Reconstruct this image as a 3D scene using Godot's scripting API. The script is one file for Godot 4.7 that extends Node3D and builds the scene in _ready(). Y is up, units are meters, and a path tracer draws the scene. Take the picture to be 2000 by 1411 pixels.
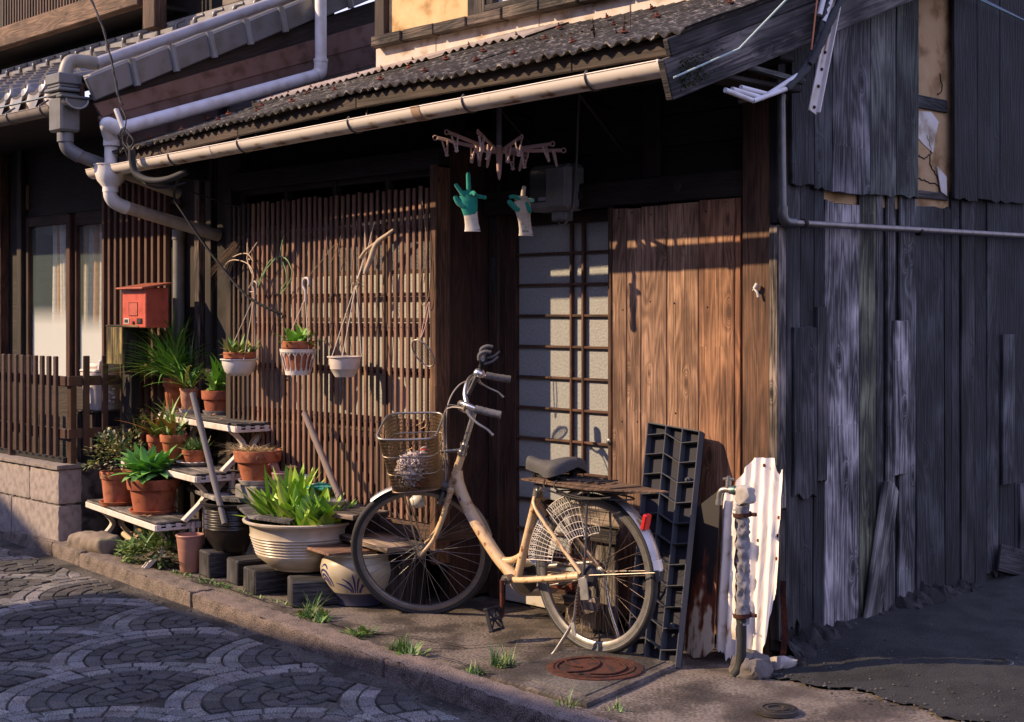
extends Node3D
# World: x runs along the house front (0 at its right corner), z comes out towards the street, y up; metres.

var rng := RandomNumberGenerator.new()
var used := {}
var origin := {}
var M := {}

# ---------------------------------------------------------------- mesh building
class MB:
	var v := PackedVector3Array()
	var n := PackedVector3Array()
	var t := PackedVector2Array()
	var c := PackedColorArray()
	var col := Color.WHITE
	var xf := Transform3D.IDENTITY
	var uo := Vector2.ZERO
	func _init(color := Color.WHITE, uvo := Vector2.ZERO) -> void:
		col = color
		uo = uvo
	func tri(a: Vector3, b: Vector3, d: Vector3, na: Vector3, nb: Vector3, nd: Vector3, ua: Vector2, ub: Vector2, ud: Vector2) -> void:
		a = xf * a; b = xf * b; d = xf * d
		na = (xf.basis * na).normalized(); nb = (xf.basis * nb).normalized(); nd = (xf.basis * nd).normalized()
		if (b - a).cross(d - a).dot(na + nb + nd) > 0.0:
			v.append_array([a, d, b]); n.append_array([na, nd, nb]); t.append_array([ua + uo, ud + uo, ub + uo])
		else:
			v.append_array([a, b, d]); n.append_array([na, nb, nd]); t.append_array([ua + uo, ub + uo, ud + uo])
		c.append_array([col, col, col])
	func flat(a: Vector3, b: Vector3, d: Vector3, want: Vector3, ua := Vector2.ZERO, ub := Vector2.ZERO, ud := Vector2.ZERO) -> void:
		var m := (b - a).cross(d - a).normalized()
		if m.dot(want) < 0.0: m = -m
		tri(a, b, d, m, m, m, ua, ub, ud)
	func quad(a: Vector3, b: Vector3, d: Vector3, e: Vector3, want: Vector3, ua := Vector2.ZERO, ub := Vector2.ZERO, ud := Vector2.ZERO, ue := Vector2.ZERO) -> void:
		flat(a, b, d, want, ua, ub, ud)
		flat(a, d, e, want, ua, ud, ue)
	# a box with chamfered edges; v of the texture runs along its longest side
	func box(size: Vector3, at := Transform3D.IDENTITY, ch := 0.0) -> void:
		var old := xf
		xf = xf * at
		var h := size * 0.5
		var long := 0
		if h.y >= h.x and h.y >= h.z: long = 1
		elif h.z >= h.x: long = 2
		var uvf := func(p: Vector3, ax: int) -> Vector2:
			if ax == long:
				return Vector2(p[(ax + 1) % 3], p[(ax + 2) % 3])
			return Vector2(p[3 - ax - long] + h[3 - ax - long] * 1.3 * ax, p[long])
		var k := minf(ch, minf(h.x, minf(h.y, h.z)) * 0.9)
		var cp := func(s: Vector3, ax: int) -> Vector3:
			var p := Vector3(s.x * (h.x - k), s.y * (h.y - k), s.z * (h.z - k))
			p[ax] = s[ax] * h[ax]
			return p
		for ax in 3:
			var a1 := (ax + 1) % 3
			var a2 := (ax + 2) % 3
			for sg in [-1.0, 1.0]:
				var q := []
				for w in [[-1.0, -1.0], [1.0, -1.0], [1.0, 1.0], [-1.0, 1.0]]:
					var s := Vector3.ZERO
					s[ax] = sg; s[a1] = w[0]; s[a2] = w[1]
					q.append(cp.call(s, ax))
				var nn := Vector3.ZERO
				nn[ax] = sg
				quad(q[0], q[1], q[2], q[3], nn, uvf.call(q[0], ax), uvf.call(q[1], ax), uvf.call(q[2], ax), uvf.call(q[3], ax))
			if k > 0.0:
				for s1 in [-1.0, 1.0]:
					for s2 in [-1.0, 1.0]:
						var sa := Vector3.ZERO
						sa[a1] = s1; sa[a2] = s2
						var sb := sa
						sa[ax] = -1.0; sb[ax] = 1.0
						var p0: Vector3 = cp.call(sa, a1)
						var p1: Vector3 = cp.call(sb, a1)
						var p2: Vector3 = cp.call(sb, a2)
						var p3: Vector3 = cp.call(sa, a2)
						var w2 := Vector3.ZERO
						w2[a1] = s1; w2[a2] = s2
						quad(p0, p1, p2, p3, w2, uvf.call(p0, a1), uvf.call(p1, a1), uvf.call(p2, a1), uvf.call(p3, a1))
		if k > 0.0:
			for sx in [-1.0, 1.0]:
				for sy in [-1.0, 1.0]:
					for sz in [-1.0, 1.0]:
						var s := Vector3(sx, sy, sz)
						flat(cp.call(s, 0), cp.call(s, 1), cp.call(s, 2), s)
		xf = old
	func bar(a: Vector3, b: Vector3, w: float, d: float, ch := 0.0, up := Vector3.UP) -> void:
		var y := (b - a).normalized()
		var z := up
		if absf(y.dot(z)) > 0.95: z = Vector3(0, 0, 1)
		var x := y.cross(z).normalized()
		z = x.cross(y).normalized()
		box(Vector3(w, a.distance_to(b), d), Transform3D(Basis(x, y, z), (a + b) * 0.5), ch)
	# round bar through points; r a number or an array
	func tube(p: Array, r, sides := 8, caps := true, flat_k := 1.0) -> void:
		var m := p.size()
		if m < 2: return
		var rr := []
		for i in m: rr.append(r[i] if r is Array else r)
		var d0: Vector3 = (p[1] - p[0]).normalized()
		var s := d0.cross(Vector3.UP)
		if s.length() < 0.1: s = d0.cross(Vector3(0, 0, 1))
		s = s.normalized()
		var ring := []
		var nor := []
		var len := 0.0
		var lens := []
		for i in m:
			var d: Vector3 = (p[mini(i + 1, m - 1)] - p[maxi(i - 1, 0)]).normalized()
			s = (s - d * s.dot(d)).normalized()
			var u := d.cross(s)
			var row := []
			var nr := []
			for k in sides + 1:
				var a := TAU * k / sides
				var q := s * cos(a) + u * sin(a) * flat_k
				row.append(p[i] + q * rr[i]); nr.append(q.normalized())
			ring.append(row); nor.append(nr)
			if i > 0: len += p[i].distance_to(p[i - 1])
			lens.append(len)
		for i in m - 1:
			for k in sides:
				var u0: float = TAU * rr[i] * k / sides
				var u1: float = TAU * rr[i] * (k + 1) / sides
				tri(ring[i][k], ring[i + 1][k], ring[i + 1][k + 1], nor[i][k], nor[i + 1][k], nor[i + 1][k + 1], Vector2(u0, lens[i]), Vector2(u0, lens[i + 1]), Vector2(u1, lens[i + 1]))
				tri(ring[i][k], ring[i + 1][k + 1], ring[i][k + 1], nor[i][k], nor[i + 1][k + 1], nor[i][k + 1], Vector2(u0, lens[i]), Vector2(u1, lens[i + 1]), Vector2(u1, lens[i]))
		if caps:
			for e in [0, m - 1]:
				var w: Vector3 = (p[0] - p[1]) if e == 0 else (p[m - 1] - p[m - 2])
				for k in range(1, sides - 1):
					flat(ring[e][0], ring[e][k], ring[e][k + 1], w, Vector2(0, 0), Vector2(0.01, 0), Vector2(0.01, 0.01))
	# profile of (radius, height) points spun round y
	func lathe(prof: Array, segs := 24, a0 := 0.0, a1 := TAU, sharp := 0.75) -> void:
		var m := prof.size()
		var sn := []
		for i in m - 1:
			var d: Vector2 = (prof[i + 1] - prof[i]).normalized()
			sn.append(Vector2(d.y, -d.x))
		var len := 0.0
		for i in m - 1:
			var n0: Vector2 = sn[i]
			var n1: Vector2 = sn[i]
			if i > 0 and sn[i - 1].dot(sn[i]) > sharp: n0 = (sn[i - 1] + sn[i]).normalized()
			if i < m - 2 and sn[i + 1].dot(sn[i]) > sharp: n1 = (sn[i + 1] + sn[i]).normalized()
			var p0: Vector2 = prof[i]
			var p1: Vector2 = prof[i + 1]
			var l1 := len + p0.distance_to(p1)
			var rm := maxf(p0.x, p1.x)
			for k in segs:
				var b0 := a0 + (a1 - a0) * k / segs
				var b1 := a0 + (a1 - a0) * (k + 1) / segs
				var e0 := Vector3(cos(b0), 0, sin(b0))
				var e1 := Vector3(cos(b1), 0, sin(b1))
				var q00 := e0 * p0.x + Vector3(0, p0.y, 0)
				var q01 := e1 * p0.x + Vector3(0, p0.y, 0)
				var q10 := e0 * p1.x + Vector3(0, p1.y, 0)
				var q11 := e1 * p1.x + Vector3(0, p1.y, 0)
				var m00 := e0 * n0.x + Vector3(0, n0.y, 0)
				var m01 := e1 * n0.x + Vector3(0, n0.y, 0)
				var m10 := e0 * n1.x + Vector3(0, n1.y, 0)
				var m11 := e1 * n1.x + Vector3(0, n1.y, 0)
				var u0 := b0 * rm
				var u1 := b1 * rm
				if p1.x > 0.0: tri(q00, q10, q11, m00, m10, m11, Vector2(u0, len), Vector2(u0, l1), Vector2(u1, l1))
				if p0.x > 0.0: tri(q00, q11, q01, m00, m11, m01, Vector2(u0, len), Vector2(u1, l1), Vector2(u1, len))
			len = l1
	# polygon in local xy, thickened along local z by d (from 0 to d)
	func prism(poly: PackedVector2Array, d: float, at := Transform3D.IDENTITY, bevel := 0.0) -> void:
		var old := xf
		xf = xf * at
		if Geometry2D.is_polygon_clockwise(poly):
			poly = poly.duplicate()
			poly.reverse()
		var top := poly
		if bevel > 0.0:
			var o := Geometry2D.offset_polygon(poly, -bevel, Geometry2D.JOIN_MITER)
			if o.size() == 1 and o[0].size() == poly.size():
				top = o[0]
				# match starts
				var best := 0
				for i in top.size():
					if top[i].distance_to(poly[0]) < top[best].distance_to(poly[0]): best = i
				var sh := PackedVector2Array()
				for i in top.size(): sh.append(top[(best + i) % top.size()])
				top = sh
			else:
				bevel = 0.0
		for side in 2:
			var pp := top if side == 1 else poly
			var idx := Geometry2D.triangulate_polygon(pp)
			var z := d if side == 1 else 0.0
			var w := Vector3(0, 0, d if side == 1 else -d)
			for i in range(0, idx.size(), 3):
				var a := pp[idx[i]]; var b := pp[idx[i + 1]]; var e := pp[idx[i + 2]]
				flat(Vector3(a.x, a.y, z), Vector3(b.x, b.y, z), Vector3(e.x, e.y, z), w, a, b, e)
		var m := poly.size()
		for i in m:
			var a := poly[i]; var b := poly[(i + 1) % m]
			var dir := b - a
			var out := Vector3(dir.y, -dir.x, 0)
			var zt := d - signf(d) * bevel
			quad(Vector3(a.x, a.y, 0), Vector3(b.x, b.y, 0), Vector3(b.x, b.y, zt), Vector3(a.x, a.y, zt), out, a, b, b + Vector2(0.01, 0), a + Vector2(0.01, 0))
			if bevel > 0.0:
				var a2 := top[i]; var b2 := top[(i + 1) % m]
				quad(Vector3(a.x, a.y, zt), Vector3(b.x, b.y, zt), Vector3(b2.x, b2.y, d), Vector3(a2.x, a2.y, d), out.normalized() + Vector3(0, 0, signf(d)), a, b, b2, a2)
		xf = old
	# smooth surface f(u, v) -> Vector3 on an nu x nv grid; us = size of the texture along it
	func grid(nu: int, nv: int, f: Callable, us := Vector2.ONE) -> void:
		var p := []
		for j in nv + 1:
			var row := []
			for i in nu + 1: row.append(f.call(float(i) / nu, float(j) / nv))
			p.append(row)
		var nn := []
		for j in nv + 1:
			var row := []
			for i in nu + 1:
				var du: Vector3 = p[j][mini(i + 1, nu)] - p[j][maxi(i - 1, 0)]
				var dv: Vector3 = p[mini(j + 1, nv)][i] - p[maxi(j - 1, 0)][i]
				var q := du.cross(dv)
				row.append(q.normalized() if q.length() > 1e-12 else Vector3.UP)
			nn.append(row)
		for j in nv:
			for i in nu:
				var a := Vector2(float(i) / nu, float(j) / nv) * us
				var b := Vector2(float(i + 1) / nu, float(j + 1) / nv) * us
				tri(p[j][i], p[j][i + 1], p[j + 1][i + 1], nn[j][i], nn[j][i + 1], nn[j + 1][i + 1], a, Vector2(b.x, a.y), b)
				tri(p[j][i], p[j + 1][i + 1], p[j + 1][i], nn[j][i], nn[j + 1][i + 1], nn[j + 1][i], a, b, Vector2(a.x, b.y))
	# a leaf: base, direction, bend (added over its length), half width, number of steps, shape 0 blade / 1 oval
	func leaf(p: Vector3, d: Vector3, bend: Vector3, len: float, hw: float, steps := 4, shape := 0, fold := 0.25) -> void:
		var prev := []
		var side := d.cross(Vector3.UP)
		if side.length() < 0.05: side = Vector3(1, 0, 0)
		side = side.normalized()
		var q := p
		for i in steps + 1:
			var f := float(i) / steps
			var w := hw * (1.0 - f * f * 0.98) if shape == 0 else hw * (0.12 + 1.02 * sin(PI * pow(f, 0.8)) * (1.0 - 0.1 * f))
			if i == steps: w = hw * 0.03
			var dir := (d + bend * f).normalized()
			var up := side.cross(dir).normalized()
			var cur := [q - side * w + up * w * fold, q, q + side * w + up * w * fold, up]
			if i > 0:
				var um := up
				var f0 := float(i - 1) / steps
				var nl := (um + side * fold).normalized()
				var nr := (um - side * fold).normalized()
				tri(prev[0], prev[1], cur[1], nl, um, um, Vector2(0, f0), Vector2(.5, f0), Vector2(.5, f))
				tri(prev[0], cur[1], cur[0], nl, um, nl, Vector2(0, f0), Vector2(.5, f), Vector2(0, f))
				tri(prev[1], prev[2], cur[2], um, nr, nr, Vector2(.5, f0), Vector2(1, f0), Vector2(1, f))
				tri(prev[1], cur[2], cur[1], um, nr, um, Vector2(.5, f0), Vector2(1, f), Vector2(.5, f))
			prev = cur
			q += dir * len / steps
	func mesh(off := Vector3.ZERO) -> ArrayMesh:
		var am := ArrayMesh.new()
		if v.is_empty(): return am
		var vv := v
		if off != Vector3.ZERO:
			vv = v.duplicate()
			for i in vv.size(): vv[i] -= off
		var arr := []
		arr.resize(Mesh.ARRAY_MAX)
		arr[Mesh.ARRAY_VERTEX] = vv; arr[Mesh.ARRAY_NORMAL] = n; arr[Mesh.ARRAY_TEX_UV] = t; arr[Mesh.ARRAY_COLOR] = c
		am.add_surface_from_arrays(Mesh.PRIMITIVE_TRIANGLES, arr)
		return am

func uid(parent: Node, called: String) -> String:
	var key := str(parent.get_instance_id()) + called
	var k: int = used.get(key, 0)
	used[key] = k + 1
	return called if k == 0 else "%s_%03d" % [called, k]

func tag(o: Node, label: String, category := "", group := "") -> void:
	if label: o.set_meta("label", label)
	if category: o.set_meta("category", category)
	if group: o.set_meta("group", group)

# a thing whose parts are children; its base stands at `at`
func thing(called: String, label: String, category: String, at := Vector3.ZERO, group := "") -> Node3D:
	var o := Node3D.new()
	o.name = uid(self, called)
	add_child(o, true)
	o.position = at
	origin[o] = at
	tag(o, label, category, group)
	return o

# one mesh; built in world coordinates when its parent is an unturned thing, else in the parent's own
func part(parent: Node3D, called: String, mb: MB, m: Material, label := "") -> MeshInstance3D:
	var o := MeshInstance3D.new()
	o.name = uid(parent, called)
	parent.add_child(o, true)
	var off: Vector3 = origin.get(parent, Vector3.ZERO)
	o.mesh = mb.mesh(off)
	o.material_override = m
	origin[o] = off
	if label: o.set_meta("label", label)
	return o

func one(called: String, mb: MB, m: Material, label: String, category: String, group := "") -> MeshInstance3D:
	var o := part(self, called, mb, m)
	tag(o, label, category, group)
	return o

func struct(called: String, mb: MB, m: Material) -> MeshInstance3D:
	var o := part(self, called, mb, m)
	o.set_meta("kind", "structure")
	return o

func R(a: float, b: float) -> float: return rng.randf_range(a, b)
func V(x: float, y: float, z: float) -> Vector3: return Vector3(x, y, z)
func T(p: Vector3, ry := 0.0, rx := 0.0, rz := 0.0) -> Transform3D: return Transform3D(Basis.from_euler(Vector3(rx, ry, rz)), p)
func G(g: float) -> Color: return Color(g, g, g)
func C(r: float, g: float, b: float) -> Color: return Color(r, g, b)
func tint(c: Color, s := 0.15) -> Color:
	var k := R(1.0 - s, 1.0 + s)
	return Color(c.r * k * R(1 - s * .2, 1 + s * .2), c.g * k, c.b * k * R(1 - s * .2, 1 + s * .2))
func UVO() -> Vector2: return Vector2(R(0, 5), R(0, 5))
func curve(pts: Array, steps := 6) -> Array:
	var out := []
	for i in pts.size() - 1:
		var p0: Vector3 = pts[maxi(i - 1, 0)]
		var p1: Vector3 = pts[i]
		var p2: Vector3 = pts[i + 1]
		var p3: Vector3 = pts[mini(i + 2, pts.size() - 1)]
		for k in steps: out.append(p1.cubic_interpolate(p2, p0, p3, float(k) / steps))
	out.append(pts[-1])
	return out

# ---------------------------------------------------------------- textures
func nz(s: int, f: float, oct := 4, kind := FastNoiseLite.TYPE_SIMPLEX_SMOOTH, fr := FastNoiseLite.FRACTAL_FBM) -> FastNoiseLite:
	var q := FastNoiseLite.new()
	q.seed = s; q.frequency = f; q.noise_type = kind; q.fractal_type = fr; q.fractal_octaves = oct
	return q
func field(w: int, h: int, s: int, f: float, oct := 4, fw := 0, fh := 0, kind := FastNoiseLite.TYPE_SIMPLEX_SMOOTH, fr := FastNoiseLite.FRACTAL_FBM) -> PackedByteArray:
	var im := nz(s, f, oct, kind, fr).get_seamless_image(fw if fw else w, fh if fh else h, false, false, 0.25, true)
	im.convert(Image.FORMAT_L8)
	if fw and (fw != w or fh != h): im.resize(w, h, Image.INTERPOLATE_CUBIC)
	return im.get_data()
func ramp(stops: Array) -> PackedColorArray:
	var g := Gradient.new()
	var o := PackedFloat32Array(); var c := PackedColorArray()
	for s in stops: o.append(s[0]); c.append(s[1])
	g.offsets = o; g.colors = c
	var out := PackedColorArray()
	for i in 256: out.append(g.sample(i / 255.0))
	return out
func to_tex(w: int, h: int, d: PackedByteArray, f := Image.FORMAT_RGB8) -> ImageTexture:
	return ImageTexture.create_from_image(Image.create_from_data(w, h, false, f, d))

# wood: [albedo multiplier, relief]; covers 0.5 m across and 2 m along
func wood_tex(s: int, lo: Color, hi: Color, rings: float, fibre: float, knots: int, crack: int, bl := .55) -> Array:
	var w := 256
	var h := 1024
	var warp := field(w, h, s, 0.02, 3, 128, 64)
	var fib := field(w, h, s + 1, 0.26, 3, 256, 20)
	var blot := field(w, h, s + 2, 0.03, 4, 64, 128)
	var fine := field(w, h, s + 3, 0.35, 2, 256, 128)
	var r := RandomNumberGenerator.new()
	r.seed = s
	var kn := []
	for i in knots: kn.append([r.randf_range(20, w - 20), r.randf_range(60, h - 60), r.randf_range(5, 9)])
	var al := PackedByteArray(); al.resize(w * h * 3)
	var hg := PackedByteArray(); hg.resize(w * h)
	for y in h:
		for x in w:
			var i := y * w + x
			var g := x * rings / w + warp[i] * 0.022
			var kd := 0.0
			for q in kn:
				var dy: float = (y - q[1]) * 0.4
				if absf(dy) < 40.0:
					var dx: float = x - q[0]
					var rr: float = sqrt(dx * dx + dy * dy) / q[2]
					if rr < 4.0:
						var k: float = exp(-rr * rr * 0.4)
						g = lerpf(g, rr * 2.2, k)
						kd = maxf(kd, 1.0 - rr)
			var ring := 0.5 + 0.5 * sin(g * TAU)
			var fv := fib[i] / 255.0
			var val := 0.5 + (ring - 0.5) * 0.3 + (fv - 0.5) * fibre + (blot[i] / 255.0 - 0.5) * bl + (fine[i] / 255.0 - 0.5) * 0.25 - maxf(kd, 0.0) * 0.75
			var dark := 1.0
			if fib[i] < crack: dark = 0.45 + 0.55 * fib[i] / crack
			val = clampf(val, 0.0, 1.0)
			al[i * 3] = int(clampf(lerpf(lo.r, hi.r, val) * dark, 0, 1) * 255)
			al[i * 3 + 1] = int(clampf(lerpf(lo.g, hi.g, val) * dark, 0, 1) * 255)
			al[i * 3 + 2] = int(clampf(lerpf(lo.b, hi.b, val) * dark, 0, 1) * 255)
			hg[i] = int(clampf(0.5 + (fv - 0.5) * 0.7 + (ring - 0.5) * 0.3 - (1.0 - dark) * 0.6 + (fine[i] / 255.0 - .5) * .2, 0, 1) * 255)
	return [to_tex(w, h, al), to_tex(w, h, hg, Image.FORMAT_L8)]

# blotches through a ramp plus fine speckle: [albedo, relief]
func spot_tex(s: int, f: float, stops: Array, speck: float, size := 512, oct := 5, fs := 0.25) -> Array:
	var a := field(size, size, s, f, oct)
	var b := field(size, size, s + 7, fs, 2)
	var lut := ramp(stops)
	var al := PackedByteArray(); al.resize(size * size * 3)
	var hg := PackedByteArray(); hg.resize(size * size)
	for i in size * size:
		var c := lut[a[i]]
		var k := 1.0 + (b[i] / 255.0 - 0.5) * speck * 2.0
		al[i * 3] = int(clampf(c.r * k, 0, 1) * 255)
		al[i * 3 + 1] = int(clampf(c.g * k, 0, 1) * 255)
		al[i * 3 + 2] = int(clampf(c.b * k, 0, 1) * 255)
		hg[i] = clampi(int(a[i] * 0.5 + b[i] * 0.5), 0, 255)
	return [to_tex(size, size, al), to_tex(size, size, hg, Image.FORMAT_L8)]

func mat(called: String, rough := 0.8, tex: Array = [], per := Vector2(1, 1), relief := 0.0, metal := 0.0, tri := false) -> StandardMaterial3D:
	var m := StandardMaterial3D.new()
	m.resource_name = called
	m.roughness = rough
	m.metallic = metal
	m.vertex_color_use_as_albedo = true
	if tex.size() > 0:
		m.albedo_texture = tex[0]
		m.uv1_scale = Vector3(1 / per.x, 1 / per.y, 1 / per.x)
		if tri:
			m.uv1_triplanar = true
			m.uv1_scale = Vector3(1 / per.x, 1 / per.y, 1 / per.x)
		if relief > 0.0 and tex.size() > 1:
			m.heightmap_enabled = true
			m.heightmap_texture = tex[1]
			m.heightmap_scale = relief
	M[called] = m
	return m

func materials() -> void:
	var wg := wood_tex(11, C(.16, .16, .175), C(1, 1, 1), 9, 0.8, 11, 78, 1.15)
	var wb := wood_tex(23, C(.42, .35, .30), C(1, .95, .9), 5, 0.75, 5, 60, .8)
	var wf := wood_tex(37, C(.55, .52, .5), C(1, 1, 1), 5, 0.4, 2, 36)
	mat("weathered_wood", 0.85, wg, Vector2(.62, 2), 0.4)
	mat("plank_wood", 0.8, wb, Vector2(.5, 2), 0.2)
	mat("slat_wood", 0.75, wf, Vector2(.3, 2), 0.12)
	var gr := spot_tex(51, 0.01, [[0.0, G(.7)], [.5, G(.88)], [1.0, G(1)]], 0.5, 512, 5, 0.3)
	mat("granite", 0.9, gr, Vector2(.35, .35), 0.12)
	mat("granite_tri", 0.95, gr, Vector2(.3, .3), 0.25, 0, true)
	var pv := spot_tex(55, 0.012, [[0.0, G(.55)], [.45, G(.8)], [1.0, G(1)]], 0.85, 512, 5, 0.2)
	mat("paving", 0.9, pv, Vector2(.9, .9), 0.3)
	mat("kerb_stone", 0.95, pv, Vector2(.8, .8), 0.35, 0, true)
	var cc := spot_tex(61, 0.006, [[0.0, C(.28, .26, .25)], [.38, C(.6, .57, .55)], [.52, C(.82, .8, .78)], [.7, C(1, .97, .94)], [1.0, C(.9, .84, .76)]], 0.4, 1024, 7, 0.12)
	mat("concrete", 0.95, cc, Vector2(2.3, 2.3), 0.6)
	mat("concrete_tri", 0.95, cc, Vector2(.8, .8), 0.5, 0, true)
	var tc := spot_tex(71, 0.008, [[0.0, C(.86, .83, .8)], [.4, C(.96, .95, .93)], [.7, C(1, 1, 1)], [1.0, C(.98, .96, 1)]], 0.06, 256)
	var t2 := spot_tex(73, 0.012, [[0.0, C(.5, .44, .42)], [.32, C(.8, .74, .7)], [.5, C(1, 1, 1)], [.78, C(1, 1, 1)], [.9, C(1, 1, 1)], [1.0, C(1, 1, 1)]], 0.18, 256, 5, .2)
	mat("terracotta", 0.88, t2, Vector2(.3, .3), 0.05, 0, true)
	mat("plain", 0.6)
	mat("glazed", 0.28, tc, Vector2(.3, .3), 0.0, 0, true)
	mat("plastic", 0.5, tc, Vector2(.3, .3), 0.02, 0, true)
	mat("black_plastic", 0.7)
	M.black_plastic.metallic_specular = .25
	mat("rubber", 0.75, gr, Vector2(.2, .2), 0.05)
	mat("chrome", 0.25, [], Vector2.ONE, 0, 0.9)
	mat("steel", 0.42, gr, Vector2(.3, .3), 0, 0.75, true)
	var pw := spot_tex(75, 0.02, [[0.0, C(.42, .26, .16)], [.22, C(.6, .45, .33)], [.3, C(.95, .93, .9)], [1.0, C(1, 1, 1)]], 0.08, 256, 5, .2)
	mat("paint", 0.35, tc, Vector2(.2, .2), 0, 0, true)
	mat("worn_paint", 0.38, pw, Vector2(.3, .3), 0, 0, true)
	var ru := spot_tex(81, 0.012, [[0.0, C(.12, .06, .04)], [.4, C(.3, .13, .06)], [.55, C(.45, .22, .1)], [.75, C(.28, .15, .1)], [1.0, C(.55, .35, .22)]], 0.3, 256)
	mat("rust", 0.9, ru, Vector2(.2, .2), 0.1, 0, true)
	var li := spot_tex(91, 0.03, [[0.0, C(.16, .15, .145)], [.5, C(.3, .28, .26)], [.66, C(.42, .4, .37)], [.74, C(.85, .83, .78)], [1.0, C(1, 1, .95)]], 0.4, 512, 5, 0.15)
	mat("asbestos", 0.95, li, Vector2(.8, .8), 0.4, 0, true)
	var pl := spot_tex(101, 0.007, [[0.0, C(.62, .55, .45)], [.45, C(.93, .9, .86)], [1.0, C(1, 1, 1)]], 0.12, 512, 5, 0.3)
	mat("plaster", 0.95, pl, Vector2(.7, .7), 0.2, 0, true)
	mat("sheet_metal", 0.55, pl, Vector2(.6, .6), 0.05, 0.1, true)
	mat("roof_tile", 0.38, tc, Vector2(.4, .4), 0.05, 0.15, true)
	mat("cloth", 0.95, tc, Vector2(.1, .1), 0.1, 0, true)
	M.cloth.rim_enabled = true
	M.cloth.rim = 0.3
	mat("leaf", 0.5)
	M.leaf.backlight_enabled = true
	M.leaf.backlight = C(.45, .5, .2)
	mat("dry", 0.9)
	mat("soil", 1.0, gr, Vector2(.1, .1), 0.4, 0, true)
	var asph := spot_tex(111, 0.008, [[0.0, G(.35)], [.4, G(.6)], [.6, G(.9)], [1.0, C(1, .95, .88)]], 0.95, 512, 6, 0.22)
	mat("asphalt", 0.95, asph, Vector2(1.1, 1.1), 0.7)
	mat("asphalt_tri", 0.95, asph, Vector2(.35, .35), 0.8, 0, true)
	# obscure glass
	var ob := spot_tex(121, 0.03, [[0.0, G(.82)], [1.0, G(1)]], 0.25, 512, 3, 0.2)
	mat("obscure_glass", 0.35, ob, Vector2(.25, .25), 0.15)
	var gl := mat("clear_glass", 0.03)
	gl.transparency = BaseMaterial3D.TRANSPARENCY_ALPHA
	gl.albedo_color = Color(.75, .85, .85, .10)
	gl.vertex_color_use_as_albedo = false
	var sk := mat("screen_wire", 0.6, [], Vector2.ONE, 0, .3)
	sk.transparency = BaseMaterial3D.TRANSPARENCY_ALPHA
	sk.albedo_color = Color(.5, .48, .44, .35)
	# painted sheet with rust running up from its foot
	var w := 128
	var h := 256
	var na := field(w, h, 131, 0.03, 4)
	var nb := field(w, h, 133, 0.05, 3, 128, 20)
	var d := PackedByteArray(); d.resize(w * h * 3)
	for y in h:
		for x in w:
			var i := y * w + x
			var f := float(y) / h + (nb[i] / 255.0 - .5) * .5 + (na[i] / 255.0 - .5) * .25
			var c := C(.09, .06, .06)
			if f > .5: c = c.lerp(C(.33, .15, .08), clampf((f - .5) * 9, 0, 1))
			if f > .68: c = c.lerp(C(.72, .66, .58), clampf((f - .68) * 8, 0, 1))
			if f > .98: c = c.lerp(C(.3, .14, .09), clampf((f - .98) * 8, 0, 1))
			d[i * 3] = int(c.r * 255); d[i * 3 + 1] = int(c.g * 255); d[i * 3 + 2] = int(c.b * 255)
	mat("rusted_sheet", 0.6, [to_tex(w, h, d)], Vector2(1, 1))
	# white paint with rust spots and streaks
	var e := PackedByteArray(); e.resize(w * h * 3)
	for y in h:
		for x in w:
			var i := y * w + x
			var f := nb[i] / 255.0 * .6 + na[i] / 255.0 * .4
			var c := C(1, .99, .97).lerp(C(.85, .8, .72), clampf((.4 - f) * 6, 0, 1))
			c = c.lerp(C(.45, .22, .1), clampf((.27 - f) * 9, 0, 1))
			e[i * 3] = int(c.r * 255); e[i * 3 + 1] = int(c.g * 255); e[i * 3 + 2] = int(c.b * 255)
	mat("old_white_paint", 0.5, [to_tex(w, h, e)], Vector2(.5, .9))

# ---------------------------------------------------------------- the scene
func _ready() -> void:
	rng.seed = 20240607
	camera_and_light()
	materials()
	ground()
	road()
	kerb()
	house_walls()
	lattice_bay()
	front_door()
	lean_to_roof()
	side_wall()
	upper_storey()
	neighbour_house()
	street_opposite()
	gutters_and_pipes()
	fence_and_wall()
	mailbox_and_bin()
	plant_stand()
	big_jars()
	hanging_things()
	bench_and_poles()
	door_clutter()
	corner_clutter()
	laundry()
	cables()
	bicycle()
	weeds()

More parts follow.
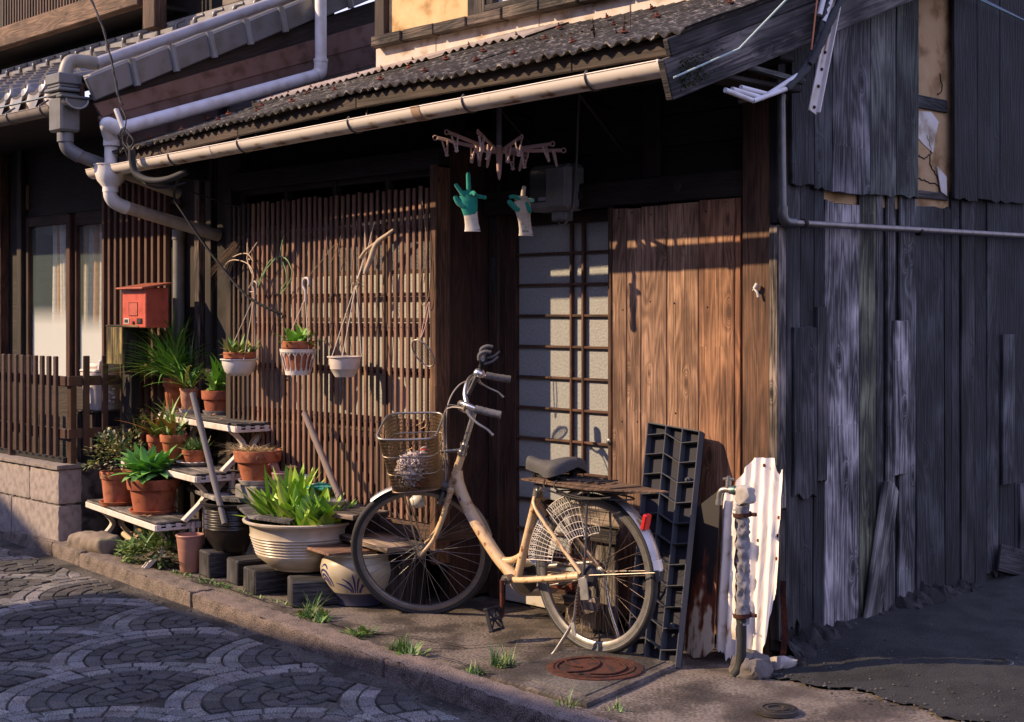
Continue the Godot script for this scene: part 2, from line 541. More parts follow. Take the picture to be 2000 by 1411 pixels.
func camera_and_light() -> void:
	var cam := Camera3D.new()
	cam.name = "camera"
	cam.projection = Camera3D.PROJECTION_FRUSTUM
	cam.near = 0.05
	cam.far = 400.0
	cam.size = 0.05 * 1411.0 / 2750.0
	cam.frustum_offset = Vector2(0, -0.05 * 95.5 / 2750.0)
	add_child(cam)
	cam.transform = Transform3D(Basis(V(.6939, 0, -.7201), V(0, 1, 0), V(.7201, 0, .6939)), V(3.336, 1.41, 4.695))
	cam.current = true
	var sun := DirectionalLight3D.new()
	sun.name = "sun"
	sun.light_energy = 1.6
	sun.light_color = C(1.0, .87, .70)
	sun.light_angular_distance = 0.55
	sun.shadow_enabled = true
	add_child(sun)
	sun.look_at_from_position(Vector3.ZERO, V(.87, -.79, -1), Vector3.UP)
	var sky := ProceduralSkyMaterial.new()
	sky.sky_top_color = C(.66, .70, .93)
	sky.sky_horizon_color = C(.88, .86, .93)
	sky.sky_curve = 0.2
	sky.ground_bottom_color = C(.3, .29, .28)
	sky.ground_horizon_color = C(.7, .7, .78)
	sky.sun_angle_max = 8.0
	var s := Sky.new()
	s.sky_material = sky
	var env := Environment.new()
	env.background_mode = Environment.BG_SKY
	env.sky = s
	env.background_energy_multiplier = 1.15
	env.tonemap_mode = Environment.TONE_MAPPER_LINEAR
	env.tonemap_exposure = 1.55
	env.sdfgi_enabled = true
	env.ssao_enabled = true
	env.ssil_enabled = true
	var we := WorldEnvironment.new()
	we.name = "world_environment"
	we.environment = env
	add_child(we)

# front edge of the kerb, as z over x
func kerb_z(x: float) -> float: return 1.222 + 0.094 * x if x > -4.3 else 0.818 + 0.07 * (x + 4.3)

# a worn block: a box whose faces are subdivided and pushed about
func rough_block(mb: MB, size: Vector3, at: Transform3D, amp: float, cell: float, round_r := 0.015, sd := 5, f := 9.0) -> void:
	var old := mb.xf
	mb.xf = old * at
	var h := size * 0.5
	var q := nz(sd, f, 3)
	var fn := func(p: Vector3) -> Vector3:
		var inner := Vector3(clampf(p.x, -h.x + round_r, h.x - round_r), clampf(p.y, -h.y + round_r, h.y - round_r), clampf(p.z, -h.z + round_r, h.z - round_r))
		var d := p - inner
		if d.length() > 0.0001: p = inner + d.normalized() * round_r
		var w: Vector3 = at * p
		return p + Vector3(q.get_noise_3d(w.x, w.y, w.z), q.get_noise_3d(w.x + 31, w.y, w.z), q.get_noise_3d(w.x, w.y, w.z + 47)) * amp
	for ax in 3:
		var a1 := (ax + 1) % 3
		var a2 := (ax + 2) % 3
		for sg in [-1.0, 1.0]:
			var f1 := func(u: float, v2: float) -> Vector3:
				var p := Vector3.ZERO
				p[ax] = sg * h[ax]
				p[a1] = lerpf(-h[a1], h[a1], u if sg > 0 else 1.0 - u)
				p[a2] = lerpf(-h[a2], h[a2], v2)
				return fn.call(p)
			mb.grid(clampi(int(size[a1] / cell), 2, 90), clampi(int(size[a2] / cell), 2, 40), f1, Vector2(size[a1], size[a2]))
	mb.xf = old

func ground() -> void:
	var g := MB.new(C(.09, .088, .09))
	g.quad(V(-60, -.13, -60), V(60, -.13, -60), V(60, -.13, 60), V(-60, -.13, 60), Vector3.UP, Vector2(0, 0), Vector2(120, 0), Vector2(120, 120), Vector2(0, 120))
	struct("ground", g, M.asphalt)
	# concrete footway between kerb and houses
	var q := nz(4, 1.3, 4)
	var p := MB.new(C(.155, .13, .115))
	var f := func(u: float, v: float) -> Vector3:
		var x := lerpf(-8.0, 2.4, u)
		var z := lerpf(-1.2, kerb_z(x) - 0.13, v)
		return V(x, q.get_noise_2d(x, z) * 0.006 + q.get_noise_2d(x * 6, z * 6) * 0.003, z)
	p.grid(200, 50, f, Vector2(10.4, 2.2))
	var fw := struct("footway", p, M.concrete)
	# cracks: open joints filled with dark dirt
	for k in [[V(-.73, 0, .36), V(-.85, 0, .5), V(-.98, 0, .62), V(-1.05, 0, .74), V(-1.2, 0, .9), V(-1.22, 0, 1.0)], [V(-1.05, 0, .74), V(-1.3, 0, .78), V(-1.55, 0, .86)], [V(-1.22, 0, .98), V(-.9, 0, .93), V(-.62, 0, 1.0)], [V(-.72, 0, .34), V(-.85, 0, .12), V(-.9, 0, -.05)], [V(-1.6, 0, .9), V(-2.4, 0, .82), V(-3.2, 0, .74), V(-3.7, 0, .72)]]:
		var cr := MB.new(C(.03, .027, .025))
		var pts := curve(k, 7)
		for i in pts.size() - 1:
			var a: Vector3 = pts[i]; var b: Vector3 = pts[i + 1]
			var s := (b - a).cross(Vector3.UP).normalized()
			var w0 := R(.002, .006); var w1 := R(.002, .006)
			var j := V(R(-.006, .006), 0, R(-.006, .006))
			pts[i + 1] = b + j
			b += j
			cr.quad(a - s * w0 + V(0, .0105, 0), a + s * w0 + V(0, .0105, 0), b + s * w1 + V(0, .0105, 0), b - s * w1 + V(0, .0105, 0), Vector3.UP)
		part(fw, "crack", cr, M.soil)
	# alley: darker, coarse asphalt beside the house, rising a little to the wall
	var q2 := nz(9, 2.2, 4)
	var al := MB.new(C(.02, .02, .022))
	var f2 := func(u: float, v: float) -> Vector3:
		var x := lerpf(-.02, 3.4, u)
		var z := lerpf(-5.0, .2 + .03 * sin(x * 9) + .02 * sin(x * 23) + q2.get_noise_1d(x * 30) * .03, v)
		var up := .0125 + .02 * smoothstep(.15, -.2, z) + .07 * smoothstep(.7, .0, x) * smoothstep(.1, -.5, z)
		return V(x, up + q2.get_noise_2d(x, z) * .012 + q2.get_noise_2d(x * 9, z * 9) * .004, z)
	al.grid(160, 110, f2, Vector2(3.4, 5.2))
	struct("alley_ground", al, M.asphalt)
	# loose grit and small stones on the alley and along the kerb
	var gt := MB.new()
	for i in 900:
		var x := R(.02, 2.6)
		var z := .2 - absf(rng.randfn(0, .55))
		if i % 3 == 0: z = .2 + rng.randfn(0, .05)
		if i > 620:
			x = R(-4.2, 1.2)
			z = kerb_z(x) + absf(rng.randfn(0, .04)) + .02
		var y := .014 + .02 * smoothstep(.15, -.2, z) if i <= 620 else -.072
		if i <= 620: y += .07 * smoothstep(.7, .0, x) * smoothstep(.1, -.5, z)
		gt.col = tint(C(.085, .078, .072), .5)
		var s := R(.002, .006) if i % 12 else R(.006, .011)
		gt.xf = T(V(x, y, z), R(0, 6), R(-.4, .4), R(-.4, .4))
		gt.lathe([Vector2(s, 0), Vector2(s * .8, s * .6), Vector2(0, s * .75)], 5, 0, TAU, -1.0)
	var gs := part(self, "loose_grit", gt, M.granite_tri)
	gs.set_meta("kind", "stuff")
	tag(gs, "loose grit and small stones scattered over the alley edge and the gutter", "gravel")
	# slab and cover of the inspection chamber
	var sl := MB.new(C(.14, .125, .115))
	var o := PackedVector2Array([Vector2(-.60, -1.02), Vector2(-.075, -1.04), Vector2(-.23, -.30), Vector2(-.74, -.32)])
	sl.prism(o, .018, Transform3D(Basis(V(1, 0, 0), V(0, 0, -1), V(0, 1, 0)), V(0, 0, 0)), .008)
	var st := struct("chamber_slab", sl, M.concrete)
	var rim := MB.new(C(.12, .11, .10))
	rim.prism(PackedVector2Array([Vector2(-.535, -.955), Vector2(-.15, -.965), Vector2(-.27, -.37), Vector2(-.665, -.385)]), .004, Transform3D(Basis(V(1, 0, 0), V(0, 0, -1), V(0, 1, 0)), V(0, .018, 0)), .002)
	part(st, "inner_slab", rim, M.concrete)
	manhole("manhole_cover", "rusty round manhole cover under the bicycle's rear stand", V(-.39, .022, .655), .19, C(.5, .42, .38), true)
	manhole("drain_cover", "small dark round iron cover in the sunlit footway at the corner", V(.417, .012, .587), .075, C(.12, .11, .11), false)
	manhole("drain_cover", "small dark round cover set in the shaded alley asphalt", V(.66, .03, -.52), .075, C(.12, .11, .11), false)

func manhole(called: String, label: String, at: Vector3, r: float, c: Color, big: bool) -> void:
	var t := thing(called, label, "manhole cover", at)
	var d := MB.new(c)
	d.xf = T(at)
	d.lathe([Vector2(r, -.01), Vector2(r, .003), Vector2(r - .004, .005), Vector2(r * .86, .005), Vector2(r * .85, .002), Vector2(0, .002)], 48)
	part(t, "disc", d, M.rust if big else M.steel)
	var rg := MB.new(c * .8)
	rg.xf = T(at)
	for k in [[0.85, .012], [.55, .01]] if not big else [[.82, .008]]:
		rg.lathe([Vector2(r * k[0] - k[1], .0025), Vector2(r * k[0] - k[1], .007), Vector2(r * k[0], .007), Vector2(r * k[0], .0025)], 40)
	part(t, "ring", rg, M.rust if big else M.steel)
	if big:
		for k in [[V(-.11, .006, -.1), V(-.02, .006, -.05), V(.02, .006, .06), V(-.02, .006, .14)], [V(.02, .006, -.12), V(.1, .006, -.07), V(.12, .006, .03), V(.06, .006, .09)], [V(-.14, .006, .02), V(-.08, .006, .05), V(-.03, .006, .04)]]:
			var rb := MB.new(c * .7)
			var pts := []
			for p in curve(k, 6): pts.append(p + at)
			rb.tube(pts, .004, 5)
			part(t, "rib", rb, M.rust)
		for x in [.03, .065]:
			var ho := MB.new(C(.01, .01, .01))
			ho.xf = T(at + V(x, .0055, .115))
			ho.lathe([Vector2(.013, 0), Vector2(0, .0005)], 12)
			part(t, "keyhole", ho, M.soil)

func road() -> void:
	var base := MB.new(C(.085, .076, .068))
	var q := nz(14, 1.5, 4)
	var f := func(u: float, v: float) -> Vector3:
		var x := lerpf(-12.0, 4.0, u)
		var z := lerpf(kerb_z(x) - .02, 5.5, v)
		return V(x, -.079 + .008 * smoothstep(.14, .02, z - kerb_z(x)) + q.get_noise_2d(x * 3, z * 3) * .002, z)
	base.grid(200, 60, f, Vector2(16, 4.5))
	var rd := struct("road", base, M.concrete)
	var rr := .53
	var stones := []
	var eye := V(3.336, 1.41, 4.695)
	var circles := func(cx: float, cz: float, r: float) -> PackedVector2Array:
		var out := PackedVector2Array()
		for i in 44: out.append(Vector2(cx + cos(TAU * i / 44) * r, cz + sin(TAU * i / 44) * r))
		return out
	var strip := PackedVector2Array()
	for i in 31:
		var x := -7.6 + i * .32
		strip.append(Vector2(x, kerb_z(x) + .10 + R(-.03, .03)))
	strip.append(Vector2(2.0, 3.5)); strip.append(Vector2(-7.6, 3.5))
	var lay := func(poly: PackedVector2Array, ca: PackedVector2Array, cb: PackedVector2Array, light: bool) -> void:
		var todo := [poly]
		for cl in [ca, cb]:
			var nx := []
			for pg in todo: nx.append_array(Geometry2D.clip_polygons(pg, cl))
			todo = nx
		for pg in todo:
			for p2 in Geometry2D.intersect_polygons(pg, strip):
				for p3 in Geometry2D.offset_polygon(p2, -.0052, Geometry2D.JOIN_MITER):
					var ar := 0.0
					var mid := Vector2.ZERO
					for i in p3.size():
						var b: Vector2 = p3[(i + 1) % p3.size()]
						ar += p3[i].cross(b) * .5
						mid += p3[i] / p3.size()
					if absf(ar) < .0006: continue
					var e := eye - V(mid.x, -.07, mid.y)
					var dep: float = e.x * .7201 + e.z * .6939
					var cxv: float = -(e.x * .6939 - e.z * .7201)
					var seen := dep > .5 and absf(cxv / dep) < .37 and 1.48 / dep < .295
					stones.append([dep if seen else dep + 100.0, p3, light, R(-.004, .002)])
	for k in range(-12, 9):
		var cx := -2.06 + .47 * k
		for m in range(-2, 4):
			var cz := 1.51 + (posmod(k, 2)) * .47 + .94 * m
			if cz < .4 or cz > 3.9: continue
			var ca: PackedVector2Array = circles.call(cx + .47, cz - .47, rr + .003)
			var cb: PackedVector2Array = circles.call(cx + .47, cz + .47, rr + .003)
			var heart: PackedVector2Array = circles.call(cx, cz, rr - 6 * .0715)
			for gi in range(-4, 5):
				for gj in range(-4, 5):
					var ox := gi * .072
					var oz := gj * .115 + (gi & 1) * .05
					var cell := PackedVector2Array([Vector2(cx + ox, cz + oz), Vector2(cx + ox + .072, cz + oz), Vector2(cx + ox + .072, cz + oz + .115), Vector2(cx + ox, cz + oz + .115)])
					for pg in Geometry2D.intersect_polygons(cell, heart): lay.call(pg, ca, cb, false)
			for j in 7:
				var r1 := rr - j * .0715
				var r0 := maxf(r1 - .0715, .002)
				if r1 < .14: break
				var nn := maxi(3, int(TAU * r1 / .125))
				var ph := R(0, TAU)
				for s in nn:
					var a0 := ph + TAU * s / nn + R(-.1, .1) / nn
					var a1 := ph + TAU * (s + 1) / nn + R(-.1, .1) / nn
					var am := (a0 + a1) * .5
					if cos(am) > .75: continue
					var poly := PackedVector2Array()
					for w in [0.0, .33, .67, 1.0]: poly.append(Vector2(cx, cz) + Vector2.from_angle(lerpf(a0, a1, w)) * r1)
					for w in [1.0, .5, 0.0]: poly.append(Vector2(cx, cz) + Vector2.from_angle(lerpf(a0, a1, w)) * r0)
					lay.call(poly, ca, cb, j < 2)
	stones.sort_custom(func(a, b): return a[0] < b[0])
	var far := MB.new()
	for i in stones.size():
		var s: Array = stones[i]
		var c := tint(C(.25, .235, .225), .3) if s[2] else tint(C(.088, .083, .08), .38)
		var mb := far if i >= 300 else MB.new()
		mb.col = c
		mb.uo = UVO()
		mb.prism(s[1], .016, Transform3D(Basis(V(1, 0, 0), V(0, 0, 1), V(0, 1, 0)), V(0, -.086 + s[3], 0)), .003)
		if i < 300: part(rd, "paving_stone", mb, M.paving)
	var fs := part(rd, "paving_stones", far, M.paving)
	fs.set_meta("kind", "stuff")

func kerb() -> void:
	var kb := Node3D.new()
	kb.name = "kerb"
	kb.set_meta("kind", "structure")
	add_child(kb)
	var xs := [-9.5, -7.9, -6.4, -4.75, -4.32, -2.86, -1.13, .14, 1.5, 3.0]
	for i in xs.size() - 1:
		var a := V(xs[i] + .006, 0, kerb_z(xs[i]))
		var b := V(xs[i + 1] - .006, 0, kerb_z(xs[i + 1]))
		var mb := MB.new(tint(C(.25, .195, .165), .1))
		var ang := atan2(-(b.z - a.z), b.x - a.x)
		var L := a.distance_to(b)
		rough_block(mb, V(L, .26, .14), T((a + b) * .5 + V(0, -.12 + R(-.006, .006), -.07 + R(-.006, .006)), ang), .009, .018, .016, 30 + i, 38.0)
		part(kb, "kerb_stone", mb, M.kerb_stone)

var house: Node3D
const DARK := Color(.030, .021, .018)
func boxp(parent: Node, called: String, a: Vector3, b: Vector3, c: Color, m: Material, ch := 0.004, rz := 0.0, label := "") -> MeshInstance3D:
	var mb := MB.new(c, UVO())
	mb.box((b - a).abs(), T((a + b) * .5, 0, 0, rz), ch)
	return part(parent, called, mb, m, label)

# a board standing in the plane x = const (its face looks along +x); z0..z1, y0..y1, ragged ends
func side_board(parent: Node, called: String, z0: float, z1: float, y0: float, y1: float, x: float, th: float, c: Color, rag := .012, lean := 0.0, label := "") -> void:
	var mb := MB.new(c, UVO())
	var w := absf(z1 - z0) * .5 - .0015
	var h := y1 - y0
	var p := PackedVector2Array()
	var n := 5
	for i in n + 1: p.append(Vector2(lerpf(-w, w, float(i) / n), -h * .5 + R(-rag, rag)))
	for i in range(1, 6): p.append(Vector2(w + R(-.003, .002), lerpf(-h * .5, h * .5, i / 6.0)))
	for i in 4: p.append(Vector2(lerpf(w, -w, i / 3.0), h * .5 + R(-rag, rag) * .4))
	for i in range(1, 6): p.append(Vector2(-w + R(-.002, .003), lerpf(h * .5, -h * .5, i / 6.0)))
	mb.prism(p, th, Transform3D(Basis(V(0, 0, -1), V(0, 1, 0), V(1, 0, 0)).rotated(V(1, 0, 0), lean) .rotated(V(0, 0, 1), R(-.004, .004)).rotated(V(0, 1, 0), R(-.012, .012)), V(x, (y0 + y1) * .5, (z0 + z1) * .5)), .002)
	part(parent, called, mb, M.weathered_wood, label)

func roof_y(z: float, x := 0.0) -> float: return 2.69 - .371 * z - .085 * clampf((-1.75 - x) / 2.1, 0.0, 1.1)

func house_walls() -> void:
	house = thing("old_wooden_house", "weathered single-roofed wooden house with lattice bay, sliding door and lean-to roof", "house", V(-1.9, 0, -.5))
	# backing that keeps light out
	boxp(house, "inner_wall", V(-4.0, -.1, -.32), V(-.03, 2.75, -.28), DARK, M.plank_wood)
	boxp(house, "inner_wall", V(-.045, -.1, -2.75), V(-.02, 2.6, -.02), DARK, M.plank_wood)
	# corner post and its pale trim
	boxp(house, "corner_post", V(-.167, -.05, -.16), V(-.022, 2.56, .012), C(.17, .095, .06), M.plank_wood, .008)
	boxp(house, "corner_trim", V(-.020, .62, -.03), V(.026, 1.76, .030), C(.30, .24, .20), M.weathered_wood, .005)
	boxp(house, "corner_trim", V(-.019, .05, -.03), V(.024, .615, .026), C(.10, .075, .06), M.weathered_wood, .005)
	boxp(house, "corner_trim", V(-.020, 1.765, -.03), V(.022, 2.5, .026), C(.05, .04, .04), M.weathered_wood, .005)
	var cl := MB.new(C(.5, .48, .44))
	cl.tube([V(-.10, 1.50, .02), V(-.085, 1.505, .035), V(-.075, 1.49, .03), V(-.07, 1.47, .03)], .006, 6)
	cl.tube([V(-.085, 1.505, .035), V(-.075, 1.525, .03)], .009, 6)
	part(house, "insulator", cl, M.plain)
	# plank panel
	var xs := [-.890, -.802, -.719, -.573, -.400, -.212, -.181]
	var cs := [C(.36, .245, .19), C(.41, .285, .22), C(.42, .29, .22), C(.50, .34, .245), C(.42, .245, .15), C(.33, .17, .095)]
	var tops := [1.872, 1.868, 1.874, 1.876, 1.882, 1.883]
	for i in 6:
		var mb := MB.new(cs[i], UVO())
		var w: float = xs[i + 1] - xs[i] - .003
		mb.box(V(w, tops[i] - .06, .022), T(V((xs[i] + xs[i + 1]) * .5, (tops[i] + .06) * .5, -.009 + R(-.003, .001)), R(-.012, .012)), .003)
		part(house, "panel_plank", mb, M.plank_wood)
	boxp(house, "panel_edge", V(-.915, .05, -.06), V(-.892, 1.88, .004), C(.15, .08, .05), M.plank_wood)
	for yy in [1.83, 1.45, .95, .5]:
		for i in 5:
			if rng.randf() < .75:
				var nl := MB.new(C(.02, .015, .015))
				nl.xf = Transform3D(Basis(V(1, 0, 0), V(0, 0, 1), V(0, -1, 0)), V(xs[i] + R(.03, .07), yy + R(-.03, .03), .002))
				nl.lathe([Vector2(.004, 0), Vector2(.003, .002), Vector2(0, .0025)], 8)
				part(house, "nail", nl, M.rust)
	# head of the doorway and the dark wall over it
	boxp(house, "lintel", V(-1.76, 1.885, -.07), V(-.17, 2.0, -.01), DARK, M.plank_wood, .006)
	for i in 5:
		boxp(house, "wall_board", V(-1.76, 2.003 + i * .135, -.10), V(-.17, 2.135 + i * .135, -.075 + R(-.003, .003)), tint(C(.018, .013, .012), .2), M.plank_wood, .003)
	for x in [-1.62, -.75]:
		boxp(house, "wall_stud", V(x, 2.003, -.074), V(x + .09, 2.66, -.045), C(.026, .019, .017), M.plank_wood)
	for p in [[-1.10, 1.945], [-.52, 1.95]]:
		var kn := MB.new(C(.05, .045, .045))
		kn.xf = Transform3D(Basis(V(1, 0, 0), V(0, 0, 1), V(0, -1, 0)), V(p[0], p[1], -.01))
		kn.lathe([Vector2(.022, 0), Vector2(.02, .006), Vector2(0, .008)], 14)
		part(house, "wood_plug", kn, M.plank_wood)

func lattice_bay() -> void:
	var x0 := -3.534
	var x1 := -1.80
	# posts, sill, head
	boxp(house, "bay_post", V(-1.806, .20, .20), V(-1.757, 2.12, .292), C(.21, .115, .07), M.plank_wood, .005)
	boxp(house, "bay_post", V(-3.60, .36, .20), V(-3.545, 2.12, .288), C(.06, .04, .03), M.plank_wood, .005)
	boxp(house, "bay_sill", V(-3.60, .30, -.1), V(-1.755, .385, .285), C(.15, .095, .065), M.plank_wood, .006)
	boxp(house, "bay_head", V(-3.60, 2.10, .18), V(-1.757, 2.20, .282), C(.022, .017, .016), M.plank_wood, .005)
	# wide boards on the bay's right side and the post where it meets the house
	boxp(house, "bay_side_board", V(-1.785, .02, .055), V(-1.766, 2.30, .199), C(.085, .036, .022), M.plank_wood, .003)
	boxp(house, "bay_side_board", V(-1.787, .02, -.10), V(-1.768, 2.30, .053), C(.07, .03, .02), M.plank_wood, .003)
	boxp(house, "door_post", V(-1.765, -.02, -.17), V(-1.69, 2.30, -.055), C(.085, .045, .03), M.plank_wood, .006)
	boxp(house, "bay_side_strip", V(-1.764, .9, .19), V(-1.752, 2.3, .205), C(.06, .03, .02), M.plank_wood, .002)
	# slats
	var n := 36
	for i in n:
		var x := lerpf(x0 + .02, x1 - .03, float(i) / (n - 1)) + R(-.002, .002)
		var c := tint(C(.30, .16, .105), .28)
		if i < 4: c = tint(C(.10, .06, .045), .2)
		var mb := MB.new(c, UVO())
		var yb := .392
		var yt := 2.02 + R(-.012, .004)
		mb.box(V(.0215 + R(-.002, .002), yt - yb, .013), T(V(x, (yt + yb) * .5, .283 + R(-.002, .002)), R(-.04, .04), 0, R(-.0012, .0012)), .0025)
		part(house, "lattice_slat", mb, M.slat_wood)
	var rails := [[1.83, .022], [1.50, .018], [1.336, .040], [1.124, .018], [.865, .036], [.77, .018], [.45, .03]]
	for r in rails:
		var mb := MB.new(C(.14, .08, .055), UVO())
		mb.box(V(x1 - x0 + .03, r[1], .018), T(V((x0 + x1) * .5, r[0] + R(-.004, .004), .267), 0, 0, R(-.002, .004)), .002)
		part(house, "lattice_rail", mb, M.slat_wood)
	# nail heads on the slats
	for r in [1.83, 1.336, .865]:
		var mb := MB.new(C(.25, .22, .2))
		for i in n:
			var x := lerpf(x0 + .02, x1 - .03, float(i) / (n - 1))
			mb.xf = Transform3D(Basis(V(1, 0, 0), V(0, 0, 1), V(0, -1, 0)), V(x + R(-.003, .003), r + R(-.006, .006), .2895))
			mb.lathe([Vector2(.0038, 0), Vector2(.003, .0022), Vector2(0, .0026)], 6)
		var ob := part(house, "nail_row", mb, M.steel)
		ob.set_meta("kind", "stuff")
	# sliding windows behind: frames and pale panes, top row coloured dark for gutter shade
	for k in 4:
		var a := -3.53 + k * .44
		var fr := C(.05, .035, .03)
		boxp(house, "window_stile", V(a, .80, .205), V(a + .035, 2.1, .240), fr, M.plank_wood, .003)
		for rr in [[.80, .05], [1.10, .02], [1.36, .02], [1.60, .02], [1.86, .03], [2.07, .04]]:
			boxp(house, "window_rail", V(a + .036, rr[0], .208), V(a + .439, rr[0] + rr[1], .238), fr, M.plank_wood, .003)
		var ys := [.85, 1.12, 1.38, 1.62, 1.89]
		for j in 4:
			var g := MB.new(C(.42, .44, .40) if j < 3 else C(.09, .1, .12), UVO())
			g.box(V(.402, ys[j + 1] - ys[j] - .021, .004), T(V(a + .2375, (ys[j] + ys[j + 1] - .019) * .5, .234)))
			part(house, "window_pane", g, M.obscure_glass)
	for i in 9:
		boxp(house, "apron_board", V(-3.53 + i * .193, .386, .215), V(-3.53 + i * .193 + .19, .798, .235), tint(C(.06, .04, .032), .25), M.plank_wood, .003)
	# wall under the bay
	for i in 10:
		boxp(house, "base_board", V(-3.6 + i * .183, -.03, -.13), V(-3.6 + i * .183 + .18, .30, -.11), tint(C(.03, .024, .022), .25), M.plank_wood, .003)
	for x in [-3.55, -2.65, -1.85]:
		boxp(house, "bay_leg", V(x, -.02, .10), V(x + .075, .30, .19), C(.05, .036, .03), M.plank_wood, .005)
	# dark wall and boards over the bay, and the strip between the two houses
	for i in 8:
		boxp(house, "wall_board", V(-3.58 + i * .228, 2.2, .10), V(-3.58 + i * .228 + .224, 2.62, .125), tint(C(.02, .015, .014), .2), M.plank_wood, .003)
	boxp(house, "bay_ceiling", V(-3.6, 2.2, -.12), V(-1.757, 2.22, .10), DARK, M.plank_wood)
	boxp(house, "bay_side_board", V(-3.60, .36, -.1), V(-3.58, 2.2, .199), DARK, M.plank_wood)
	boxp(house, "party_wall", V(-3.99, 0, .02), V(-3.605, 2.64, .10), C(.035, .03, .028), M.plaster)
	boxp(house, "party_post", V(-3.74, 0, .10), V(-3.63, 2.6, .17), C(.04, .028, .022), M.plank_wood, .005)

func front_door() -> void:
	var z := -.12
	var wood := C(.115, .058, .038)
	boxp(house, "door_stile", V(-1.69, 0, z - .02), V(-1.615, 1.885, z + .022), wood * .8, M.plank_wood, .003)
	boxp(house, "door_stile", V(-1.0, 0, z - .02), V(-.93, 1.885, z + .022), wood, M.plank_wood, .003)
	boxp(house, "door_rail", V(-1.614, 1.83, z - .019), V(-1.001, 1.885, z + .02), wood * .5, M.plank_wood, .003)
	boxp(house, "door_rail", V(-1.614, .06, z - .019), V(-1.001, .205, z + .02), wood * .8, M.plank_wood, .003)
	var ys := [.205]
	for k in 11: ys.append(.354 + .1485 * k if k < 10 else 1.83)
	for i in range(1, ys.size() - 1):
		boxp(house, "door_bar", V(-1.614, ys[i] - .006, z - .004), V(-1.001, ys[i] + .006, z + .014), wood * 1.15, M.plank_wood, .002)
	for x in [-1.246, -1.170]:
		boxp(house, "door_bar", V(x - .0075, .206, z - .003), V(x + .0075, 1.829, z + .0175), wood * 1.2, M.plank_wood, .002)
	var xs := [-1.615, -1.246, -1.17, -1.0]
	for i in ys.size() - 1:
		for j in 3:
			var g := MB.new(C(.36, .365, .36), UVO())
			g.box(V(xs[j + 1] - xs[j] - .001, ys[i + 1] - ys[i] - .001, .004), T(V((xs[j] + xs[j + 1]) * .5, (ys[i] + ys[i + 1]) * .5, z - .007)))
			part(house, "glass_pane", g, M.obscure_glass)
	boxp(house, "door_track", V(-1.69, -.01, -.16), V(-.9, .03, -.055), C(.16, .11, .08), M.plank_wood, .004)
	boxp(house, "door_sill", V(-1.62, .01, -.052), V(-.95, .085, -.036), C(.50, .47, .45), M.old_white_paint, .002)
	var lk := MB.new(C(.3, .28, .25))
	lk.xf = Transform3D(Basis(V(1, 0, 0), V(0, 0, 1), V(0, -1, 0)), V(-.905, .83, .004))
	lk.lathe([Vector2(.014, 0), Vector2(.013, .006), Vector2(.006, .008), Vector2(.006, .012), Vector2(0, .013)], 12)
	part(house, "door_lock", lk, M.steel)
	boxp(house, "name_plate", V(-1.745, 1.5, -.054), V(-1.705, 1.68, -.048), C(.04, .05, .06), M.plank_wood, .001)
	boxp(house, "name_plate", V(-1.742, 1.78, -.054), V(-1.708, 1.92, -.048), C(.03, .035, .045), M.plank_wood, .001)

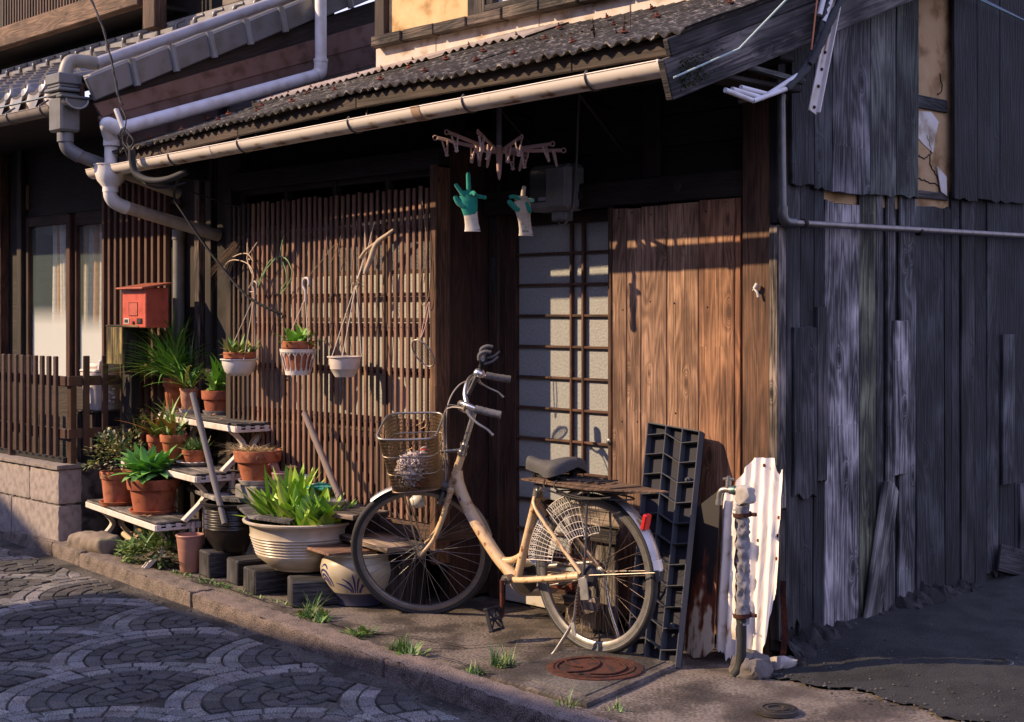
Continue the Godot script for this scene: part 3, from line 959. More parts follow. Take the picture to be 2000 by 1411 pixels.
func lean_to_roof() -> void:
	var pitch := .0635
	var sx := [-3.95, -3.26, -2.57, -1.88, -1.19, -.52, .19]
	for course in 2:
		for i in 6:
			var mb := MB.new(tint(C(.30, .28, .27), .12))
			var a: float = sx[i] - (.03 if i > 0 else 0.0)
			var b: float = sx[i + 1]
			var ze := .815 + R(-.008, .008) if course == 0 else .20 + R(-.01, .01)
			var zt := .16 if course == 0 else (-.26 if i in [2, 3, 4] else -1.6)
			var lift := .0 + (.010 if course == 1 else 0.0) + (i % 2) * .004 + R(0, .003)
			var nu := int((b - a) / pitch * 8.0)
			var q := nz(40 + i + course * 9, 7.0, 2)
			for layer in 2:
				var f := func(u: float, v: float) -> Vector3:
					var x := lerpf(a, b, u)
					var z := lerpf(ze, zt, v) + q.get_noise_2d(x * 3.0, course) * .008 * (1.0 - v)
					return V(x, roof_y(z, x) + .012 + lift + cos(x / pitch * TAU) * .0088 - layer * .0075 + q.get_noise_2d(x, z) * .004, z)
				mb.grid(nu, 4, f, Vector2(1, 1))
			# the thickness shown at the eave
			for k in nu:
				var p := []
				for e in [0, 1]:
					var x := lerpf(a, b, float(k + e) / nu)
					var z := ze + q.get_noise_2d(x * 3.0, course) * .008
					p.append(V(x, roof_y(z, x) + .012 + lift + cos(x / pitch * TAU) * .0088 + q.get_noise_2d(x, z) * .004, z))
				mb.quad(p[0], p[1], p[1] - V(0, .0075, 0), p[0] - V(0, .0075, 0), V(0, 0, 1))
			part(house, "roof_sheet", mb, M.asbestos)
	# pale metal sheets under the flashing
	for k in [[-3.75, -3.2], [-3.22, -2.65], [-2.67, -2.0], [-2.02, -1.35]]:
		var mb := MB.new(tint(C(.50, .44, .40), .06))
		var zl := R(.02, .10)
		var f := func(u: float, v: float) -> Vector3:
			var x := lerpf(k[0], k[1], u)
			var z := lerpf(zl + .05 * u, -.25, v)
			return V(x, roof_y(z, x) + .045 + cos(x / pitch * TAU) * .008, z)
		mb.grid(int((k[1] - k[0]) / pitch * 8), 3, f)
		part(house, "metal_sheet", mb, M.sheet_metal)
	# rusty bolts
	for z in [.66, .30, .02]:
		var x := -3.8
		while x < .1:
			if rng.randf() < .85:
				var mb := MB.new(C(1, .75, .6))
				var zz: float = z + R(-.03, .03)
				var bx := roundf(x / pitch) * pitch
				mb.xf = T(V(bx, roof_y(zz, bx) + .035 + (.012 if z < .2 else 0.0), zz), 0, .35 + R(-.2, .2), R(-.25, .25))
				mb.lathe([Vector2(.017, -.004), Vector2(.018, .001), Vector2(.007, .003), Vector2(.007, .010), Vector2(.003, .012), Vector2(.003, .020), Vector2(0, .020)], 10)
				part(house, "roof_bolt", mb, M.rust)
			x += R(.2, .42)
	# timber under the sheets
	for k in [[-3.93, -2.72], [-2.717, -1.75], [-1.747, -.4], [-.397, .10]]:
		var fa := MB.new(tint(C(.065, .046, .038), .15), UVO())
		fa.bar(V(k[0], roof_y(.77, k[0]) - .042, .768), V(k[1], roof_y(.77, k[1]) - .042, .768), .055, .02, .003, V(0, 0, 1))
		part(house, "eave_fascia", fa, M.plank_wood)
		var pu := MB.new(C(.04, .03, .026), UVO())
		pu.bar(V(k[0], roof_y(.66, k[0]) - .055, .66), V(k[1], roof_y(.66, k[1]) - .055, .66), .045, .045, .003, V(0, 0, 1))
		part(house, "eave_purlin", pu, M.plank_wood)
	for i in 10:
		var mb := MB.new(C(.022, .017, .015), UVO())
		var x := -3.86 + i * .435
		mb.bar(V(x, roof_y(.74, x) - .05, .74), V(x, roof_y(-.2, x) - .05, -.2), .045, .06, .003)
		part(house, "rafter", mb, M.plank_wood)
	for i in 8:
		for k in [[-3.94, -1.76], [-1.757, .12]]:
			var mb := MB.new(tint(C(.02, .016, .014), .2), UVO())
			var z0 := .685 - i * .13
			mb.bar(V(k[0], roof_y(z0, k[0]) - .012, z0), V(k[1], roof_y(z0, k[1]) - .012, z0), .136, .008, .001, V(0, 1, .371))
			part(house, "soffit_board", mb, M.plank_wood)
	boxp(house, "eave_beam", V(-3.9, 2.40, .02), V(.10, 2.50, .12), DARK, M.plank_wood, .005)
	# verge: barge board with mossy foot, and a thin board over it
	for k in [[.118, .150, -.222, -.065, C(.16, .13, .125)], [.130, .156, -.063, .004, C(.06, .048, .048)]]:
		var mb := MB.new(k[4], UVO())
		var p := PackedVector2Array()
		p.append(Vector2(-.84, roof_y(.84) + k[2] + .01)); p.append(Vector2(1.5, roof_y(-1.5) + k[2])); p.append(Vector2(1.5, roof_y(-1.5) + k[3])); p.append(Vector2(-.875 if k[2] > -.1 else -.83, roof_y(.86) + k[3]))
		# rotate the grain along the board by building it as a bar
		var za := .86
		var zb := -1.5
		var ym: float = (k[2] + k[3]) * .5
		mb.bar(V((k[0] + k[1]) * .5, roof_y(za) + ym, za), V((k[0] + k[1]) * .5, roof_y(zb) + ym, zb), k[1] - k[0], (k[3] - k[2]) * .937, .004)
		part(house, "barge_board", mb, M.weathered_wood)
	var ms := MB.new(C(.07, .09, .02))
	for i in 240:
		var z := .80 - absf(rng.randfn(0, .09))
		var y := roof_y(z) - .135 + R(-.065, .05)
		ms.xf = T(V(.1512, y, z), 0, R(0, 6), 0)
		ms.lathe([Vector2(R(.002, .005), 0), Vector2(.002, .002), Vector2(0, .0025)], 5)
	var mo := part(house, "moss", ms, M.soil)
	mo.set_meta("kind", "stuff")
	boxp(house, "verge_soffit", V(.0, 2.28, .0), V(.118, 2.30, .72), DARK, M.plank_wood)

func side_wall() -> void:
	# plaster behind the boards
	boxp(house, "mud_wall", V(-.018, 1.87, -2.75), V(.001, 3.6, -.05), C(.42, .29, .16), M.plaster, .002)
	boxp(house, "backing_board", V(-.018, -.05, -2.75), V(.000, 1.868, -.05), C(.02, .018, .02), M.plank_wood, .002)
	# upper boards
	var up := [[-.045, -.204, 1.925, C(.035, .034, .04)], [-.206, -.334, 1.92, C(.055, .055, .065)], [-.336, -.628, 1.915, C(.22, .21, .23)], [-.63, -.835, 1.92, C(.15, .155, .145)], [-.84, -1.031, 1.925, C(.085, .095, .08)], [-1.337, -1.56, 1.94, C(.018, .018, .022)], [-1.562, -1.78, 1.945, C(.021, .021, .026)], [-1.782, -2.085, 1.95, C(.016, .016, .021)], [-2.2, -2.5, 1.95, C(.02, .02, .025)], [-2.502, -2.75, 1.95, C(.02, .02, .025)]]
	for k in up:
		var top := minf(roof_y(k[1]) - .03, 3.6)
		if k[1] < -1.3: top = 3.6
		side_board(house, "side_board", k[0], k[1], k[2], top, .026 if k[1] > -1.2 else .03, .014, k[3], .008)
	# head rail and mid rail over the plaster gap
	boxp(house, "wall_rail", V(.002, 2.34, -1.336), V(.014, 2.40, -1.033), C(.07, .07, .08), M.weathered_wood)
	boxp(house, "wall_rail", V(.002, 1.93, -1.336), V(.016, 1.965, -1.033), C(.12, .10, .09), M.weathered_wood)
	# flaking paper on the plaster
	var pp := MB.new(C(.62, .60, .60))
	pp.prism(PackedVector2Array([Vector2(0, 0), Vector2(.03, -.07), Vector2(.09, -.10), Vector2(.17, -.13), Vector2(.19, -.05), Vector2(.22, .02), Vector2(.15, .06), Vector2(.02, .05)]), .003, Transform3D(Basis(V(0, 0, -1), V(0, 1, 0), V(1, 0, 0)), V(.0015, 2.275, -1.05)), .001)
	part(house, "paper_scrap", pp, M.plaster)
	var p2 := MB.new(C(.6, .58, .6))
	p2.prism(PackedVector2Array([Vector2(0, 0), Vector2(.07, -.05), Vector2(.075, -.14), Vector2(.03, -.12)]), .004, Transform3D(Basis(V(0, 0, -1), V(0, 1, 0), V(1, 0, 0)).rotated(V(0, 1, 0), -.15), V(.008, 2.09, -1.24)), .001)
	part(house, "paper_scrap", p2, M.plaster)
	var ckm := MB.new(C(.03, .022, .02))
	for k in [[V(.0035, 2.22, -1.16), V(.0035, 2.16, -1.20), V(.0035, 2.10, -1.19), V(.0035, 2.06, -1.23), V(.0035, 2.02, -1.27), V(.0035, 1.98, -1.29)], [V(.0035, 2.02, -1.035), V(.0035, 2.015, -1.12), V(.0035, 2.005, -1.2), V(.0035, 2.0, -1.3)], [V(.0035, 2.125, -1.09), V(.0035, 2.115, -1.15), V(.0035, 2.14, -1.19)], [V(.0035, 2.52, -1.28), V(.0035, 2.45, -1.30), V(.0035, 2.42, -1.26)]]:
		var pts := curve(k, 6)
		for i in pts.size(): pts[i] += V(0, R(-.004, .004), R(-.004, .004))
		ckm.tube(pts, .0028, 4)
	part(house, "plaster_crack", ckm, M.soil)
	# lower boards: z0, z1, bottom, top, tone
	var lo := [[-.034, -.131, .14, 1.96, C(.07, .062, .066)], [-.133, -.232, .06, 1.965, C(.03, .027, .034)], [-.234, -.308, .05, 1.965, C(.032, .03, .038)], [-.31, -.576, .03, 1.875, C(.42, .38, .39)], [-.578, -.71, .0, 1.96, C(.21, .22, .14)], [-.712, -.765, .02, 1.95, C(.15, .145, .15)], [-.80, -.865, .0, 1.95, C(.24, .225, .23)], [-.905, -1.044, .10, 1.96, C(.22, .21, .22)], [-1.046, -1.295, .08, 1.90, C(.05, .048, .056)], [-1.297, -1.36, .05, 1.90, C(.025, .024, .03)], [-1.362, -1.438, .04, 1.97, C(.042, .04, .048)], [-1.455, -1.585, .03, 1.97, C(.052, .05, .058)], [-1.587, -1.70, .06, 1.97, C(.03, .029, .036)], [-1.702, -1.825, .12, 1.97, C(.075, .073, .08)], [-1.827, -1.984, .1, 1.97, C(.026, .026, .032)], [-1.986, -2.121, .1, 1.97, C(.04, .04, .047)], [-2.123, -2.35, .1, 1.97, C(.03, .03, .036)], [-2.352, -2.6, .1, 1.97, C(.04, .04, .046)]]
	for k in lo:
		side_board(house, "side_board", k[0], k[1], k[2], k[3], .004 + R(0, .004), .012, tint(k[4], .08), .03, R(-.004, .004))
	# boards nailed over the gaps
	for k in [[-.07, -.235, .66, 1.35, C(.085, .08, .09), .03], [-.237, -.31, .71, 1.43, C(.13, .115, .12), .01], [-.837, -.955, .69, 1.372, C(.46, .42, .43), .006], [-1.835, -1.965, .56, 1.30, C(.14, .14, .15), .006], [-2.02, -2.12, .1, .55, C(.12, .115, .12), .02]]:
		side_board(house, "cover_board", k[0], k[1], k[2], k[3], .020, .013, k[4], k[5] * .5)
	side_board(house, "leaning_board", -.64, -.77, .0, .66, .034, .014, C(.36, .33, .31), .05, -.27)
	side_board(house, "short_board", -.745, -.83, .0, .50, .022, .012, C(.10, .098, .1), .03, .03)
	var sl := MB.new(C(.045, .043, .05), UVO())
	sl.box(V(.016, .13, .75), T(V(.05, .13, -2.12), 0, -.24), .003)
	part(house, "fallen_board", sl, M.weathered_wood)
	# crumbling mortar along the foot of the wall
	var q := nz(77, 5.0, 4)
	var mo := MB.new(C(.04, .038, .038))
	var f := func(u: float, v: float) -> Vector3:
		var z := lerpf(.05, -2.7, u)
		var hh := .10 + q.get_noise_2d(z * 3.0, 1) * .07 + .06 * exp(-pow((z + 1.15) * 3.5, 2)) - .03 * u
		var a := v * PI * .5
		return V(-.005 + cos(a) * (.15 + q.get_noise_2d(z * 4.0, 9) * .06), .0 + sin(a) * hh, z) + V(q.get_noise_3d(z * 8, v * 4, 3), q.get_noise_3d(z * 8, v * 4, 13), q.get_noise_3d(z * 8, v * 4, 23)) * .022
	mo.grid(150, 10, f, Vector2(2.7, .3))
	part(house, "mortar_footing", mo, M.asphalt_tri)
	for k in [[V(.22, .03, -.72), .055, "flat grey stone lying at the foot of the boarded wall"], [V(.27, .03, -.80), .045, "small pale rubble stone leaning on another by the boarded wall"], [V(.09, .03, .075), .05, "whitish rubble lump under the torn corrugated sheet"], [V(-.93, .03, -.10), .045, "broken orange brick piece beside the door sill"], [V(-.80, .025, -.02), .03, "small orange brick chip in front of the door sill"]]:
		var mb := MB.new(C(.2, .19, .185) if k[0].x > .15 else (C(.5, .45, .42) if k[0].x > 0 else C(.45, .22, .1)))
		rough_block(mb, V(k[1] * 2.2, k[1], k[1] * 1.4), T(k[0], R(0, 3), R(-.2, .2), R(-.2, .2)), .02, .02, .012, int(k[1] * 1000), 16)
		one("rubble_stone", mb, M.granite_tri, k[2], "stone")

func upper_storey() -> void:
	var z := -.2
	boxp(house, "upper_wall", V(-2.80, 2.6, -2.2), V(-.35, 4.7, -.22), C(.05, .04, .035), M.plank_wood)
	var xs := [-2.83, -2.32, -1.55, -.95, -.34]
	for i in 4:
		var mb := MB.new(tint(C(.52, .45, .43), .07))
		mb.prism(PackedVector2Array([Vector2(-.155, 2.752), Vector2(-.195, 2.775), Vector2(-.195, 2.875), Vector2(-.199, 2.875), Vector2(-.2, 2.74), Vector2(-.157, 2.742)]), xs[i + 1] - xs[i] - .004, Transform3D(Basis(V(0, 0, 1), V(0, 1, 0), V(1, 0, 0)), V(xs[i] + .002, R(-.004, .004), R(-.003, .003))))
		part(house, "flashing", mb, M.sheet_metal)
	for i in 9:
		var x := -2.80 + i * .262
		boxp(house, "sill_block", V(x + .004, 2.872, -.2), V(x + .256, 2.93 + R(-.004, .004), -.135 + R(-.008, .008)), tint(C(.115, .085, .065), .15), M.weathered_wood, .005, R(-.006, .006))
	boxp(house, "upper_post", V(-2.80, 2.93, -.22), V(-2.715, 4.6, -.16), C(.055, .042, .035), M.plank_wood)
	boxp(house, "upper_post", V(-2.03, 2.93, -.22), V(-1.90, 4.6, -.155), C(.10, .075, .06), M.weathered_wood)
	boxp(house, "upper_plaster", V(-2.714, 2.93, -.22), V(-2.031, 4.6, -.195), C(.70, .50, .27), M.plaster, .001)
	boxp(house, "upper_window_rail", V(-1.898, 2.932, -.215), V(-.5, 2.965, -.15), C(.09, .07, .055), M.weathered_wood)
	boxp(house, "upper_window_stile", V(-1.898, 2.966, -.215), V(-1.845, 4.2, -.165), C(.09, .07, .055), M.weathered_wood)
	for i in 2:
		boxp(house, "upper_window_pane", V(-1.843 + i * .67, 2.967, -.21), V(-1.19 + i * .67, 4.2, -.203), C(.62, .63, .63), M.obscure_glass, 0)
		boxp(house, "upper_window_stile", V(-1.188 + i * .67, 2.967, -.212), V(-1.175 + i * .67, 4.2, -.19), C(.09, .07, .055), M.weathered_wood, .002)
	boxp(house, "upper_eave", V(-2.9, 4.7, -2.5), V(-.2, 4.76, .4), C(.08, .06, .05), M.plank_wood)

func street_opposite() -> void:  # unseen houses added to shade the road and block low sky
	for k in [[-7.7, -4.0, 3.74, "unseen plain two-storey house behind the viewer, added to shade the road"], [-3.9, 1.6, 3.66, "unseen low long house across the street, eave height set to shade the road up to the kerb"], [1.75, 9.0, 3.6, "unseen wide house across the street, added to block low sky"], [-20.0, -11.2, 4.6, "unseen long house farther up the opposite side, added to block low sky"]]:
		var t := thing("unseen_shade_house", k[3], "house", V((k[0] + k[1]) * .5, 0, 8), "unseen houses added to shade the street")
		boxp(t, "wall", V(k[0], -.1, 6.4), V(k[1], k[2], 10), C(.13, .115, .10), M.plaster)
		var mb := MB.new(C(.12, .12, .13))
		mb.prism(PackedVector2Array([Vector2(5.95, k[2] + .1), Vector2(8.2, k[2] + 1.2), Vector2(10.4, k[2] + .1), Vector2(10.4, k[2] - .02), Vector2(5.95, k[2] - .02)]), k[1] - k[0] + .06, Transform3D(Basis(V(0, 0, 1), V(0, 1, 0), V(1, 0, 0)), V(k[0] - .03, 0, 0)))
		part(t, "roof", mb, M.roof_tile)
		var x: float = k[0] + .6
		while x < k[1] - 1.4:
			boxp(t, "window", V(x, 2.7, 6.37), V(x + 1.1, 3.7, 6.398), C(.05, .055, .06), M.obscure_glass)
			boxp(t, "door", V(x, 0, 6.37), V(x + .9, 2.0, 6.398), C(.06, .04, .03), M.plank_wood)
			x += 2.2

func nroof(z: float) -> float: return 2.70 + .44 * (.95 - z)

func neighbour_house() -> void:
	var t := thing("neighbouring_house", "dark timber house at left with glazed curtained window, slatted screen and grey tiled eave", "house", V(-6, 0, -.5))
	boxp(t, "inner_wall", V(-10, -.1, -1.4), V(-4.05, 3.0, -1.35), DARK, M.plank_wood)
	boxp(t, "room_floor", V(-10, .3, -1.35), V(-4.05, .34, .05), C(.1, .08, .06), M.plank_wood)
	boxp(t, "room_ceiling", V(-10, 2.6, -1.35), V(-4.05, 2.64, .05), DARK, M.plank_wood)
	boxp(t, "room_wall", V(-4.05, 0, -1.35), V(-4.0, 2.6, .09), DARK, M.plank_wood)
	# wall round the window
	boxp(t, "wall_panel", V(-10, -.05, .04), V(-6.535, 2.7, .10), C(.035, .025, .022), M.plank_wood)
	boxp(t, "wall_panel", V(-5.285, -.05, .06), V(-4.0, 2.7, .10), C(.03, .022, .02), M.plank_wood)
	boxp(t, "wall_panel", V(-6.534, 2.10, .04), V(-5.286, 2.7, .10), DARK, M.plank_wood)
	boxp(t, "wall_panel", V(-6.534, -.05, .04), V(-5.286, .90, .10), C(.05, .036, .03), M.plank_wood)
	boxp(t, "wall_post", V(-7.03, .3, .10), V(-6.85, 2.6, .17), C(.19, .105, .06), M.plank_wood, .005)
	boxp(t, "wall_post", V(-6.62, .3, .10), V(-6.545, 2.6, .15), C(.035, .025, .022), M.plank_wood, .005)
	# window
	var fr := C(.065, .034, .025)
	boxp(t, "window_stile", V(-6.534, .90, .06), V(-6.49, 2.10, .12), fr, M.plank_wood, .003)
	boxp(t, "window_stile", V(-5.874, .90, .07), V(-5.815, 2.09, .135), C(.10, .042, .028), M.plank_wood, .004)
	boxp(t, "window_stile", V(-5.812, .90, .05), V(-5.776, 2.09, .105), C(.09, .04, .028), M.plank_wood, .004)
	boxp(t, "window_stile", V(-5.318, .90, .06), V(-5.286, 2.10, .12), C(.08, .04, .03), M.plank_wood, .003)
	boxp(t, "window_rail", V(-6.489, 2.03, .07), V(-5.875, 2.099, .12), fr, M.plank_wood, .003)
	boxp(t, "window_rail", V(-5.775, 2.01, .06), V(-5.319, 2.099, .11), fr, M.plank_wood, .003)
	boxp(t, "window_rail", V(-6.489, .901, .07), V(-5.875, .96, .12), fr, M.plank_wood, .003)
	boxp(t, "window_rail", V(-5.775, .901, .06), V(-5.319, .95, .11), fr, M.plank_wood, .003)
	var fm := mat("frosted_film", .55)
	fm.transparency = BaseMaterial3D.TRANSPARENCY_ALPHA
	for k in [[-6.489, -5.875, .092, 1.43], [-5.775, -5.319, .082, 1.37]]:
		var g := MB.new()
		g.quad(V(k[0], .95, k[2]), V(k[1], .95, k[2]), V(k[1], 2.04, k[2]), V(k[0], 2.04, k[2]), V(0, 0, 1))
		var pane := part(t, "window_pane", g, M.clear_glass)
		var ff := MB.new()
		for s in 6:
			var y0: float = .95 if s == 0 else k[3] - .14 + s * .028
			var y1: float = k[3] - .14 + (s + 1) * .028
			var a0 := clampf(1.0 - (s - .5) / 5.5, .0, .96)
			ff.col = Color(.66, .66, .66, a0)
			ff.quad(V(k[0], y0, k[2] - .006), V(k[1], y0, k[2] - .006), V(k[1], y1, k[2] - .006), V(k[0], y1, k[2] - .006), V(0, 0, 1))
			for i in range(ff.c.size() - 6, ff.c.size()):
				var yy := ff.v[i].y
				ff.c[i] = Color(.66, .66, .66, clampf((k[3] + .03 - yy) / .16, 0.0, .95))
		part(pane, "frosted_film", ff, fm)
	# curtain hanging inside
	var cu := thing("curtain", "pleated white and tan curtain hanging inside the left house's window", "curtain", V(-5.9, 2.05, -.02))
	var cols := [C(.62, .62, .60), C(.42, .26, .13), C(.66, .65, .62), C(.60, .60, .58), C(.40, .24, .12)]
	var x := -6.40
	var kk := 0
	while x < -5.30:
		var w := R(.05, .10)
		var mb := MB.new(cols[kk % 5])
		var f := func(u: float, v: float) -> Vector3:
			return V(x + w * u + .012 * sin(v * 3 + x * 9), lerpf(1.0, 2.05, v), -.02 + .028 * sin(u * PI) + .012 * sin(x * 14))
		mb.grid(6, 6, f)
		part(cu, "pleat", mb, M.cloth)
		x += w
		kk += 1
	# slatted screen
	for i in 12:
		var sx := -5.235 + i * .079
		var mb := MB.new(tint(C(.15, .075, .047), .25), UVO())
		if sx > -4.42: continue
		mb.box(V(.030, 2.05, .03), T(V(sx, 1.22, .175 + R(-.002, .002)), R(-.05, .05)), .003)
		part(t, "screen_slat", mb, M.slat_wood)
	for y in [.35, 1.2, 2.08]: boxp(t, "screen_rail", V(-5.25, y, .13), V(-4.33, y + .03, .158), C(.05, .034, .028), M.slat_wood)
	# paper charm by the window
	boxp(t, "wall_plaque", V(-6.60, 2.16, .101), V(-6.50, 2.34, .112), C(.30, .13, .05), M.plank_wood, .002)
	boxp(t, "wall_plaque", V(-6.582, 2.175, .1125), V(-6.518, 2.325, .114), C(.17, .14, .08), M.plaster, .0005)
	# posts at the boundary and a grey downpipe
	boxp(t, "boundary_post", V(-4.185, 0, .10), V(-4.125, 2.6, .14), C(.27, .185, .15), M.weathered_wood, .005)
	boxp(t, "boundary_post", V(-4.08, 0, .10), V(-4.01, 2.6, .13), C(.05, .042, .04), M.plank_wood, .005)
	var dp := MB.new(C(.17, .175, .18))
	dp.tube([V(-4.37, .0, .135), V(-4.37, 1.91, .135)], .036, 14)
	dp.tube([V(-4.37, 1.86, .135), V(-4.37, 1.92, .135)], .041, 14)
	part(t, "downpipe", dp, M.plastic)
	# conduit on the far-left post
	var cd := MB.new(C(.6, .58, .57))
	cd.tube(curve([V(-6.98, .8, .185), V(-6.97, 1.3, .185), V(-6.955, 1.6, .185), V(-6.96, 1.72, .185)], 5), .013, 8)
	cd.box(V(.045, .17, .03), T(V(-6.965, 1.80, .19)), .004)
	cd.tube([V(-6.96, 1.88, .185), V(-6.955, 2.2, .185)], .007, 6)
	part(t, "conduit", cd, M.plastic)
	# eave timber
	boxp(t, "eave_soffit", V(-10, 2.595, .05), V(-4.03, 2.615, .93), C(.03, .023, .02), M.plank_wood)
	boxp(t, "eave_board", V(-10, 2.60, .931), V(-4.03, 2.70, .95), C(.10, .05, .03), M.plank_wood)
	var under := MB.new(C(.03, .024, .022))
	under.bar(V(-8.0, nroof(.9) - .05, .9), V(-8.0, nroof(-2.0) - .05, -2.0), 7.95, .02, 0.0)
	part(t, "roof_deck", under, M.plank_wood)
	# pantiles: one mesh per tile
	var tw := .23
	var cols_n := 18
	var meshes := []
	for c in 3:
		var mb := MB.new(tint(C(.21, .205, .21), .08))
		var f := func(u: float, v: float) -> Vector3:
			var sx := u * tw
			var yy := .012 * cos(u * TAU) + (.042 * sqrt(maxf(0, 1.0 - pow((u - .12) / .13, 2))) if u < .25 else 0.0)
			return V(sx, yy + .022 * (1.0 - v), -.28 * v)
		mb.grid(22, 2, f)
		var f2 := func(u: float, v: float) -> Vector3:
			var p: Vector3 = f.call(u, 0.0)
			return p - V(0, .022 * v, 0)
		mb.grid(22, 1, f2)
		meshes.append(mb.mesh())
	for r in 7:
		for c in cols_n:
			var o := MeshInstance3D.new()
			o.name = uid(t, "roof_tile")
			t.add_child(o, true)
			o.mesh = meshes[rng.randi() % 3]
			o.material_override = M.roof_tile
			var z := .955 - r * .235
			o.transform = Transform3D(Basis.from_euler(V(.39 - .07, 0, 0)), V(-4.06 - (c + 1) * tw, nroof(z) + R(-.003, .003), z) - t.position)
	# round ends and curved aprons along the eave
	for c in cols_n:
		var bx := -4.06 - (c + 1) * tw + .028
		var mb := MB.new(tint(C(.25, .245, .25), .08))
		mb.xf = Transform3D(Basis(V(1, 0, 0), V(0, .3, .95), V(0, -.95, .3)), V(bx, nroof(.955) + .028, .945))
		mb.lathe([Vector2(.042, -.05), Vector2(.046, .0), Vector2(.046, .014), Vector2(.038, .024), Vector2(0, .030)], 18)
		part(t, "eave_disc", mb, M.roof_tile)
		var ap := MB.new(tint(C(.23, .225, .23), .08))
		var f := func(u: float, v: float) -> Vector3:
			var dip := sin(u * PI)
			return V(bx + .04 + u * .155, nroof(.955) + .012 - .02 * dip - v * (.055 + .035 * dip), .962 + .012 * v)
		ap.grid(10, 2, f)
		part(t, "eave_apron", ap, M.roof_tile)
	# flat ridge course against the upper wall, with hooked joint covers
	for i in 18:
		var rx := -4.02 - i * .25
		var yb := nroof(-.55) + .03
		boxp(t, "ridge_tile", V(rx - .245, yb, -.66), V(rx, yb + .07, -.53), tint(C(.25, .24, .235), .07), M.roof_tile, .008)
		boxp(t, "ridge_tile", V(rx - .20, yb + .072, -.72), V(rx + .046, yb + .115, -.56), tint(C(.25, .24, .235), .07), M.roof_tile, .006)
		var mb := MB.new(C(.20, .195, .195))
		mb.tube(curve([V(rx, yb, -.522), V(rx, yb + .06, -.522), V(rx + .015, yb + .082, -.54), V(rx + .06, yb + .09, -.56)], 4), .014, 8)
		part(t, "ridge_cover", mb, M.roof_tile)
	# verge: end tiles following the slope
	for i in 11:
		var z0 := .93 - i * .255
		var mb := MB.new(tint(C(.17, .17, .178), .07))
		mb.bar(V(-3.965, nroof(z0) - .055, z0 + .01), V(-3.965, nroof(z0 - .262) - .040, z0 - .255), .03, .135, .006)
		mb.bar(V(-4.02, nroof(z0) + .022, z0), V(-4.02, nroof(z0 - .24) + .036, z0 - .24), .11, .02, .006)
		part(t, "verge_tile", mb, M.roof_tile)
		var r := MB.new(C(.20, .2, .205))
		r.tube([V(-3.948, nroof(z0 - .25) + .035, z0 - .24), V(-3.944, nroof(z0 - .25) - .115, z0 - .275)], .022, 10)
		part(t, "verge_roll", r, M.roof_tile)
	# bargeboard and metal cladding that fill the gable down to the lean-to roof
	var vb := MB.new(C(.045, .033, .032), UVO())
	vb.bar(V(-4.02, nroof(.88) - .17, .88), V(-4.02, nroof(-2.0) - .25, -2.0), .16, .03, .004, V(1, 0, 0))
	part(t, "verge_board", vb, M.plank_wood)
	# each strip: top and bottom heights at z = .69, their slopes, distance out, tone
	var steps := [[2.66, .372, 2.566, .344, -3.985, C(.20, .115, .095)], [2.575, .344, 2.449, .334, -3.992, C(.165, .10, .088)], [2.46, .334, 2.37, .33, -3.997, C(.12, .08, .075)], [2.38, .33, 2.22, .33, -4.002, C(.09, .07, .07)]]
	for k in steps:
		var mb := MB.new(k[5])
		var za: float = .90 - (2.66 - k[0]) * .35
		var zb := -2.0
		mb.prism(PackedVector2Array([Vector2(-za, k[0] + k[1] * (.69 - za)), Vector2(-zb, k[0] + k[1] * (.69 - zb)), Vector2(-zb, k[2] + k[3] * (.69 - zb)), Vector2(-za + .05, k[2] + k[3] * (.69 - za + .05))]), .02, Transform3D(Basis(V(0, 0, -1), V(0, 1, 0), V(1, 0, 0)), V(k[4] - .02, 0, 0)), .003)
		part(t, "cladding_strip", mb, M.sheet_metal)
	boxp(t, "gable_wall", V(-4.07, 2.2, -2.2), V(-4.04, 2.8, .55), C(.06, .05, .05), M.plank_wood)
	# upper storey: beam, slats and dark recess
	boxp(t, "upper_wall", V(-12, 3.3, -.86), V(-4.1, 5.6, -.74), DARK, M.plank_wood)
	boxp(t, "upper_beam", V(-12, 3.60, -.42), V(-5.72, 3.765, -.33), C(.24, .165, .12), M.plank_wood, .006)
	boxp(t, "upper_floor", V(-12, 3.60, -.74), V(-5.72, 3.63, -.421), DARK, M.plank_wood)
	for i in 46:
		var mb := MB.new(tint(C(.12, .07, .05), .3), UVO())
		mb.box(V(.024, .80, .02), T(V(-8.0 + i * .0495, 4.17, -.37), R(-.05, .05)), .002)
		part(t, "balcony_slat", mb, M.slat_wood)
	boxp(t, "balcony_back", V(-12, 3.77, -.50), V(-5.8, 4.7, -.47), DARK, M.plank_wood)
	boxp(t, "upper_post", V(-5.665, 3.41, -.44), V(-5.50, 4.9, -.34), C(.13, .085, .06), M.plank_wood, .006)
	boxp(t, "side_panel", V(-5.2, 3.56, -.738), V(-4.1, 3.72, -.70), C(.22, .195, .175), M.plaster)
	boxp(t, "side_panel", V(-4.9, 3.725, -.738), V(-4.1, 4.8, -.71), C(.22, .20, .18), M.plaster)
	boxp(t, "upper_eave", V(-12, 5.6, -2), V(-3.9, 5.66, .4), C(.05, .04, .035), M.plank_wood)

func half_gutter(mb: MB, a: Vector3, b: Vector3, r: float, seg := 10) -> void:
	# open half-round channel from a to b, with thickness
	var d := (b - a).normalized()
	var s := d.cross(Vector3.UP).normalized()
	for layer in 2:
		var rr := r - layer * .0025
		var f := func(u: float, v: float) -> Vector3:
			var an := PI * u
			return a.lerp(b, v) + s * cos(an) * rr - Vector3.UP * sin(an) * rr
		mb.grid(seg, maxi(2, int(a.distance_to(b) / .3)), f, Vector2(r * 3.1, a.distance_to(b)))
	for e in [-1.0, 1.0]: mb.tube([a + s * e * r, b + s * e * r], .0028, 6)

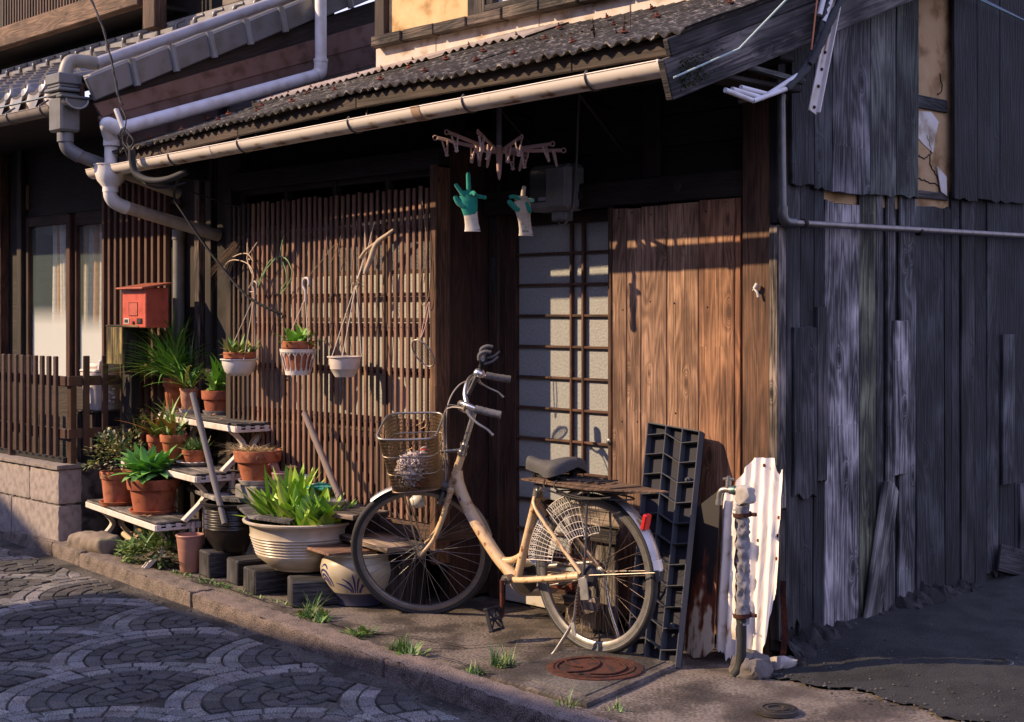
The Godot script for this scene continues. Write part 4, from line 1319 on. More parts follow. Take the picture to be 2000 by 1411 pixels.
func gutters_and_pipes() -> void:
	# white gutter of the lean-to
	var ga := V(-4.20, 2.230, .79)
	var gb := V(.095, 2.305, .80)
	var g := thing("white_gutter", "long white plastic half-round gutter under the corrugated eave", "gutter", V(-2, 2.27, .8))
	var ch := MB.new(C(.72, .66, .60))
	half_gutter(ch, ga, gb, .052, 12)
	part(g, "channel", ch, M.old_white_paint)
	var cap := MB.new(C(.78, .75, .74))
	var hc := PackedVector2Array()
	for i in 15: hc.append(Vector2(cos(PI * i / 14), -sin(PI * i / 14)) * .055)
	cap.prism(hc, .012, Transform3D(Basis(V(0, 0, -1), V(0, 1, 0), V(1, 0, 0)), gb + V(-.006, .004, 0)), .003)
	part(g, "end_cap", cap, M.plastic)
	for x in [-3.28, -2.62, -1.72, -.95, -.26]:
		var p := ga.lerp(gb, (x - ga.x) / (gb.x - ga.x))
		var cl := MB.new(C(.16, .14, .13))
		var pts := []
		for i in 13:
			var an := PI * i / 12.0
			pts.append(p + V(0, -sin(an) * .0545, cos(an) * .0545))
		pts.push_front(pts[0] + V(0, .014, -.012))
		pts.append(p + V(0, .06, -.06))
		pts.append(p + V(0, .10, -.10))
		cl.tube(pts, .0045, 6)
		part(g, "bracket", cl, M.steel)
	for x in [-2.9, -1.25]:
		var p := ga.lerp(gb, (x - ga.x) / (gb.x - ga.x))
		var jn := MB.new(C(.74, .69, .64) if x < -2 else C(.40, .28, .2))
		half_gutter(jn, p - V(.028, 0, 0), p + V(.028, 0, 0), .0545, 12)
		part(g, "joint", jn, M.old_white_paint)
	# hopper under its left end, with the pipe that crosses back to the wall
	var h := thing("white_rain_hopper", "white plastic rain hopper and elbow at the left end of the long gutter", "rain hopper", V(-3.99, 2.1, .80))
	var hp := MB.new(C(.74, .71, .70))
	hp.xf = Transform3D(Basis().scaled(V(1, .72, 1)), V(-3.985, 2.105, .80))
	hp.lathe([Vector2(.040, -.02), Vector2(.042, .015), Vector2(.075, .07), Vector2(.088, .13), Vector2(.090, .185), Vector2(.096, .19), Vector2(.096, .197), Vector2(.084, .197), Vector2(.08, .13), Vector2(.036, .02)], 8, .3927, TAU + .3927, .9)
	part(h, "funnel", hp, M.plastic)
	var el := MB.new(C(.74, .71, .70))
	el.tube(curve([V(-3.985, 2.135, .80), V(-3.985, 2.07, .80), V(-3.984, 2.03, .765), V(-3.98, 2.005, .70)], 6), .039, 16)
	el.xf = T(V(-3.985, 2.12, .80))
	el.lathe([Vector2(.044, -.03), Vector2(.044, .0)], 18)
	part(h, "elbow", el, M.plastic)
	var ar := MB.new(C(.46, .39, .34))
	ar.tube([V(-3.981, 2.012, .72), V(-3.962, 1.868, .105)], .036, 16)
	part(h, "branch_pipe", ar, M.plastic)
	# white pipe lying on the lean-to roof by the gable
	var w := thing("white_downpipe", "white drainpipe dropping from above and running down beside the gable cladding", "drainpipe", V(-3.88, 2.6, .2))
	var pa := V(-3.885, 2.437, .80)
	var pb := V(-3.885, 2.895, -.55)
	var q := MB.new(C(.70, .68, .72))
	q.tube([pa, pb], .040, 18)
	part(w, "sloping_pipe", q, M.plastic)
	var q2 := MB.new(C(.76, .74, .75))
	q2.tube([V(-3.885, 2.97, -.59), V(-3.885, 4.4, -.59)], .037, 18)
	part(w, "upright_pipe", q2, M.plastic)
	var q3 := MB.new(C(.76, .74, .75))
	q3.tube(curve([pb, V(-3.885, 2.922, -.583), V(-3.885, 2.985, -.59)], 6), .043, 18)
	q3.tube([V(-3.885, 2.985, -.59), V(-3.885, 3.005, -.59)], .046, 18)
	part(w, "upper_elbow", q3, M.plastic)
	var q4 := MB.new(C(.78, .76, .76))
	q4.tube(curve([pa, V(-3.90, 2.462, .86), V(-3.93, 2.44, .845), V(-3.96, 2.39, .81)], 6), .041, 18)
	q4.tube([V(-3.965, 2.385, .805), V(-3.965, 2.35, .805)], .045, 18)
	part(w, "lower_elbow", q4, M.plastic)
	var q5 := MB.new(C(.76, .74, .74))
	q5.tube([V(-3.97, 2.40, .805), V(-3.98, 2.20, .80)], .036, 18)
	part(w, "short_drop", q5, M.plastic)
	# brownish-grey gutter and hopper of the tiled eave
	var n := thing("grey_gutter", "grey-brown half-round gutter under the tiled eave at upper left", "gutter", V(-6.5, 2.6, 1.0))
	var nc := MB.new(C(.26, .23, .21))
	half_gutter(nc, V(-9.5, 2.62, 1.0), V(-4.24, 2.585, 1.0), .052)
	part(n, "channel", nc, M.plastic)
	for x in [-4.34, -4.78, -5.4, -6.0]:
		var cl := MB.new(C(.22, .21, .21))
		var pts := []
		for i in 11: pts.append(V(x, 2.59 - sin(PI * i / 10.0) * .056, 1.0 + cos(PI * i / 10.0) * .056))
		pts.push_front(V(x, 2.63, 1.0))
		cl.tube(pts, .006, 6)
		part(n, "bracket", cl, M.steel)
	var rod := MB.new(C(.25, .28, .29))
	rod.tube([V(-9, 2.655, 1.045), V(-4.22, 2.635, 1.045)], .006, 6)
	part(n, "rod", rod, M.steel)
	var hh := thing("grey_rain_hopper", "dark grey ribbed rain hopper with side spout below the tiled eave", "rain hopper", V(-4.150, 2.470, 1.0))
	var hb := MB.new(C(.13, .135, .145))
	for k in [[2.70, .06, .14], [2.662, .02, .125], [2.638, .02, .15], [2.612, .02, .125]]:
		hb.box(V(k[2] * 1.25, k[1], k[2]), T(V(-4.15, k[0] + .02, 1.0)), .006)
	hb.box(V(.155, .19, .12), T(V(-4.140, 2.520, 1.0)), .012)
	hb.box(V(.004, .13, .09), T(V(-4.220, 2.520, 1.0)), .001)
	part(hh, "box", hb, M.plastic)
	var sp := MB.new(C(.11, .115, .125))
	var hp2 := PackedVector2Array()
	for i in 13: hp2.append(Vector2(cos(PI * i / 12) * .075, -sin(PI * i / 12) * .06))
	sp.prism(hp2, .05, Transform3D(Basis(V(0, 0, -1), V(0, 1, 0), V(1, 0, 0)), V(-4.062, 2.605, .99)), .008)
	sp.box(V(.07, .014, .19), T(V(-4.040, 2.612, .99)), .004)
	part(hh, "side_spout", sp, M.plastic)
	var sk := MB.new(C(.30, .30, .31))
	var ri := []
	for i in 13: ri.append(V(-4.008, 2.600 - sin(PI * i / 12) * .052, .99 + cos(PI * i / 12) * .066))
	sk.tube(ri, .006, 6)
	part(hh, "spout_ring", sk, M.plastic)
	var nk := MB.new(C(.16, .16, .17))
	nk.tube(curve([V(-4.130, 2.440, 1.0), V(-4.130, 2.380, 1.0), V(-4.120, 2.330, .985), V(-4.090, 2.290, .93)], 5), .040, 14)
	nk.tube([V(-4.100, 2.300, .95), V(-4.09, 2.12, .3)], .036, 14)
	nk.tube([V(-4.130, 2.420, 1.0), V(-4.130, 2.370, 1.0)], .047, 14)
	part(hh, "drain_elbow", nk, M.plastic)
	# pipe across the tiles
	var u := thing("tile_roof_pipe", "silver-grey pipe running up over the roof tiles from the grey hopper", "drainpipe", V(-4.1, 2.8, .5))
	var up := MB.new(C(.38, .37, .41))
	up.tube([V(-4.16, nroof(.80) + .075, .80), V(-4.09, nroof(-1.2) + .08, -1.2)], .034, 16)
	part(u, "pipe", up, M.plastic)
	var ue := MB.new(C(.26, .24, .21))
	ue.tube(curve([V(-4.162, nroof(.80) + .076, .80), V(-4.168, 2.845, .90), V(-4.17, 2.83, .955), V(-4.17, 2.77, .98), V(-4.17, 2.72, .98)], 5), .039, 16)
	part(u, "elbow", ue, M.plastic)
	# thin waterpipes on the corner of the house
	var wp := thing("corner_waterpipe", "thin grey water pipe dropping down the corner and running along the boarded side wall", "water pipe", V(.05, 1.8, 0))
	var c := MB.new(C(.20, .20, .21))
	c.tube([V(.052, 2.27, .045), V(.052, 1.80, .035)], .0155, 10)
	c.tube(curve([V(.052, 2.25, .045), V(.052, 2.285, .045), V(.03, 2.30, .05), V(-.14, 2.27, .06)], 4), .016, 10)
	part(wp, "upright", c, M.steel)
	var e2 := MB.new(C(.17, .165, .17))
	e2.tube(curve([V(.052, 1.83, .035), V(.052, 1.79, .033), V(.053, 1.770, .012), V(.053, 1.768, -.04)], 4), .021, 10)
	part(wp, "elbow", e2, M.steel)
	var l2 := MB.new(C(.27, .235, .22))
	l2.tube([V(.053, 1.768, -.03), V(.056, 1.80, -2.9)], .0145, 10)
	part(wp, "level_pipe", l2, M.steel)
	for z in [-.10, -1.0]:
		var s := MB.new(C(.12, .07, .05))
		s.tube([V(.053, 1.77, z), V(.053, 1.771, z - .02)], .0185, 10)
		part(wp, "collar", s, M.rust)

func fence_and_wall() -> void:
	# block wall
	var w := thing("block_wall", "low pinkish-grey concrete block wall carrying the brown slat fence", "wall", V(-5.5, 0, .7))
	var rows := [[-.02, .225, [-4.765, -5.42, -6.2, -6.98, -7.8]], [.235, .445, [-4.765, -5.16, -5.93, -6.7, -7.5]]]
	for r in rows:
		var xs: Array = r[2]
		for i in xs.size() - 1:
			var mb := MB.new(tint(C(.42, .36, .335), .06))
			var a: float = xs[i] - (.004 if i > 0 else 0.0)
			var b: float = xs[i + 1] + .004
			rough_block(mb, V(a - b, r[1] - r[0], .155), T(V((a + b) * .5, (r[0] + r[1]) * .5, .655)), .006, .022, .008, 60 + i, 40.0)
			part(w, "concrete_block", mb, M.granite_tri)
	var cp := MB.new(C(.33, .28, .255))
	rough_block(cp, V(3.1, .03, .19), T(V(-6.30, .462, .655)), .004, .05, .006, 71, 12.0)
	part(w, "coping", cp, M.granite_tri)
	boxp(w, "mortar_core", V(-7.8, -.05, .585), V(-4.775, .446, .722), C(.2, .18, .17), M.concrete_tri)
	boxp(w, "return_wall", V(-4.80, -.05, .10), V(-4.768, .47, .577), C(.13, .125, .125), M.concrete_tri, .004)
	# slat fence, front run and return
	var f := thing("slat_fence", "brown metal slat fence with two rails on the block wall, open at its corner", "fence", V(-5.3, .48, .65))
	var br := C(.085, .052, .038)
	for i in 22:
		var x := -4.90 - i * .0925
		var low := .48 if i % 8 == 7 else .515
		boxp(f, "fence_slat", V(x - .02, low, .672), V(x + .02, 1.137 - i * .0002, .692), tint(br, .1), M.paint, .004)
	for y in [.985, .66]:
		boxp(f, "fence_rail", V(-7.0, y - .03, .645), V(-4.80, y + .03, .671), br * 1.05, M.paint, .003)
		boxp(f, "fence_rail", V(-4.798, y - .03, .12), V(-4.772, y + .03, .66), br * 1.2, M.paint, .003)
	for z in [.55, .425, .30, .18]:
		boxp(f, "fence_slat", V(-4.771, .55 if z < .5 else .53, z - .02), V(-4.751, 1.14, z + .02), tint(br, .1), M.paint, .004)
	boxp(f, "fence_post", V(-4.83, .47, .605), V(-4.775, .96, .644), br * .8, M.paint, .004)
	boxp(f, "fence_post", V(-4.79, .47, .14), V(-4.752, 1.14, .17), br, M.paint, .004)
	boxp(f, "bottom_rail", V(-7.0, .478, .628), V(-4.84, .51, .664), C(.03, .028, .03), M.paint, .003)

func mailbox_and_bin() -> void:
	var at := V(-4.36, 1.316, .37)
	var m := thing("red_mailbox", "faded red metal mailbox with sloping lid on a khaki wooden box", "mailbox", at)
	var red := C(.56, .115, .075)
	var b := MB.new(red)
	b.box(V(.285, .24, .155), T(at + V(0, .12, 0)), .005)
	part(m, "body", b, M.paint)
	var lid := MB.new(C(.42, .13, .09))
	lid.box(V(.325, .012, .205), T(at + V(0, .252, .012), 0, .16), .004)
	part(m, "lid", lid, M.paint)
	var wd := MB.new(C(.50, .13, .09))
	wd.box(V(.10, .075, .003), T(at + V(-.005, .112, .0785)), .001)
	part(m, "name_panel", wd, M.paint)
	var fr := MB.new(C(.12, .03, .02))
	for k in [[V(-.055, .112, .0785), V(.004, .08, .004)], [V(.046, .112, .0785), V(.004, .08, .004)], [V(-.005, .151, .0785), V(.105, .004, .004)], [V(-.005, .073, .0785), V(.105, .004, .004)], [V(0, .205, .0785), V(.26, .003, .003)]]:
		fr.box(k[1], T(at + k[0]), .0005)
	part(m, "panel_frame", fr, M.paint)
	for k in [[-.085, .6], [.072, .02]]:
		var s := MB.new(C(k[1], k[1] * .95, k[1] * .9))
		s.box(V(.062, .034, .004), T(at + V(k[0], .04, .079)), .001)
		part(m, "slot_frame", s, M.paint)
		var s2 := MB.new(C(.01, .01, .012))
		s2.box(V(.042, .02, .003), T(at + V(k[0], .04, .0815)), .0005)
		part(m, "slot", s2, M.plain)
	var lk := MB.new(C(.05, .04, .04))
	lk.xf = Transform3D(Basis(V(1, 0, 0), V(0, 0, 1), V(0, -1, 0)), at + V(0, .03, .078))
	lk.lathe([Vector2(.011, 0), Vector2(.01, .006), Vector2(0, .008)], 12)
	part(m, "lock", lk, M.steel)
	var k := thing("khaki_wooden_box", "narrow khaki-painted wooden box standing under the red mailbox", "wooden box", V(-4.56, .9, .38))
	for x in [[-4.70, -4.625], [-4.622, -4.55], [-4.547, -4.505]]:
		boxp(k, "front_board", V(x[0], 1.09, .43), V(x[1], 1.318, .447), tint(C(.36, .27, .10), .06), M.weathered_wood, .002)
	boxp(k, "side_board", V(-4.52, 1.09, .27), V(-4.503, 1.316, .428), C(.05, .045, .035), M.weathered_wood, .002)
	boxp(k, "top_board", V(-4.705, 1.319, .27), V(-4.30, 1.332, .45), C(.30, .2, .09), M.weathered_wood, .002)
	boxp(k, "prop", V(-4.58, 1.333, .30), V(-4.55, 1.40, .33), C(.30, .22, .12), M.weathered_wood, .002)
	boxp(k, "stand_post", V(-4.66, .0, .30), V(-4.55, 1.088, .36), C(.04, .03, .025), M.weathered_wood, .003)
	# pale plastic crock on a dark stand behind the fence
	var bn := thing("lidded_plastic_bin", "off-white plastic bin with hinged lid standing behind the slat fence", "bin", V(-4.98, .79, .33))
	var bb := MB.new(C(.60, .56, .56))
	bb.xf = T(V(-4.98, .78, .33))
	bb.lathe([Vector2(.105, 0), Vector2(.115, .01), Vector2(.13, .22), Vector2(.14, .225), Vector2(.14, .245), Vector2(.125, .245)], 4, PI * .25, TAU + PI * .25, .95)
	part(bn, "tub", bb, M.plastic)
	var bl := MB.new(C(.66, .6, .58))
	bl.box(V(.215, .022, .21), T(V(-4.98, 1.036, .33)), .009)
	bl.box(V(.18, .04, .17), T(V(-4.985, 1.062, .325), 0, -.03), .018)
	bl.box(V(.03, .07, .16), T(V(-4.872, 1.075, .33), 0, 0, -.25), .008)
	part(bn, "lid", bl, M.plastic)
	for i in 4:
		var c := MB.new(C(.72, .71, .73))
		c.box(V(.003, .012, .03), T(V(-4.866, .93 - i * .028, .36 - (i % 2) * .03)), .0)
		c.box(V(.003, .012, .022), T(V(-4.866, .92 - i * .026, .31 + (i % 2) * .01)), .0)
		part(bn, "print", c, M.plain)
	var sd := thing("dark_wooden_stand", "dark upright wooden stand carrying the lidded plastic bin", "stand", V(-4.98, 0, .33))
	boxp(sd, "front_board", V(-5.09, .0, .425), V(-4.87, .775, .44), C(.045, .035, .032), M.plank_wood, .003)
	boxp(sd, "side_board", V(-4.882, .0, .22), V(-4.868, .775, .424), C(.035, .028, .025), M.plank_wood, .003)
	boxp(sd, "leg", V(-5.10, .0, .441), V(-5.04, .77, .47), C(.21, .165, .14), M.weathered_wood, .003)
	boxp(sd, "top_board", V(-5.10, .776, .22), V(-4.86, .786, .46), C(.06, .045, .04), M.plank_wood, .002)
	var gp := thing("leaning_grey_plank", "short grey weathered plank leaning inside the fence return", "plank", V(-4.9, .5, .25))
	boxp(gp, "plank", V(-4.90, .0, .16), V(-4.83, .86, .18), C(.12, .115, .12), M.weathered_wood, .003, .04)

const TERRA := Color(.42, .135, .062)
# a clay or plastic pot with collar; at = centre of its foot
func pot_shape(mb: MB, at: Vector3, rt: float, rb: float, h: float, rim: float, segs := 28) -> void:
	mb.xf = T(at, R(0, 6))
	var rc := lerpf(rb, rt, 1.0 - rim / h) * .95
	mb.lathe([Vector2(0, 0), Vector2(rb * .92, 0), Vector2(rb, .004), Vector2(rc, h - rim), Vector2(rt * .955, h - rim - .002), Vector2(rt * .97, h - rim + .004), Vector2(rt, h - .004), Vector2(rt - .003, h), Vector2(rt - .011, h), Vector2(rt - .014, h - .02), Vector2(rc * .9, h * .6)], segs)
func soil(t: Node, at: Vector3, r: float, c := Color(.06, .04, .03)) -> void:
	var mb := MB.new(c)
	var q := nz(5, 22.0, 3)
	var f := func(u: float, v: float) -> Vector3:
		var a := u * TAU
		var rr := v * r
		var p := at + V(cos(a) * rr, 0, sin(a) * rr)
		return p + V(0, q.get_noise_2d(p.x, p.z) * .012 + .006 * (1 - v), 0)
	mb.grid(18, 4, f)
	part(t, "soil", mb, M.soil)
func potted(called: String, label: String, at: Vector3, rt: float, rb: float, h: float, rim: float, c: Color, m: Material, group := "") -> Node3D:
	var t := thing(called, label, "potted plant", at, group)
	var mb := MB.new(c)
	pot_shape(mb, at, rt, rb, h, rim)
	part(t, "pot", mb, m)
	soil(t, at + V(0, h - .022, 0), rt - .012)
	return t
func saucer(at: Vector3, r: float, c: Color, label: String, scallop := 0.0) -> void:
	var mb := MB.new(c)
	if scallop > 0.0:
		var prof := [Vector2(r * .55, 0), Vector2(r * .6, .002), Vector2(r, .028), Vector2(r * .97, .031), Vector2(r * .58, .006), Vector2(0, .005)]
		for j in prof.size() - 1:
			var f := func(u: float, v: float) -> Vector3:
				var p: Vector2 = prof[j].lerp(prof[j + 1], v)
				var a := u * TAU
				var k := 1.0 + scallop * cos(a * 16) * p.x / r
				return at + V(cos(a) * p.x * k, p.y, sin(a) * p.x * k)
			mb.grid(96, 2, f)
	else:
		mb.xf = T(at)
		mb.lathe([Vector2(0, 0), Vector2(r * .86, 0), Vector2(r, .022), Vector2(r + .002, .026), Vector2(r - .006, .026), Vector2(r * .84, .006), Vector2(0, .005)], 30)
	one("pot_saucer", mb, M.terracotta if c.r > c.b * 2 else M.plastic, label, "saucer", "saucers under pots on the plant stand")
# many blades or leaves from a crown, joined as one foliage part
func tuft(t: Node, called: String, at: Vector3, n: int, len: Vector2, hw: float, spread: Vector2, droop: float, cols: Array, r0 := .03, steps := 5, shape := 0, az := Vector2(0, TAU), m: Material = null) -> void:
	var mb := MB.new()
	for i in n:
		var a := R(az.x, az.y)
		var el := R(spread.x, spread.y)
		var d := V(cos(a) * cos(el), sin(el), sin(a) * cos(el))
		var c: Color = cols[rng.randi() % cols.size()]
		mb.col = tint(c, .25)
		var L := R(len.x, len.y)
		mb.leaf(at + V(R(-r0, r0), 0, R(-r0, r0)), d, V(cos(a) * .25 * droop + R(-.2, .2), -droop * R(.6, 1.2), sin(a) * .25 * droop + R(-.2, .2)), L, hw * R(.7, 1.2), steps, shape)
	part(t, called, mb, m if m else M.leaf)

func plant_stand() -> void:
	var st := thing("plant_stand", "three-tier white plastic plant stand with curved crossing legs and grey board shelves", "plant stand", V(-3.9, 0, .55))
	var yaw := -.16
	var tiers := [[V(-3.49, .265, .795), 1.17, .255], [V(-3.33, .53, .645), 1.17, .26], [V(-3.19, .80, .48), 1.16, .245]]
	for k in tiers:
		var X := T(k[0], yaw)
		var L: float = k[1]
		var D: float = k[2]
		for i in 3:
			var mb := MB.new(tint(C(.25, .22, .20), .1), UVO())
			mb.xf = X
			mb.box(V(L - .01, .012, D / 3 - .004), T(V(-L * .5, -.002, -D * (i + .5) / 3), 0, 0, R(-.003, .003)), .002)
			part(st, "shelf_board", mb, M.weathered_wood)
		var sk := MB.new(C(.68, .62, .58))
		sk.xf = X
		sk.box(V(L, .034, .010), T(V(-L * .5, -.027, .002)), .003)
		sk.box(V(L, .034, .010), T(V(-L * .5, -.027, -D)), .003)
		sk.box(V(L - .02, .006, D - .02), T(V(-L * .5, -.018, -D * .5)), 0)
		part(st, "skirt", sk, M.plastic)
		for e in [0.0, -L]:
			var en := MB.new(C(.62, .58, .56))
			en.xf = X
			en.box(V(.012, .014, D), T(V(e, -.037, -D * .5)), .002)
			for i in 5: en.box(V(.012, .0205, D / 9.0), T(V(e, -.0195, -D * (i * 2 + .5) / 9.0)), .001)
			part(st, "slotted_end", en, M.plastic)
		for lx in [-.13, -L + .17]:
			for sg in [1.0, -1.0]:
				var lg := MB.new(C(.66, .61, .58))
				lg.xf = X
				var zc := -D * .5
				var pts := curve([V(lx, -.045, zc + sg * .10), V(lx, -.085, zc + sg * .055), V(lx, -.13, zc + sg * .026), V(lx, -.175, zc + sg * .055), V(lx, -.222, zc + sg * .105), V(lx, -.263, zc + sg * .15)], 5)
				for i in pts.size() - 1:
					lg.bar(pts[i], pts[i + 1] + (pts[i + 1] - pts[i]) * .12, .055, .014, .002, V(1, 0, 0).cross(pts[i + 1] - pts[i]))
					lg.bar(pts[i] + V(.024, 0, 0), pts[i + 1] + V(.024, 0, 0), .008, .024, .001, V(1, 0, 0).cross(pts[i + 1] - pts[i]))
				part(st, "leg", lg, M.plastic)
		for lx in [-.13, -L + .17]:
			if k[0].y > .4:
				for s2 in [-.03, -D + .03]:
					var up := MB.new(C(.50, .47, .46))
					up.xf = X
					up.box(V(.05, k[0].y - .27, .02), T(V(lx, -.27 - (k[0].y - .27) * .5, s2)), .003)
					part(st, "support", up, M.plastic)
		for i in 9:
			var dl := MB.new(tint(C(.30, .17, .09), .3))
			dl.leaf((X * V(R(-L, 0), .006, R(-D, 0))), V(R(-1, 1), .1, R(-1, 1)).normalized(), V(0, .3, 0), R(.03, .06), R(.008, .014), 3, 1, .5)
			var q := part(st, "dead_leaf", dl, M.dry)
	# bottom shelf
	saucer(V(-3.853, .265, .605), .135, TERRA * 1.15, "terracotta saucer under the broad-leaved rosette pot on the lowest shelf")
	var p1 := potted("potted_rosette", "broad-leaved green rosette in a large dark terracotta pot on the lowest shelf", V(-3.853, .272, .605), .150, .108, .195, .058, C(.36, .105, .05), M.terracotta)
	var g1 := [C(.14, .34, .07), C(.18, .42, .08), C(.11, .27, .07), C(.22, .48, .14)]
	for k in [[-.05, .02, .03], [.045, .05, -.03], [-.01, .03, .055], [.01, .06, 0]]:
		tuft(p1, "leaf_rosette", V(-3.853 + k[0], .465 + k[1] * .3, .605 + k[2]), 18, Vector2(.13, .22), .034, Vector2(.15, 1.25), .75, g1, .012, 6, 1)
	tuft(p1, "leaf_rosette", V(-3.86, .475, .605), 14, Vector2(.14, .21), .03, Vector2(.8, 1.4), .4, g1, .05, 5, 1)
	saucer(V(-4.31, .265, .579), .108, TERRA * 1.2, "terracotta saucer under the variegated bush pot on the lowest shelf")
	var p2 := potted("potted_bush", "small-leaved variegated bush spilling from a terracotta pot on the lowest shelf", V(-4.31, .272, .579), .106, .079, .195, .04, C(.44, .155, .08), M.terracotta)
	foliage_ball(p2, "foliage", V(-4.31, .57, .59), V(.20, .155, .16), 620, .021, [C(.05, .10, .035), C(.30, .26, .10), C(.09, .07, .035), C(.42, .40, .22), C(.06, .13, .04)])
	foliage_ball(p2, "trailing_shoot", V(-4.50, .49, .66), V(.05, .03, .05), 40, .02, [C(.12, .2, .05), C(.4, .4, .2)])
	# middle shelf
	var p3 := potted("potted_dry_grass", "small terracotta pot of straw-coloured dry grass at the far end of the middle shelf", V(-4.60, .535, .30), .056, .04, .145, .035, TERRA * .95, M.terracotta)
	tuft(p3, "dry_grass", V(-4.60, .675, .30), 170, Vector2(.09, .2), .0016, Vector2(.1, 1.3), .8, [C(.50, .40, .22), C(.42, .33, .18), C(.55, .45, .28)], .03, 3, 0, Vector2(0, TAU), M.dry)
	tuft(p3, "green_shoot", V(-4.52, .66, .32), 8, Vector2(.08, .15), .003, Vector2(.9, 1.5), .2, [C(.2, .35, .06)], .03)
	var p4 := potted("potted_bromeliad", "bromeliad with reddish-tipped green leaves in a terracotta pot, middle shelf", V(-4.28, .535, .34), .060, .04, .135, .04, TERRA * .95, M.terracotta)
	var g4 := [C(.28, .10, .03), C(.16, .20, .05), C(.22, .28, .07), C(.35, .13, .05), C(.12, .22, .05)]
	tuft(p4, "leaf_rosette", V(-4.27, .66, .34), 28, Vector2(.16, .30), .016, Vector2(.35, 1.35), .6, g4, .025, 6, 0)
	var p5 := potted("potted_lily", "strap-leaved green plant with browned tips in a terracotta pot, middle shelf", V(-3.94, .548, .42), .083, .05, .15, .04, TERRA * 1.05, M.terracotta)
	tuft(p5, "leaf_clump", V(-3.94, .69, .42), 38, Vector2(.16, .30), .011, Vector2(.4, 1.4), 1.0, [C(.14, .24, .05), C(.08, .17, .05), C(.2, .26, .08), C(.33, .14, .05), C(.25, .3, .1)], .04, 7, 0)
	saucer(V(-3.94, .53, .42), .062, TERRA, "thin terracotta saucer under the strap-leaved plant's pot on the middle shelf")
	saucer(V(-3.70, .532, .43), .100, C(.62, .57, .52), "scalloped white dish under the smallest pot at the right of the middle shelf", .05)
	var p6 := potted("potted_succulent", "spiky little green succulents in a small pot on a scalloped white dish", V(-3.72, .545, .415), .074, .055, .08, .024, TERRA * .85, M.terracotta)
	for i in 9: tuft(p6, "leaf_rosette", V(-3.72 + R(-.05, .05), .612, .415 + R(-.05, .05)), 13, Vector2(.055, .105), .008, Vector2(.3, 1.4), .3, [C(.14, .24, .07), C(.09, .18, .06), C(.25, .3, .13)], .008, 4)
	# top shelf
	saucer(V(-4.36, .802, .165), .068, C(.46, .33, .26), "pinkish clay saucer under the tall pot of long grassy leaves on the top shelf")
	var p7 := potted("potted_grass_lily", "large mound of long arching grassy leaves in a tall terracotta pot, top shelf", V(-4.36, .81, .165), .078, .052, .20, .055, TERRA * 1.0, M.terracotta)
	var g7 := [C(.10, .26, .05), C(.15, .34, .06), C(.19, .38, .09), C(.08, .19, .045), C(.28, .42, .14), C(.4, .36, .15)]
	tuft(p7, "leaf_clump", V(-4.34, 1.0, .175), 230, Vector2(.28, .52), .009, Vector2(.35, 1.5), .85, g7, .045, 8)
	tuft(p7, "leaf_clump", V(-4.36, 1.0, .165), 110, Vector2(.38, .66), .008, Vector2(.15, .95), 1.05, g7, .04, 9, 0, Vector2(2.2, 4.6))
	tuft(p7, "leaf_clump", V(-4.25, 1.0, .15), 16, Vector2(.25, .40), .009, Vector2(1.0, 1.5), .3, [C(.2, .3, .14), C(.12, .22, .07)], .03, 6)
	saucer(V(-4.13, .802, .205), .062, C(.58, .54, .52), "white plastic saucer under the pale pinkish pot on the top shelf")
	var p8 := potted("potted_iris", "few green straps in a pale pinkish terracotta pot, middle of the top shelf", V(-4.13, .815, .205), .060, .044, .135, .012, C(.52, .26, .17), M.terracotta)
	tuft(p8, "leaf_clump", V(-4.13, .94, .205), 26, Vector2(.22, .40), .012, Vector2(.5, 1.4), .9, g7, .03, 7)
	tuft(p8, "dead_leaf_clump", V(-4.13, .945, .205), 8, Vector2(.05, .1), .012, Vector2(.2, 1.2), .8, [C(.45, .25, .09), C(.5, .38, .22)], .03, 4, 1, Vector2(0, TAU), M.dry)
	saucer(V(-3.885, .802, .155), .092, C(.30, .29, .30), "grey plastic saucer under the wide pot at the right end of the top shelf")
	var p9 := potted("potted_orchid", "broad upright orchid-like leaves over bark in a wide terracotta pot, top shelf", V(-3.885, .815, .155), .102, .077, .132, .05, C(.37, .11, .055), M.terracotta)
	tuft(p9, "leaf_clump", V(-3.90, .94, .155), 26, Vector2(.16, .30), .019, Vector2(.5, 1.45), .75, [C(.16, .36, .07), C(.11, .24, .06), C(.22, .42, .09)], .055, 7)
	for k in [[-.05, .12], [.03, -.10]]:
		var lf := MB.new(C(.13, .32, .05))
		lf.leaf(V(-3.87 + k[0], .935, .16), V(k[1], 1, 0).normalized(), V(-k[1] * 1.4, 0, 0), .21, .017, 5)
		part(p9, "leaf", lf, M.leaf)
	tuft(p9, "bark_and_dead_leaves", V(-3.885, .935, .155), 34, Vector2(.03, .08), .015, Vector2(-.1, 1.0), .6, [C(.45, .22, .07), C(.5, .38, .24), C(.25, .13, .06)], .06, 3, 1, Vector2(0, TAU), M.dry)

# a cloud of small leaves on a rounded, uneven body
func foliage_ball(t: Node, called: String, at: Vector3, r: Vector3, n: int, leaf: float, cols: Array) -> void:
	var mb := MB.new()
	for i in n:
		var d := V(rng.randfn(), rng.randfn(), rng.randfn()).normalized()
		var k := pow(rng.randf(), .45) * R(.82, 1.08)
		if d.y < -.3 and rng.randf() < .6: d.y = -d.y * .6
		var p := at + V(d.x * r.x, d.y * r.y, d.z * r.z) * k
		mb.col = tint(cols[rng.randi() % cols.size()], .3)
		var out := (d + V(R(-.8, .8), R(-.2, .9), R(-.8, .8))).normalized()
		mb.leaf(p, out, V(0, -.4, 0), leaf * R(.8, 1.6), leaf * R(.3, .5), 3, 1, .3)
	part(t, called, mb, M.leaf)

